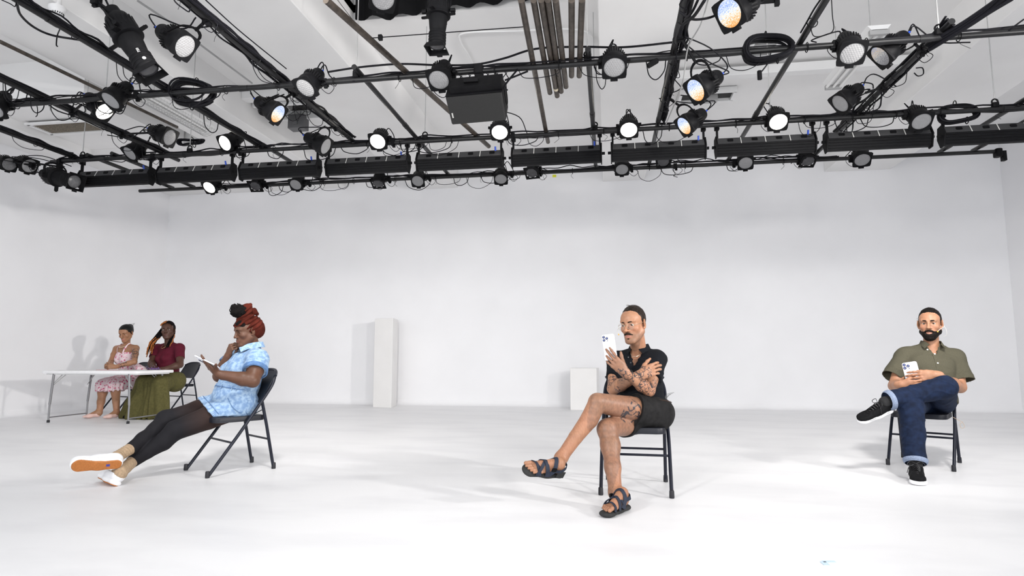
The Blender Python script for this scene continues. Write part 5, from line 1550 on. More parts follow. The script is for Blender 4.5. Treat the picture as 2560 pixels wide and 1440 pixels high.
    # shorts
    SHT = mat('washed_black_denim', (.017, .0165, .017), .9, spec=.15, noise=.45, nscale=26, bump=.2, bscale=500)
    hl_ = mid(hipL, kL, .40); dl = unit(unit(kL - hipL) + pdir(kL, -.25, .1, 0) * .3); hr_ = mid(hipR, kR, .50); drr = unit(kR - hipR)
    top = pel + R[:, 2] * .085
    st = [ecap(hipR + R[:, 0] * .0, hipL, .112, .112, R[:, 2], .95, .04, clip=[(top, R[:, 2])]), ell(pel + R[:, 2] * .05, (.135, .112, .10), R, .05, clip=[(top, R[:, 2])]),
          cone(hipL, kL, .112, .102, .04, clip=[(hl_, dl)]), cone(hipR, kR, .106, .092, .03, clip=[(hr_, drr)])]
    so = sdf_object('shorts', st, .0048, SHT, N, disp=wrinkle(.007, 15, 6, (2, 2, 1)))
    # turned hems
    def hoop(c, d, r, th=.007, e=(1, 1)):
        u = unit(np.cross(d, (0, 0, 1))); v = np.cross(d, u)
        return MB().tube([c + u * r * e[0] * cos(a) + v * r * e[1] * sin(a) for a in np.linspace(0, 2 * pi, 33)[:-1]], th, 6, closed=True)
    hoop(mid(hipL, kL, .395), dl, .106).build('hem', SHT, so)
    BLT = mat('brown_leather_belt', (.045, .022, .014), .4, noise=.3, nscale=40)
    bp = []
    bc = pel + R[:, 2] * .078
    bp = ring_on(tp, bc + R[:, 2] * .012, R[:, 2], .35, .017, 32)
    MB().tube(bp, .017, 8, closed=True, flat=.3).build('belt', BLT, N)
    MB().rbox(bc + R @ np.array((.03, .122, .01)), (.045, .008, .036), .006, R).build('belt_buckle', STEELG, N)
    # microphone pack on the hip
    pk = J(1663, 1032, 4.66)
    MB().rbox(pk, (.05, .03, .10), .01, np.array(Matrix.Rotation(.25, 3, 'Y'))).build('radio_pack', mat('dark_grey_pouch', (.03, .03, .032), .7), N)
    ac = MB()
    for k in range(4): ac.tube(spline([pk + np.array((0, 0, .06)), pk + np.array((.01, -.01, .10 + .01 * k)), pk + np.array((.03 + .012 * k, -.02, .13 + .006 * k))], 4), .0016, 5)
    ac.tube(spline([pk + np.array((.02, -.02, .05)), pk + np.array((.035, -.02, -.02)), pk + np.array((.025, -.02, -.08)), pk + np.array((.01, -.02, -.01))], 4), .002, 5)
    ac.build('aerial_wire', mat('grey_cord2', (.3, .3, .3), .5), N)
    MB().tube([pk + np.array((-.005, -.02, -.02)), pk + np.array((-.03, -.02, -.09))], .004, 6).build('yellow_cord', mat('yellow_cord', (.75, .7, .02), .5), N)
    # watch band
    wd = unit(elL - wrL); wc = wrL + wd * .045
    hoop(wc, wd, .033, .0065, (1, 1)).build('wrist_band', mat('black_strap', (.012, .012, .013), .6), N)
    MB().rbox(wc + pdir(wc, .5, .6, .7) * .034, (.018, .012, .03), .004).build('watch_face', BLACK, N)
    # sandals
    SOL = mat('dark_grey_sole_rubber', (.018, .019, .019), .8, noise=.3, nscale=50); WEB = mat('navy_webbing', (.011, .018, .038), .75, noise=.35, nscale=160)
    for (FT, heel, f_, u_, m_, aa) in ((FT1, hlR, fR, np.array((0, 0, 1.)), pdir(hlR, 1, 0, .3), aR), (FT2, hlL, fL, uL, mL, aL)):
        u_ = unit(u_ - f_ * (f_ @ u_)); m_ = unit(m_ - f_ * (f_ @ m_) - u_ * (u_ @ m_))
        sp_ = [ecap(FT(.02, 0, -.012), FT(.11, -.004, -.012), .040, .036, u_, .5, .02), ecap(FT(.11, -.004, -.012), FT(.215, .0, -.012), .036, .050, u_, .42, .02)]
        cb_ = FT(0, 0, -.026)
        sp_ = [P_(p.fn, p.lo, p.hi, p.k, p.op, [(cb_, -u_)]) for p in sp_]
        sp_ += [rbx(FT(.01 + .026 * k, 0, -.028), (.055, .004, .006), .002, np.stack([m_, f_, u_], 1), .002, 'sub') for k in range(10)]
        sn_ = thing('sandal', 'strapped navy sandal ' + ('planted on the floor' if FT is FT1 else 'held in the air') + ' on the bare-legged man', 'sandal', heel)
        sdf_object('sole', sp_, .003, SOL, sn_)
        cen = FT(.12, 0, .02)
        def nr(p): return unit(p - (cen + f_ * ((p - cen) @ f_)))
        def ring(a0, a1, z0=.0, h=.062, sk_=0, wid=.022):
            return [FT(a0, .046, z0), FT(mid([a0], [a1], .2)[0], .040, h * .62), FT(mid([a0], [a1], .5)[0], .006, h), FT(mid([a0], [a1], .8)[0], -.034, h * .66), FT(a1, -.050, z0)]
        ribbon(ring(.205, .165, .0, .046), nr, .022).build('toe_strap', WEB, sn_)
        ribbon(ring(.155, .115, .0, .072), nr, .024).build('instep_strap', WEB, sn_)
        ribbon(ring(.095, .185, .0, .066), nr, .020).build('cross_strap', WEB, sn_)
        ribbon([FT(.12, .046, .005), FT(.085, .044, .055), FT(.075, .015, .098), FT(.078, -.02, .092), FT(.085, -.045, .05), FT(.11, -.045, .005)], lambda p: unit(p - FT(.06, 0, .05)), .024).build('ankle_strap', WEB, sn_)
        ribbon([FT(.075, .043, .045), FT(.03, .046, .055), FT(-.008, .0, .062), FT(.03, -.044, .055), FT(.075, -.044, .045)], lambda p: unit(p - FT(.04, 0, .05)), .022).build('heel_strap', WEB, sn_)
        MB().rbox(FT(.088, -.050, .062), (.03, .012, .022), .003, np.stack([f_, m_, u_], 1)).build('buckle', BLACK, sn_)
        ribbon([FT(.03, -.046, .0), FT(.03, -.046, .05)], -m_, .05).build('heel_panel', SOL, sn_)
    # phone
    v = VIEW(wrL)
    pc = J(1524, 868, 4.17)
    upv = unit(J(1518, 832, 4.17) - J(1526, 889, 4.17)); phone('white phone held up in front of his face by the man in the black polo', pc, upv, pdir(pc, -.22, -.05, 1), 1.08)
    for nm, a, b in (('thighL', hipL, kL), ('shinL', kL, aL), ('thighR', hipR, kR), ('shinR', kR, aR), ('upR', shR, elR), ('foR', elR, wrR), ('upL', shL, elL), ('foL', elL, wrL), ('torso', pel, msh), ('shw', shR, shL)):
        print('M1', nm, round(float(np.linalg.norm(a - b)), 3))
man_polo()
def hoop_at(c, d, r, th=.007, e=(1, 1), ref=(0, 0, 1)):
    u = unit(np.cross(d, ref)); v = np.cross(d, u)
    return MB().tube([np.array(c) + u * r * e[0] * cos(a) + v * r * e[1] * sin(a) for a in np.linspace(0, 2 * pi, 33)[:-1]], th, 6, closed=True)
def shoe(label, heel, f, u, m, L, upper, solem, owner_parts=None, low=False, laces=None, stripe=None, label_m=None, h=.0032):
    """low shoe around a foot; heel is the point under the heel at the sole's foot side"""
    f = unit(f); u = unit(np.array(u) - f * (f @ np.array(u))); m = unit(np.array(m) - f * (f @ np.array(m)) - u * (u @ np.array(m)))
    k = L / .28; R = np.stack([m, f, u], 1)
    def T(a, b, c): return np.array(heel) + (f * a + m * b + u * c) * k
    t = thing('shoe', label, 'shoe', heel)
    bot = T(0, 0, -.022)
    so = [ecap(T(.03, 0, -.006), T(.12, -.004, -.006), .040 * k, .038 * k, u, .6, .02), ecap(T(.12, -.003, -.006), T(.222, .002, -.006), .038 * k, .051 * k, u, .5, .02)]
    so = [P_(p.fn, p.lo, p.hi, p.k, p.op, [(bot, -u), (T(0, 0, .012), u)]) for p in so]
    s_ = sdf_object('sole', so, h, solem[0], t)
    if len(solem) > 1:
        ou = [P_(p.fn, p.lo, p.hi, p.k, p.op, [(T(0, 0, -.0255), -u), (T(0, 0, -.020), u)]) for p in grow(so, -.0022)]
        for p in ou: p.clip = [(T(0, 0, -.0255), -u), (T(0, 0, -.020), u)]
        ou = [ecap(T(.03, 0, -.006), T(.12, -.004, -.006), .037 * k, .035 * k, u, .9, .02, clip=[(T(0, 0, -.0265), -u), (T(0, 0, -.019), u)]), ecap(T(.12, -.003, -.006), T(.222, .002, -.006), .035 * k, .047 * k, u, .8, .02, clip=[(T(0, 0, -.0265), -u), (T(0, 0, -.019), u)])]
        sdf_object('outsole', ou, h * .8, solem[1], t)
        if label_m: MB().box(T(.075, .0, -.0272), (.016 * k, .024 * k, .0016), R).build('heel_label', label_m, t, smooth=False)
    up = [ecap(T(.032, 0, .03), T(.12, -.003, .03), .037 * k, .036 * k, u, .9, .02), ecap(T(.12, -.003, .018), T(.220, .002, .014), .037 * k, .046 * k, u, .62, .03), cone(T(.20, 0, .018), T(.235, .004, .014), .036 * k, .030 * k, .02)]
    top = .052 if low else .088
    up += [cone(T(.05, 0, .05), T(.15, 0, .040), .037 * k, .028 * k, .03), ecap(T(.028, 0, .04), T(.045, 0, top), .034 * k, .036 * k, f, 1.15, .02)]
    up = [P_(p.fn, p.lo, p.hi, p.k, p.op, [(T(0, 0, .0), -u), (T(.03, 0, top - .012), unit(u + f * (.25 if not low else .0)))]) for p in up]
    if low: up.append(ell(T(.075, 0, .075), np.array((.029, .062, .052)) * k, R, .006, 'sub'))
    else: up.append(ell(T(.040, 0, top), np.array((.029, .036, .03)) * k, R, .006, 'sub'))
    uo = sdf_object('upper', up, h, upper, t, disp=lambda V, N: .0008 * sn(V, 120))
    if laces:
        b = MB()
        for i in range(6):
            a = .100 + .016 * i; z = .089 - .0088 * i - (.004 if i > 3 else 0); w = .022
            b.tube(spline([T(a, -w, z - .012), T(a + .004, 0, z + .002), T(a, w, z - .012)], 4), .0026 * k, 6)
            b.tube(spline([T(a, -w, z - .012), T(a + .01, 0, z + .004), T(a + .016, w, z - .018)], 4), .0024 * k, 6)
        for sgn in (-1, 1): b.tube(spline([T(.10, 0, .092), T(.09, sgn * .03, .105), T(.105, sgn * .05, .085), T(.11, sgn * .03, .078), T(.10, 0, .09)], 6), .0022 * k, 6)
        b.tube(spline([T(.10, 0, .092), T(.11, -.04, .07), T(.12, -.055, .03)], 5), .0022 * k, 6)
        b.build('laces', laces, t)
    if stripe:
        b = MB(); pts = []
        for a in np.linspace(0, 2 * pi, 41)[:-1]:
            ca, sa = cos(a), sin(a)
            yy = .128 + .134 * ca; w = np.interp(yy, (0, .04, .12, .2, .262), (.012, .040, .0375, .051, .018)) if abs(sa) > .05 else .0
            pts.append(T(yy, (1 if sa > 0 else -1) * w * min(1, abs(sa) * 2.4), .001))
        b.tube(pts, .0014 * k, 4, closed=True).build('sole_stripe', stripe, t)
    return t, T

# ---- man in the olive shirt
def man_olive():
    N = thing('person', 'seated bearded man in an olive shirt and jeans, ankle resting on his knee', 'person', JZ(2310, 1170, 0))
    hipL, hipR = J(2350, 1000, 5.84), J(2292, 1003, 5.86)
    kL, aL = J(2360, 968, 5.42), J(2212, 1003, 5.34)
    kR = J(2277, 1018, 5.36)
    hR0 = JZ(2291, 1188, .028); tR = JZ(2298, 1216, .028); fR = unit(tR - hR0); aR = hR0 + fR * .05 + np.array((0, 0, .09))
    shR, shL, neck = J(2263, 890, 6.02), J(2386, 893, 5.96), J(2326, 866, 5.99)
    elR, wrR = J(2236, 965, 5.88), J(2254, 962, 5.58)
    elL, wrL = J(2400, 968, 5.84), J(2338, 938, 5.50)
    hd = J(2325, 809, 5.96); s = 1.17
    hR_ = facing(hd, -6, 3, 0)
    hp, T = head_prims(hd, hR_, s, jaw=1.05, nose=1.2, wide=.95, lid=(.0016, -.0050), lips=.7)
    tp, R, pel, msh = torso_prims(shR, shL, hipR, hipL, neck, 1.0, chest=.11, belly=.10, waist=.145, hips=.105, chw=.165, shr=.058)
    body = list(tp) + [cone(neck - R[:, 2] * .04, T((0, -.025, -.06)), .062, .056, .03), cone(neck + R[:, 1] * .03 - R[:, 2] * .02, T((0, .03, -.085)), .036, .030, .02)]
    body += legseg(hipR, kR, aR, .09, .06, .055, .034, pdir(kR, 0, 0, -1)) + legseg(hipL, kL, aL, .09, .058, .052, .032, pdir(kL, 0, -1, -.4), k=.008)
    body += armseg(shR, elR, wrR, .056, .047, .030) + armseg(shL, elL, wrL, .056, .047, .030)
    f1 = pdir(wrR, .8, .0, .12); n1 = pdir(wrR, -.25, -.25, .9)
    h1, t1 = hand_prims(wrR, f1, n1, thumb_side(f1, n1, pdir(wrR, .2, 1, 0)), 1.05, curl=(30, 34, 36, 38), curl2=(38, 40, 42, 44), spread=1, thumb=(25, 0, 5), thumb_in=1.0)
    f2 = pdir(wrL, -1, -.06, .12); n2 = pdir(wrL, .2, .30, 1)
    h2, t2 = hand_prims(wrL, f2, n2, thumb_side(f2, n2, pdir(wrL, 0, 1, 0)), 1.1, curl=(14, 14, 14, 16), curl2=(12, 14, 16, 20), spread=2.5, thumb=(22, 5, 5), thumb_in=.55)
    body += h1 + h2 + hp
    fine = [(*bbox([hd + hR_ @ np.array(q) for q in ((.115, .15, .15), (-.115, -.13, -.16), (-.115, .15, .15), (.115, -.13, -.16))], .01), .0028), (*bbox([wrR] + t1, .02), .0026), (*bbox([wrL] + t2, .02), .0026)]
    body2 = body
    sk = skin_colour((.38, .19, .112), (.40, .19, .14), T, hR_, s, [])
    sdf_object('body', body2, .0065, SKIN, N, fine, sk)
    eyes(N, T, hR_, s, (2, -2), .95)
    HAIR = mat('near_black_hair', (.007, .005, .004), .55, spec=.15, noise=.5, nscale=70)
    brows(N, T, hR_, s, HAIR, .0043, .95, lift=-.001)
    c = T((0, -.018, .033))
    hl = [(T((0, .092, .036)), unit(hR_ @ np.array((0, .72, -.69)))), (T((0, -.03, -.055)), unit(hR_ @ np.array((0, .25, -1.))))]
    hr = [ell(c, np.array((.0745, .096, .091)) * s, hR_, .02, clip=hl), ell(T((0, -.11, .0)), np.array((.035, .03, .035)) * s, hR_, .02)]
    hr += [ell(T((q * .082, .03, -.045)), np.array((.03, .05, .055)) * s, hR_, .012, 'sub') for q in (-1, 1)]
    sdf_object('hair', hr, .003, HAIR, N, disp=lambda V, Nn: .0005 * np.sin(((V - hd) @ hR_)[:, 0] * 450) + .0014 * sn(V, 80))
    w = MB()
    for k in range(7):
        a = T((.066, -.03 - .008 * k, .05 - .012 * k)); w.tube(spline([a, a + hR_ @ np.array((.012, 0, -.004)), a + hR_ @ np.array((.026, 0, -.014 - .002 * k))], 4), .0008, 4)
    w.build('loose_hair', HAIR, N)
    bd = []
    for q in (-1, 1):
        bd += [cone(T((q * .0535, -.004, -.035)), T((q * .050, .004, -.062)), .015 * s, .018 * s, .02), cone(T((q * .049, .004, -.062)), T((q * .020, .066, -.104)), .018 * s, .0195 * s, .02), cone(T((q * .048, .02, -.060)), T((q * .030, .070, -.080)), .018 * s, .020 * s, .02)]
    bd += [ell(T((0, .076, -.106)), np.array((.025, .020, .024)) * s, hR_, .02), ell(T((0, .070, -.075)), np.array((.036, .029, .028)) * s, hR_, .02)]
    bd += [ell(T((0, .108, -.066)), np.array((.026, .030, .0135)) * s, hR_, .006, 'sub'), ell(T((0, .10, -.026)), np.array((.05, .035, .026)) * s, hR_, .01, 'sub')]
    for q in (-1, 1): bd.append(ell(T((q * .052, .055, -.022)), np.array((.030, .04, .030)) * s, hR_, .012, 'sub'))
    for q in (-1, 1): bd += limb([T((q * .002, .102, -.0515)), T((q * .017, .0975, -.0545)), T((q * .030, .084, -.064)), T((q * .034, .078, -.080))], [.0058 * s, .0055 * s, .006 * s, .008 * s], .006)
    sdf_object('beard', bd, .0026, HAIR, N, disp=lambda V, Nn: .0014 * sn(V, 330) + .001 * sn(V, 170, 3))
    mc = MB().tube(spline([T((-.082, -.01, -.01)), T((-.088, .03, -.025)), T((-.072, .075, -.040)), T((-.055, .094, -.056))], 6), .0014, 6).tube(spline([T((-.083, -.01, -.02)), T((-.098, -.01, -.05)), T((-.095, -.02, -.09)), T((-.075, -.03, -.10))], 6), .0009, 5).build('headset_microphone', MATS['clear_plastic_boom'], N)
    MB().lathe([(.001, -.007), (.0055, -.004), (.0058, .003), (.001, .007)], 10, frame(T((-.054, .097, -.060)), hR_[:, 0], hR_[:, 1], hR_[:, 2])).build('microphone_tip', MATS['amber_foam'], mc)
    # linen shirt
    LIN = mat('olive_linen', (.086, .080, .055), .9, spec=.2, noise=.22, nscale=160, bump=.3, bscale=380)
    sh = [P_(p.fn, p.lo, p.hi, p.k, p.op, [(pel - R[:, 2] * .02, -R[:, 2])]) for p in grow(tp, .022)]
    for (a, b, hm, r1) in ((shR, elR, J(2227, 948, 5.93), .088), (shL, elL, J(2408, 958, 5.88), .098)):
        d = unit(hm - a); e = hm - d * .02
        sh += [cone(a, hm + d * .02, .072, r1, .03, clip=[(e, d)])]
        sh += [cone(mid(a, hm, .55), hm + d * .05, r1 * .72, r1 * .97, .004, 'sub')]
    sh.append(ell(neck + R @ np.array((0, .015, .06)), (.066, .066, .09), R, .008, 'sub'))
    for (w_, z_) in ((.050, -.01), (.036, -.04), (.022, -.07), (.010, -.095)): sh.append(rbx(neck + R @ np.array((0, .12, z_)), (w_, .08, .022), .012, R, .012, 'sub'))
    sw = wrinkle(.010, 11, 5)
    so = sdf_object('shirt', sh, .0055, LIN, N, disp=sw)
    for q in (-1, 1):
        pts = [neck + R @ np.array(v) for v in ((q * .012, -.062, .044), (q * .062, -.035, .042), (q * .078, .02, .020), (q * .072, .078, -.012), (q * .060, .112, -.050))]
        ribbon(pts, lambda p: unit((p - neck) * np.array((1, 1, .1)) + np.array((0, 0, .03))), .05, .004).build('collar', LIN, N)
    adds = grow(tp, .022)
    pr = [onsurf(adds, neck + R @ np.array(v), -R[:, 1], .005) for v in ((.010, .25, -.115), (.009, .25, -.16), (.008, .25, -.21), (.006, .25, -.27), (.004, .25, -.33))]
    ribbon(pr, R[:, 1], .034, .0035).build('button_placket', LIN, N)
    for p_ in (pr[0] + R[:, 1] * .004, pr[2] + R[:, 1] * .004, onsurf(adds, neck + R @ np.array((.052, .25, -.065)), -R[:, 1], .006), onsurf(adds, neck + R @ np.array((.066, .25, -.030)), -R[:, 1], .006)):
        MB().lathe([(.0065, 0), (.0065, .003), (.003, .004)], 12, frame(p_ + R[:, 1] * .003, R[:, 0], R[:, 2], R[:, 1])).build('button', mat('pearl_button', (.75, .74, .70), .3), N)
    # jeans
    DEN = mat('indigo_denim', (.007, .015, .042), .85, spec=.2, noise=.5, nscale=24, bump=.25, bscale=450)
    top = pel + R[:, 2] * .09
    jn = [ecap(hipR, hipL, .118, .118, R[:, 2], .95, .04, clip=[(top, R[:, 2])]), ell(pel + R[:, 2] * .04, (.155, .122, .10), R, .05, clip=[(top, R[:, 2])])]
    eR = mid(kR, aR, .96); dR = unit(aR - kR); eL = mid(kL, aL, .93); dL = unit(aL - kL)
    jn += [cone(hipR, kR, .112, .084, .03), cone(kR, mid(kR, aR, .5), .085, .080, .03), cone(mid(kR, aR, .5), mid(kR, aR, 1.2), .080, .070, .03, clip=[(eR, dR)])]
    jn += [cone(hipL, kL, .115, .090, .012), cone(kL, mid(kL, aL, .5), .088, .076, .012), cone(mid(kL, aL, .5), mid(kL, aL, 1.2), .076, .068, .012, clip=[(eL, dL)])]
    jo = sdf_object('jeans', jn, .0055, DEN, N, disp=wrinkle(.010, 14, 9, (1.3, 1.3, 1.6)))
    CUF = mat('pale_denim_underside', (.22, .27, .38), .9, noise=.3, nscale=120)
    def cuff(c, d, r, L):
        u = unit(np.cross(d, (0.1, 0.3, 1))); v = np.cross(d, u)
        M = frame(c, u, v, d); MB().lathe([(r - .012, L), (r - .004, L * .5), (r, 0), (r + .002, -L), (r - .012, -L)], 28, M, cap0=False, cap1=False).build('cuff', CUF, jo)
    cuff(eL, dL, .079, .018); cuff(eR, dR, .082, .016)
    # shoes
    BLKS = mat('black_suede', (.006, .006, .007), .8, spec=.15, noise=.4, nscale=60); WS = mat('white_rubber', (.80, .80, .82), .5); LAC = mat('black_lace', (.008, .008, .01), .5); STR = mat('grey_stripe', (.15, .15, .16), .6)
    shoe('black lace-up shoe with white sole planted on the floor', hR0, fR, (0, 0, 1), pdir(hR0, 1, 0, 0), .31, BLKS, (WS,), laces=LAC, stripe=STR)
    fS = pdir(aL, -.80, -.34, .50); uS = pdir(aL, -.30, .70, .62); uS = unit(uS - fS * (fS @ uS)); hL0 = aL - fS * .045 - uS * .085
    shoe('black lace-up shoe with white sole resting up on the other knee', hL0, fS, uS, pdir(aL, .1, .6, -.6), .30, BLKS, (WS,), laces=LAC, stripe=STR)
    SOCKM = mat('black_sock_knit', (.012, .012, .013), .9)
    for (k_, a_, f_, u_) in ((kR, aR, fR, np.array((0, 0, 1.))), (kL, aL, fS, uS)):
        sdf_object('sock', [cone(mid(k_, a_, .7), a_ - u_ * .01, .050, .040, .02), cone(a_ - u_ * .01, a_ - u_ * .05 + f_ * .03, .040, .038, .02)], .005, SOCKM, N)
    pc = J(2281, 938, 5.62)
    phone('white phone held at his lap by the man in the olive shirt', pc, unit(J(2272, 903, 5.62) - J(2290, 965, 5.60)), pdir(pc, -.12, .2, 1), 1.40)
    tw = J(2399, 1052, 5.75)
    MB().tube(spline([tw + np.array((-.05, 0, .03)), tw, tw + np.array((.02, 0, -.01)), tw + np.array((.035, 0, -.05)), tw + np.array((.01, 0, -.06)), tw + np.array((.0, 0, -.03)), tw + np.array((.02, 0, -.01))], 6), .0016, 5).build('hanging_cord', mat('tan_cord', (.45, .33, .22), .6), N)
    for nm, a, b in (('thighL', hipL, kL), ('shinL', kL, aL), ('thighR', hipR, kR), ('shinR', kR, aR), ('upR', shR, elR), ('foR', elR, wrR), ('upL', shL, elL), ('foL', elL, wrL), ('torso', pel, msh), ('shw', shR, shL)):
        print('M2', nm, round(float(np.linalg.norm(a - b)), 3))
man_olive()
# ---- woman in denim
def woman_denim():
    N = thing('person', 'woman in a pale denim romper leaning back on a chair, legs stretched out', 'person', JZ(590, 1170, 0))
    hipL, hipR = J(600, 1014, 4.75), J(574, 1008, 4.92)
    kL, aL = J(438, 1076, 4.44), J(322, 1160, 4.26)
    kR, aR = J(415, 1050, 4.56), J(320, 1127, 4.20)
    shL, shR, neck = J(645, 897, 4.74), J(595, 893, 5.00), J(634, 872, 4.90)
    elL, wrL = J(632, 952, 4.60), J(545, 935, 4.50)
    elR, wrR = J(548, 940, 4.86), J(570, 890, 4.80)
    hd = J(617, 828, 4.84); s = 1.05
    hR_ = facing(hd, -64, 13, 0)
    hp, T = head_prims(hd, hR_, s, jaw=1.02, nose=-1.2, wide=1.04, lips=1.7, lid=(-.0045, -.0048))
    tp, R, pel, msh = torso_prims(shR, shL, hipR, hipL, neck, 1.0, chest=.125, belly=.13, waist=.145, bust=.03, hips=.118, chw=.155, shr=.06)
    body = list(tp) + [cone(neck - R[:, 2] * .03, T((0, -.022, -.055)), .060, .056, .03), cone(neck + R[:, 1] * .03 - R[:, 2] * .02, T((0, .035, -.085)), .038, .034, .02)]
    body += armseg(shL, elL, wrL, .070, .052, .030) + armseg(shR, elR, wrR, .066, .050, .030)
    f1 = unit(J(513, 909, 4.46) - wrL); n1 = pdir(wrL, -.55, -.75, .35)
    h1, t1 = hand_prims(wrL, f1, n1, thumb_side(f1, n1, pdir(wrL, .1, .8, .4)), 1.05, curl=(4, 8, 12, 16), curl2=(8, 12, 14, 16), spread=3, thumb=(58, -22, -8), thumb_in=.0)
    f2 = unit(J(580, 862, 4.78) - wrR); n2 = pdir(wrR, -.9, .1, .45)
    h2, t2 = hand_prims(wrR, f2, n2, thumb_side(f2, n2, pdir(wrR, .35, .5, -.7)), 1.0, curl=(62, 66, 70, 74), curl2=(78, 80, 82, 84), spread=1, thumb=(22, 5, 5), thumb_in=.6)
    body += h1 + h2 + hp
    fine = [(*bbox([hd + hR_ @ np.array(q) for q in ((.10, .135, .135), (-.10, -.12, -.145), (-.10, .135, .135), (.10, -.12, -.145))], .01), .0027), (*bbox([wrL] + t1, .02), .0025), (*bbox([wrR] + t2, .02), .0025)]
    sk = skin_colour((.105, .047, .027), (.16, .055, .045), T, hR_, s, [])
    body += [cone(hipL, mid(hipL, kL, .3), .10, .09, .03), cone(hipR, mid(hipR, kR, .3), .10, .09, .03)]
    sdf_object('body', body, .0058, SKIN, N, fine, sk)
    eyes(N, T, hR_, s, (0, -26))
    HAIR = mat('black_coiled_hair', (.006, .005, .005), .75, spec=.1, noise=.5, nscale=90, bump=.6, bscale=300)
    brows(N, T, hR_, s, HAIR, .0026, 1.0, y=.0)
    # tights
    TI = mat('sheer_black_tights', (.012, .010, .011), .75, spec=.2)
    nt = TI.node_tree; b_ = nt.nodes['Principled BSDF']; at = nt.nodes.new('ShaderNodeAttribute'); at.attribute_name = 'Col'; nt.links.new(at.outputs['Color'], b_.inputs['Base Color'])
    tg = legseg(hipR, kR, aR, .100, .074, .066, .045, pdir(kR, .3, -1, 0)) + legseg(hipL, kL, aL, .104, .078, .068, .046, pdir(kL, .3, -1, 0), k=.012)
    for (k_, a_) in ((kR, aR), (kL, aL)):
        e = mid(k_, a_, .97)
        for p in tg[-6:] if a_ is aL else tg[:6]: p.clip = [(e, unit(a_ - k_))]
    def tc(V):
        w = np.clip(((V - mid(kL, kR)) @ unit(pel - mid(kL, kR)) - .04) / .22, 0, 1)[:, None]
        return np.array((.010, .0095, .012)) * (1 - w) + np.array((.034, .019, .016)) * w
    sdf_object('tights', tg, .0055, TI, N, colour=tc)
    # socks
    SOC = mat('beige_sock', (.42, .30, .19), .9, noise=.25, nscale=70, bump=.2, bscale=300)
    hF = J(303, 1156, 4.06); hN = JZ(293, 1206, .028)
    fF = pdir(hF, -1, .06, .12); uF = pdir(hF, .12, .42, -.90)
    fN = unit(J(236, 1176, 4.26) - hN); uN = pdir(hN, .45, .8, .1)
    sdf_object('sock', [cone(mid(kR, aR, .93), hF + uF * .075 + fF * .04, .043, .040, .02), cone(hF + uF * .06 + fF * .035, hF + uF * .045 + fF * .13, .040, .030, .02)], .004, SOC, N, disp=lambda V, Nn: .0012 * np.sin(((V - aR) @ unit(aR - kR)) * 260))
    sdf_object('sock', [cone(mid(kL, aL, .93), hN + uN * .075 + fN * .04, .044, .041, .02), cone(hN + uN * .055 + fN * .035, hN + uN * .045 + fN * .13, .041, .030, .02)], .004, SOC, N, disp=lambda V, Nn: .0008 * np.sin(((V - aL) @ unit(aL - kL)) * 240))
    CAN = mat('white_canvas', (.80, .80, .82), .8, bump=.15, bscale=500); RUB = mat('white_sole_rubber', (.82, .82, .83), .5); GUM = mat('orange_gum_sole', (.46, .16, .035), .65, noise=.18, nscale=90)
    shoe('white canvas shoe with an orange sole turned to the viewer', hF, fF, uF, pdir(hF, 0, .7, .7), .315, CAN, (RUB, GUM), low=True, label_m=mat('blue_label', (.05, .05, .30), .5))
    shoe('white canvas shoe with its heel resting on the floor', hN, fN, uN, pdir(hN, 0, 0, -1), .29, CAN, (RUB, GUM), low=True, label_m=MATS['blue_label'])
    # denim romper
    DN = mat('acid_washed_denim', (.17, .28, .47), .9, col2=(.33, .46, .62), nscale=34, detail=10, bump=.3, bscale=350)
    DD = mat('mid_blue_denim_cuff', (.10, .20, .40), .9, noise=.35, nscale=30, bump=.3, bscale=350)
    sh = grow(tp, .014)
    for (a, b, t_) in ((shL, elL, .55), (shR, elR, .45)):
        e = mid(a, b, t_); d = unit(b - a); sh.append(cone(a, mid(a, b, .8), .088, .092, .03, clip=[(e, d)]))
    sh.append(ell(neck + R @ np.array((0, .015, .065)), (.066, .066, .085), R, .008, 'sub'))
    for (w_, z_) in ((.034, -.02), (.02, -.05)): sh.append(rbx(neck + R @ np.array((0, .12, z_)), (w_, .08, .022), .012, R, .012, 'sub'))
    ax = unit(mid(kL, kR) - pel)
    HN = pdir(hipL, -.78, -.60, .10); HP = (J(514, 1020, 4.62), J(500, 1003, 4.80))
    for (h0, k0, e_, rr) in ((hipL, kL, HP[0], .122), (hipR, kR, HP[1], .116)):
        d = unit(k0 - h0); sh.append(cone(h0 - d * .02, mid(h0, k0, .7), rr * .95, rr, .04, clip=[(e_, HN), ((0, 0, .45), (0, 0, -1.))]))
    sh.append(ell(pel + R @ np.array((0, .06, .06)), (.16, .13, .13), R, .06))
    SB_ = [p for p in sh if not p.clip]
    ro = sdf_object('denim_romper', sh, .0055, DN, N, disp=wrinkle(.010, 12, 12, (1, 1, 1.8)))
    e = mid(shL, elL, .53); d = unit(elL - shL)
    u = unit(np.cross(d, (0, .2, 1))); v = np.cross(d, u)
    MB().lathe([(.088, -.022), (.0985, -.018), (.0990, .016), (.090, .020), (.086, .012)], 32, frame(e, u, v, d), cap0=False, cap1=False).build('sleeve_cuff', DD, ro)
    e = mid(shR, elR, .43); d = unit(elR - shR); u = unit(np.cross(d, (0, .2, 1))); v = np.cross(d, u)
    MB().lathe([(.088, -.022), (.0985, -.018), (.0990, .016), (.090, .020), (.086, .012)], 32, frame(e, u, v, d), cap0=False, cap1=False).build('sleeve_cuff', DD, ro)
    CP = [onsurf(SB_, neck + R @ np.array((-x_, .40, z_)), -R[:, 1], .003) for (x_, z_) in ((.035, -.12), (.125, -.12), (.125, -.22), (.08, -.24), (.035, -.22))]
    MB().tube(CP, .0018, 5, closed=True).build('chest_pocket_stitching', DD, ro)
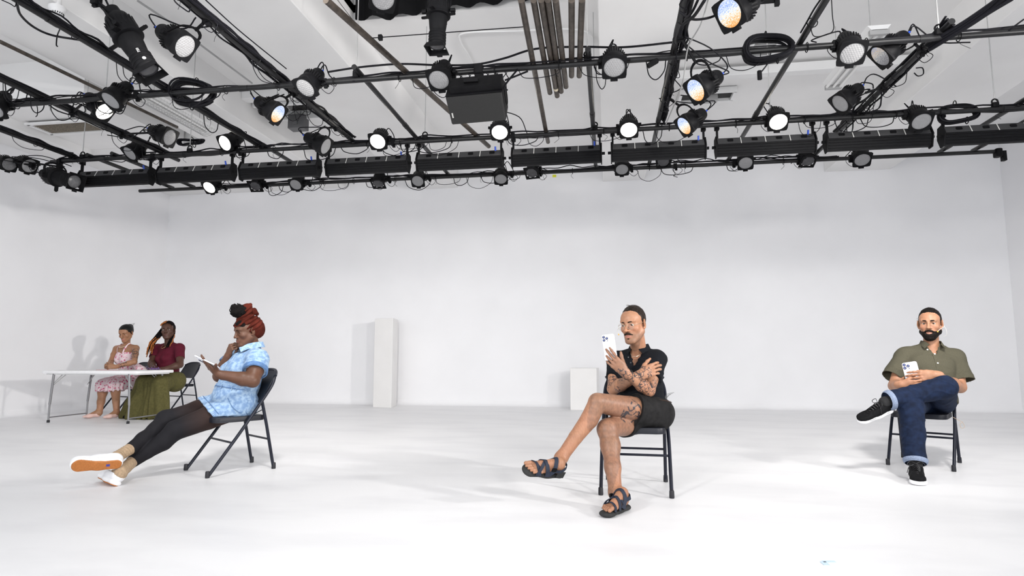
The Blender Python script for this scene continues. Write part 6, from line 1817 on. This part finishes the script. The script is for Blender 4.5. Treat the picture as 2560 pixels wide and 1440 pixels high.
    for q in (-1, 1):
        pts = [neck + R @ np.array(w) for w in ((q * .012, -.072, .052), (q * .062, -.040, .046), (q * .080, .02, .030), (q * .066, .085, .0), (q * .042, .125, -.035))]
        ribbon(pts, lambda p: unit((p - neck) * np.array((1, 1, .1)) + np.array((0, 0, .03))), .05, .005).build('collar', DN, ro)
    wc = pel + (msh - pel) * .33
    # waist seam, belt loops
    SB = [p for p in sh if not p.clip]
    MB().tube(ring_on(SB, wc, R[:, 2], .35, .001), .0055, 6, closed=True, flat=.6).build('waist_seam', DD, ro)
    for a_ in (.25, .40, .9, 1.05, 1.5, 2.2): MB().tube([onsurf(SB, wc + R @ np.array((-.35 * cos(a_ * 1.2 - .6), .35 * sin(a_ * 1.2 - .6), dz)), R @ np.array((cos(a_ * 1.2 - .6), -sin(a_ * 1.2 - .6), 0)), .002) for dz in (-.018, -.006, .006, .018)], .0035, 6).build('belt_loop', DN, ro)
    # frayed hem threads
    for (h0, k0, rr, nm) in ((hipL, kL, .122, 1), (hipR, kR, .116, 2)):
        d = unit(k0 - h0); nn = HN; c = h0 + d * (((HP[nm - 1] - h0) @ HN) / (d @ HN) - .012); u = unit(np.cross(nn, (0, 0, 1))); v = np.cross(nn, u); b = MB(); rnd = random.Random(nm)
        for k in range(60):
            a = 2 * pi * k / 60; p = c + (u * cos(a) + v * sin(a)) * rr * 1.0
            if p[2] < .455: continue
            b.tube([p - nn * .03 * rnd.random(), p + nn * .012 + u * rnd.gauss(0, .003)], .0016, 4)
        b.build('frayed_hem', mat('pale_thread', (.55, .66, .82), .9), ro)
        MB().tube([q for q in [c + (u * cos(a) + v * sin(a)) * rr * 1.0 - nn * .03 for a in np.linspace(pi * .5, 2.5 * pi, 45)[:-1]] if q[2] > .455], .0022, 5).build('hem_seam', DD, ro)
    # pocket outline on the hip and chest
    pk = pel + pdir(pel, .12, -.1, .9) * .142
    X = unit(R[:, 1]); Z = R[:, 2]
    side = -R[:, 0]
    def onside(y, z, o=.0035): return onsurf(sh, pel + R[:, 1] * y + Z * z + side * .40, -side, o)
    MB().tube([onside(y, z) for (y, z) in ((-.085, .045), (.005, .055), (.0, -.04), (-.04, -.07), (-.085, -.045))], .0018, 5, closed=True).build('back_pocket_stitching', DD, ro)
    MB().tube(spline([onside(y, z) for (y, z) in ((.14, .05), (.11, -.01), (.06, -.045), (.03, -.05))], 5), .0024, 5).build('hip_pocket_edge', DD, ro)
    # head wrap, bun and bow
    WR = mat('rust_red_wrap_cloth', (.085, .016, .010), .85, spec=.08, noise=.5, nscale=16, bump=.5, bscale=240)
    pl = [(T((0, .060, .062)), unit(hR_ @ np.array((0, .72, -.70))))]
    wr = [ell(T((0, -.040, .030)), np.array((.092, .098, .098)) * s, hR_, .03, clip=[(T((0, -.002, -.020)), unit(hR_ @ np.array((0, .86, -.62))))]),
          ell(T((0, -.085, -.005)), np.array((.068, .062, .072)) * s, hR_, .03, clip=[(T((0, -.002, -.020)), unit(hR_ @ np.array((0, .86, -.62))))])]
    for i in range(4):
        z0 = .070 + .014 * i; yy = .060 - .016 * i
        wr += limb([T((.066 - .004 * i, yy - .05, z0 + .006)), T((.045, yy, z0)), T((0, yy + .022, z0 - .004)), T((-.045, yy, z0)), T((-.066 + .004 * i, yy - .05, z0 + .006))], [.013 * s] * 5, .008)
    wr += limb([T((.05, -.02, .11)), T((0, .0, .135)), T((0, -.02, .165)), T((0, -.045, .19))], [.03, .045, .045, .035], .03)
    rd = lambda V, Nn: .0085 * np.sin(((V - T((0, .05, .1))) @ (hR_ @ unit(np.array((.1, .5, 1.)))) * 190 + 2 * sn(V, 18))) * np.clip(.5 + sn(V, 9), 0, 1)
    wo = sdf_object('head_wrap', wr, .0032, WR, N, disp=rd)
    bw = [ecap(T((0, -.03, .165)), T((0, -.085, .150)), .014, .028, hR_[:, 0], .6, .01), ecap(T((0, -.085, .150)), T((.01, -.115, .125)), .026, .018, hR_[:, 0], .6, .01),
          ecap(T((0, -.035, .16)), T((-.01, -.06, .205)), .012, .020, hR_[:, 0], .5, .01), ell(T((0, -.045, .158)), np.array((.024, .022, .022)), hR_, .01), ell(T((.03, -.10, .148)), (.02, .016, .013), hR_, .004, 'sub')]
    sdf_object('bow', bw, .003, WR, wo, disp=lambda V, Nn: .002 * sn(V, 60))
    bn = [ell(T((0, .048, .172)), np.array((.052, .052, .048)) * s, hR_, .02), ell(T((0, .020, .165)), np.array((.05, .05, .052)) * s, hR_, .02), ell(T((0, .066, .205)), np.array((.032, .028, .028)) * s, hR_, .01)]
    bo = sdf_object('hair_bun', bn, .0032, HAIR, N, disp=lambda V, Nn: .006 * np.abs(sn(V, 75)) + .003 * sn(V, 160))
    lp = MB(); rnd = random.Random(4)
    for k in range(16):
        a = T((rnd.uniform(-.04, .04), rnd.uniform(.03, .08), rnd.uniform(.19, .225))); q = hR_ @ np.array((rnd.uniform(-.015, .015), rnd.uniform(-.015, .015), .022)); w = hR_ @ np.array((0, rnd.uniform(-.03, .03), -.01))
        lp.tube(spline([a, a + q * .6, a + q * .6 + w, a + w * 1.2 - q * .4], 5), .0034, 5)
    lp.build('hair_loops', HAIR, bo)
    sdf_object('hairline', [ell(T((0, .035, .052)), np.array((.068, .056, .050)) * s, hR_, .01, clip=[(T((0, .085, .060)), unit(hR_ @ np.array((0, .5, -.87))))])], .003, HAIR, N, disp=lambda V, Nn: .001 * sn(V, 200))
    # phone lying in the palm
    pc = J(519, 907, 4.47)
    up = unit(J(488, 890, 4.47) - J(546, 922, 4.47)); n = np.cross(up, pdir(pc, 0, 0, 1)); n = n if n[2] < 0 else -n
    phone('thin white phone seen edge-on in the hand of the woman in denim', pc + np.array((0, 0, .004)), up, unit(n + pdir(pc, 0, 0, 1) * .10), 1.30)
    for nm, a, b in (('thighL', hipL, kL), ('shinL', kL, aL), ('thighR', hipR, kR), ('shinR', kR, aR), ('upR', shR, elR), ('foR', elR, wrR), ('upL', shL, elL), ('foL', elL, wrL), ('torso', pel, msh), ('shw', shR, shL)):
        print('W0', nm, round(float(np.linalg.norm(a - b)), 3))
woman_denim()
# ---- two women at the table
def woman_pink():
    N = thing('person', 'woman in a pink floral dress, hands clasped on the white table', 'person', JZ(300, 1030, 0))
    hd = J(315, 833, 8.70); s = 1.12
    hR_ = facing(hd, -34, 20, 4)
    hp, T = head_prims(hd, hR_, s, jaw=.94, nose=.2, wide=1.06, lips=1.2, lid=(-.0015, -.0048))
    shR, shL, neck = J(291, 871, 8.78), J(340, 870, 8.66), J(316, 862, 8.74)
    hipR, hipL = J(313, 951, 8.78), J(336, 951, 8.72)
    kR, aR = J(259, 961, 8.44), J(248, 1032, 8.36)
    kL, aL = J(287, 961, 8.42), J(292, 1032, 8.36)
    elR, wrR = J(277, 905, 8.60), J(274, 916, 8.38)
    elL, wrL = J(336, 905, 8.44), J(288, 917, 8.30)
    tp, R, pel, msh = torso_prims(shR, shL, hipR, hipL, neck, 1.0, chest=.10, belly=.09, waist=.115, bust=.012, hips=.095, chw=.13, shr=.045)
    body = list(tp) + [cone(neck - R[:, 2] * .03, T((0, -.022, -.055)), .046, .043, .03)]
    body += legseg(hipR, kR, aR, .085, .060, .064, .040, pdir(kR, .2, 0, -1)) + legseg(hipL, kL, aL, .085, .060, .064, .040, pdir(kL, .2, 0, -1), k=.01)
    body += armseg(shR, elR, wrR, .042, .036, .024) + armseg(shL, elL, wrL, .044, .037, .024)
    f1 = pdir(wrL, -1, .05, .05); n1 = pdir(wrL, .1, .25, 1)
    h1, t1 = hand_prims(wrL, f1, n1, thumb_side(f1, n1, pdir(wrL, 0, 1, 0)), .95, curl=(40, 42, 44, 46), curl2=(50, 50, 50, 50), spread=2, thumb=(30, 10, 10), thumb_in=.2)
    f2 = pdir(wrR, -.65, .08, .7); n2 = pdir(wrR, -.8, .2, -.5)
    h2, t2 = hand_prims(wrR, f2, n2, thumb_side(f2, n2, pdir(wrR, 0, 1, 0)), .95, curl=(35, 38, 40, 44), curl2=(50, 50, 50, 50), spread=2, thumb=(30, 10, 10), thumb_in=.2)
    body += h1 + h2 + hp
    for (a, fx) in ((aR, J(214, 1047, 8.2)), (aL, J(266, 1047, 8.2))):
        h0 = np.array((a[0], a[1] + .02, .015)); fx = np.array((fx[0], fx[1], .015)); f_ = unit(fx - h0)
        fp, FT = foot_prims(h0, f_, (0, 0, 1), pdir(a, .3 if a is aR else -.3, 0, .9), .235, toes=False); body += fp
        body.append(cone(a, FT(.04, 0, .05), .038, .034, .03))
    fine = [(*bbox([hd + hR_ @ np.array(q) for q in ((.09, .13, .13), (-.09, -.11, -.14), (-.09, .13, .13), (.09, -.11, -.14))], .01), .0032), (*bbox([wrL, wrR] + t1 + t2, .02), .0032)]
    sk = skin_colour((.33, .165, .092), (.42, .13, .12), T, hR_, s, [ink(mid(shL, elL, .30), mid(shL, elL, .72), .06, 55, .5, 3, band=.25, st=.75), ink(mid(elL, wrL, .48), mid(elL, wrL, .66), .05, 60, .5, 4, band=.25, st=.7)])
    sdf_object('body', body, .0062, SKIN, N, fine, sk)
    eyes(N, T, hR_, s, (0, -22), 1.06)
    HAIR = mat('sleek_black_hair', (.005, .005, .005), .45, spec=.25, noise=.4, nscale=60)
    brows(N, T, hR_, s, HAIR, .0028, 1.06)
    hr = [ell(T((0, -.018, .034)), np.array((.088, .102, .091)) * s, hR_, .02, clip=[(T((0, .092, .036)), unit(hR_ @ np.array((0, .80, -.60))))]), ell(T((.0, -.100, .055)), np.array((.05, .045, .05)) * s, hR_, .02)]
    hr += [ell(T((q * .084, .045, -.035)), np.array((.03, .05, .060)) * s, hR_, .012, 'sub') for q in (-1, 1)]
    ho = sdf_object('hair', hr, .0036, HAIR, N, disp=lambda V, Nn: .0006 * sn(V, 120))
    w = MB()
    for k in range(8): 
        a = T((.01 * (k - 4), -.11, .07)); w.tube(spline([a, a + hR_ @ np.array((.004 * (k - 4), -.02, .02)), a + hR_ @ np.array((.006 * (k - 4), -.03 - .003 * k, .04 - .004 * k))], 4), .002, 4)
    w.build('hair_ends', HAIR, ho)
    b = MB()
    for q in np.linspace(-1, 1, 30):
        p = neck + R @ np.array((.075 * sin(q * 1.45), .02 + .085 * cos(q * 1.45), .012 - .045 * cos(q * 1.2)))
        b.lathe([(.0001, -.0045), (.0042, -.002), (.0042, .002), (.0001, .0045)], 6, frame(p, (1, 0, 0), (0, 1, 0), (0, 0, 1)))
    o = b.build('pearl_necklace', mat('pearl', (.75, .62, .45), .3), N)
    # dress with pink flowers
    m = mat('pink_floral_cotton', (.80, .70, .72), .9, spec=.2)
    nt = m.node_tree; bs = nt.nodes['Principled BSDF']; tcn = nt.nodes['Texture Coordinate']
    v = nt.nodes.new('ShaderNodeTexVoronoi'); v.inputs['Scale'].default_value = 26; nt.links.new(tcn.outputs['Object'], v.inputs['Vector'])
    n_ = nt.nodes.new('ShaderNodeTexNoise'); n_.inputs['Scale'].default_value = 55; nt.links.new(tcn.outputs['Object'], n_.inputs['Vector'])
    ad = nt.nodes.new('ShaderNodeMath'); ad.operation = 'MULTIPLY_ADD'; ad.inputs[1].default_value = .35; nt.links.new(n_.outputs['Fac'], ad.inputs[0]); nt.links.new(v.outputs['Distance'], ad.inputs[2])
    rp = nt.nodes.new('ShaderNodeValToRGB'); e = rp.color_ramp.elements; rp.color_ramp.interpolation = 'LINEAR'
    e[0].position = .25; e[0].color = (.42, .03, .10, 1); e[1].position = .66; e[1].color = (.74, .60, .63, 1)
    for ps, c_ in ((.36, (.62, .16, .26, 1)), (.46, (.55, .10, .2, 1)), (.52, (.74, .52, .57, 1))):
        q = e.new(ps); q.color = c_
    nt.links.new(ad.outputs[0], rp.inputs[0]); nt.links.new(rp.outputs[0], bs.inputs['Base Color'])
    topc = neck + R @ np.array((0, .0, -.115))
    dr = [P_(p.fn, p.lo, p.hi, p.k, p.op, [(topc, unit(R @ np.array((0, .15, 1.))))]) for p in grow(tp, .012)]
    hp_ = mid(kR, kL) + np.array((0, -.0, -.085))
    for (h0, k0) in ((hipR, kR), (hipL, kL)):
        d = unit(k0 - h0); dr.append(cone(h0, k0 + d * .02, .115, .088, .05, clip=[(np.array((0, 0, hp_[2])), (0, 0, -1.))]))
        dr.append(cone(k0 + np.array((0, .03, .0)), k0 + np.array((0, .02, -.14)), .085, .135, .04, clip=[(np.array((0, 0, hp_[2])), (0, 0, -1.))]))
    dr.append(cone(mid(kR, kL) + np.array((0, .05, -.02)), mid(kR, kL) + np.array((0, .03, -.16)), .12, .20, .05, clip=[(np.array((0, 0, hp_[2])), (0, 0, -1.))]))
    do = sdf_object('floral_dress', dr, .006, m, N, disp=lambda V, Nn: .011 * np.sin(np.arctan2(V[:, 1] - 8.5, V[:, 0] - mid(kR, kL)[0]) * 22 + sn(V, 9)) * np.clip((.56 - V[:, 2]) / .12, 0, 1) + .003 * sn(V, 40))
    for q, sh in ((1, shR), (-1, shL)):
        a = onsurf(tp, neck + R @ np.array((q * .085, .25, -.12)), -R[:, 1], .004); b_ = onsurf(tp, neck + R @ np.array((q * .095, .0, .15)), -R[:, 2], .004); c_ = onsurf(tp, neck + R @ np.array((q * .085, -.25, -.12)), R[:, 1], .004)
        mm = onsurf(tp, neck + R @ np.array((q * .093, .25, -.04)), -R[:, 1], .004)
        ribbon([a, mm, b_, c_], lambda p: unit(p - (neck - R[:, 2] * .08)), .022, .004).build('shoulder_strap', m, do)
    # sash bow and skirt spread to the side
    sdf_object('skirt_side', [ecap(J(338, 912, 8.6), J(352, 922, 8.5), .05, .07, (0, 0, 1), .6, .02), ecap(J(352, 920, 8.5), J(362, 925, 8.45), .05, .04, (0, 0, 1), .5, .02)], .006, m, do, disp=wrinkle(.008, 30, 3))
    # ballet shoes
    PK = mat('pale_pink_satin', (.72, .50, .45), .55)
    for (a, fx, lb) in ((aR, J(214, 1047, 8.2), 'pale pink ballet shoe on the left, under the front of the table'), (aL, J(266, 1047, 8.2), 'pale pink ballet shoe nearer the olive skirt, under the table')):
        h0 = np.array((a[0], a[1] + .02, .015)); fx = np.array((fx[0], fx[1], .015)); f_ = unit(fx - h0)
        fp, FT = foot_prims(h0, f_, (0, 0, 1), pdir(a, .3 if a is aR else -.3, 0, .9), .235, toes=False)
        t = thing('ballet_shoe', lb, 'shoe', h0)
        up = [P_(p.fn, p.lo, p.hi, p.k, p.op, [(FT(0, 0, .0) - np.array((0, 0, .012)), (0, 0, -1.)), (FT(0, 0, .045), (0, 0, 1.))]) for p in grow(fp, .005)]
        up.append(ell(FT(.085, 0, .052), (.028, .062, .03), np.stack([np.cross(f_, (0, 0, 1)), f_, (0, 0, 1.)], 1), .006, 'sub'))
        sdf_object('slipper', up, .004, PK, t)
        for g in (-1, 1): ribbon([FT(.05, g * .032, .03), FT(.09, g * .01, .075), FT(.125, -g * .025, .038)], (0, 0, 1), .016, .003).build('crossed_strap', PK, t)
    for nm, a, b in (('thighL', hipL, kL), ('shinL', kL, aL), ('upR', shR, elR), ('foR', elR, wrR), ('upL', shL, elL), ('foL', elL, wrL), ('torso', pel, msh), ('shw', shR, shL)): print('W1', nm, round(float(np.linalg.norm(a - b)), 3))
woman_pink()

def woman_maroon():
    N = thing('person', 'woman with long braids in a maroon top and olive skirt at the table', 'person', JZ(410, 1030, 0))
    hd = J(420, 826, 8.80); s = 1.22
    hR_ = facing(hd, -16, -2, 4)
    hp, T = head_prims(hd, hR_, s, jaw=.98, nose=-.6, wide=1.0, lips=1.6, lid=(.0018, -.0050))
    shR, shL, neck = J(394, 871, 8.86), J(449, 870, 8.76), J(424, 859, 8.82)
    hipR, hipL = J(408, 953, 8.80), J(437, 953, 8.74)
    kR, aR = J(360, 955, 8.40), J(352, 1030, 8.36)
    kL, aL = J(400, 957, 8.36), J(405, 1030, 8.36)
    elR, wrR = J(378, 908, 8.66), J(386, 918, 8.42)
    elL, wrL = J(450, 912, 8.62), J(414, 922, 8.42)
    tp, R, pel, msh = torso_prims(shR, shL, hipR, hipL, neck, 1.0, chest=.125, belly=.125, waist=.15, bust=.035, hips=.125, chw=.155, shr=.06)
    body = list(tp) + [cone(neck - R[:, 2] * .03, T((0, -.022, -.055)), .066, .062, .03)]
    body += legseg(hipR, kR, aR, .10, .07, .06, .04) + legseg(hipL, kL, aL, .10, .07, .06, .04)
    body += armseg(shR, elR, wrR, .060, .046, .030) + armseg(shL, elL, wrL, .062, .048, .030)
    f1 = pdir(wrL, -.95, -.25, .1); n1 = pdir(wrL, -.1, .6, .8)
    h1, t1 = hand_prims(wrL, f1, n1, thumb_side(f1, n1, pdir(wrL, 0, 1, 0)), 1.0, curl=(25,) * 4, curl2=(30,) * 4, spread=2)
    f2 = pdir(wrR, -.5, .0, .8); n2 = pdir(wrR, -.2, .9, .1)
    h2, t2 = hand_prims(wrR, f2, n2, thumb_side(f2, n2, pdir(wrR, 1, 0, 0)), 1.0, curl=(25,) * 4, curl2=(30,) * 4, spread=2)
    body += h1 + h2 + hp
    fine = [(*bbox([hd + hR_ @ np.array(q) for q in ((.10, .14, .14), (-.10, -.12, -.15), (-.10, .14, .14), (.10, -.12, -.15))], .01), .0034), (*bbox([wrL, wrR] + t1 + t2, .02), .0034)]
    sk = skin_colour((.075, .034, .022), (.10, .035, .032), T, hR_, s, [])
    sdf_object('body', body, .0065, SKIN, N, fine, sk)
    eyes(N, T, hR_, s, (6, 0))
    HAIR = mat('black_braided_hair', (.006, .004, .005), .7, spec=.1, noise=.4, nscale=60, bump=.8, bscale=260)
    ORA = mat('orange_braid', (.42, .13, .02), .6, noise=.4, nscale=60, bump=.8, bscale=260)
    brows(N, T, hR_, s, HAIR, .0030, 1.0)
    hr = [ell(T((0, -.022, .034)), np.array((.080, .098, .090)) * s, hR_, .02, clip=[(T((0, .078, .074)), unit(hR_ @ np.array((0, .66, -.75))))])]
    hr += [ell(T((q * .084, .045, -.035)), np.array((.03, .05, .060)) * s, hR_, .012, 'sub') for q in (-1, 1)]
    ho = sdf_object('hair', hr, .004, HAIR, N, disp=lambda V, Nn: .003 * np.sin(((V - hd) @ hR_)[:, 0] * 320))
    rnd = random.Random(11)
    # crown braids: orange on one side, black on the other
    for (a0, a1, m_) in ((1.25, .05, ORA), (-.1, -1.35, HAIR)):
        b = MB()
        for g in range(3):
            b.tube(spline([T((.072 * sin(a), .056 - .03 * g + .018 * cos(a), .042 + .058 * cos(a) + .010 * g)) for a in np.linspace(a0, a1, 7)], 5), .0085 * s, 7)
        b.build('crown_braid', m_, ho)
    for k in range(26):
        q = 1 if k < 21 else -1
        x = .060 + .016 * (k % 4); y = .02 - .02 * (k // 4 % 4)
        a = T((q * x, y, -.02)); L = rnd.uniform(.26, .40) if q > 0 else rnd.uniform(.12, .30)
        sx = rnd.uniform(-.02, .10) if q > 0 else rnd.uniform(-.03, .03)
        pts = [T((q * .06, y * .6, .05)), a, a + R @ np.array((.012, .05, -.08)), a + R @ np.array((.03 + sx * .4, .10 + .02 * rnd.random(), -.19)), a + R @ np.array((.045 + sx * .6, .115 + .02 * rnd.random(), -L))]
        if q < 0: pts = [T((-.06, .0, .05)), T((-.078, -.01, -.03)), a + R @ np.array((-.01, .06, -.12)), a + R @ np.array((-.01, .105, -.12 - L * .4)), a + R @ np.array((sx, .13, -.12 - L))]
        P = spline(pts, 9); n = len(P); tip = int(n * rnd.uniform(.45, .75)) if k % 3 != 2 else n - 1
        if q < 0: tip = int(n * .3) if k == 23 else n - 1
        rr = [.0075 * (1 + .22 * sin(i * 2.1)) * (1 if i < n - 4 else .7) for i in range(n)]
        MB().tube(P[:tip + 1], rr[:tip + 1], 6).build('braid', HAIR, ho)
        if tip < n - 2:
            Q = [p + np.array((.006 * sin(i * .9 + k), .003 * cos(i), 0)) for i, p in enumerate(P[tip:])]
            MB().tube(Q, [v * .95 for v in rr[tip:]], 6).build('braid', ORA, ho)
    MB().tube(spline([neck + R @ np.array(v) for v in ((.06, .02, .0), (.045, .10, -.055), (.0, .13, -.085), (-.045, .10, -.055), (-.06, .02, .0))], 6), .0026, 6).build('necklace', mat('brass_chain', (.55, .38, .15), .35, .8), N)
    MAR = mat('maroon_jersey', (.095, .005, .018), .8, spec=.25, noise=.2, nscale=60)
    sh = grow(tp, .012)
    for (a, b) in ((shR, elR), (shL, elL)):
        e = mid(a, b, .62); d = unit(b - a); sh.append(cone(a, mid(a, b, .8), .072, .069, .03, clip=[(e, d)]))
    sh.append(ell(neck + R @ np.array((0, .04, .03)), (.085, .095, .10), R, .01, 'sub'))
    sdf_object('maroon_top', sh, .006, MAR, N, disp=wrinkle(.003, 16, 4))
    # wide pleated skirt down to the floor
    OL = mat('olive_crepe', (.095, .086, .030), .85, spec=.2, noise=.25, nscale=40)
    waist = pel + (msh - pel) * .22
    sk_ = [ecap(hipR, hipL, .150, .150, R[:, 2], 1.0, .05, clip=[(waist, R[:, 2])]), ell(pel + R[:, 2] * .05, (.175, .15, .13), R, .05, clip=[(waist, R[:, 2])])]
    for (h0, k0, fl_) in ((hipR, kR, (J(338, 1044, 8.28), J(322, 1044, 8.42))), (hipL, kL, (J(372, 1043, 8.30), J(400, 1040, 8.36)))):
        sk_.append(cone(h0, k0, .145, .110, .05))
        for p in fl_:
            p = np.array((p[0], p[1], .03)); sk_.append(cone(k0 + np.array((0, .02, 0)), p, .10, .13, .05, clip=[((0, 0, .012), (0, 0, -1.))]))
    sk_.append(cone(mid(kR, kL), np.array((*mid(kR, kL)[:2], .03)) + np.array((0, .1, 0)), .10, .16, .05, clip=[((0, 0, .012), (0, 0, -1.))]))
    def pleat(V, Nn):
        w = np.clip((.60 - V[:, 2]) / .35, 0, 1)
        a = np.arctan2(V[:, 1] - kL[1] - .1, V[:, 0] - mid(kR, kL)[0])
        return .014 * np.sin(a * 17 + 1.5 * np.sin(a * 5) + V[:, 2] * 3) * w + .004 * sn(V, 16)
    sdf_object('olive_skirt', sk_, .0065, OL, N, disp=pleat)
    MB().tube(ring_on([p for p in sh if not p.clip], waist, R[:, 2], .35, .002), .012, 6, closed=True, flat=.6).build('waistband', OL, N)
    for (a, lb) in ((J(316, 1044, 8.3), 'black shoe toe under the olive skirt behind the grey table leg'),):
        t = thing('shoe', lb, 'shoe', (a[0], a[1], 0)); sdf_object('upper', [ecap((a[0] + .03, a[1] + .16, .03), (a[0] + .0, a[1] - .02, .028), .034, .036, (0, 0, 1), .75, .02)], .005, BLACK2, t)
    for nm, a, b in (('thighL', hipL, kL), ('shinL', kL, aL), ('upR', shR, elR), ('foR', elR, wrR), ('upL', shL, elL), ('foL', elL, wrL), ('torso', pel, msh), ('shw', shR, shL)): print('W2', nm, round(float(np.linalg.norm(a - b)), 3))
woman_maroon()
# things on the table
PU = mat('purple_sequins', (.25, .14, .36), .3, .5, noise=.7, nscale=150)
p0 = TB(.50, .27, .724)
b = MB(); rnd = random.Random(2)
for k in range(70):
    q = np.array((rnd.gauss(0, .045), rnd.gauss(0, .03), abs(rnd.gauss(0, .012)) + .008)); b.lathe([(.0001, -.009), (.008, -.003), (.008, .003), (.0001, .009)], 6, frame(p0 + q, (1, 0, 0), (0, 1, 0), (0, 0, 1)))
tag(b.build('beaded_purse', PU), 'small sparkling purple beaded purse on the table by the olive skirt', 'purse')
p1 = TB(-.12, .10, .7242)
tag(MB().rbox(p1 + np.array((0, 0, .002)), (.30, .11, .004), .01, np.array(Matrix.Rotation(.05, 3, 'Z'))).build('pink_folder', mat('pink_card', (.62, .25, .27), .5), smooth=False), 'flat pink folder on the table beside the clasped hands', 'folder')
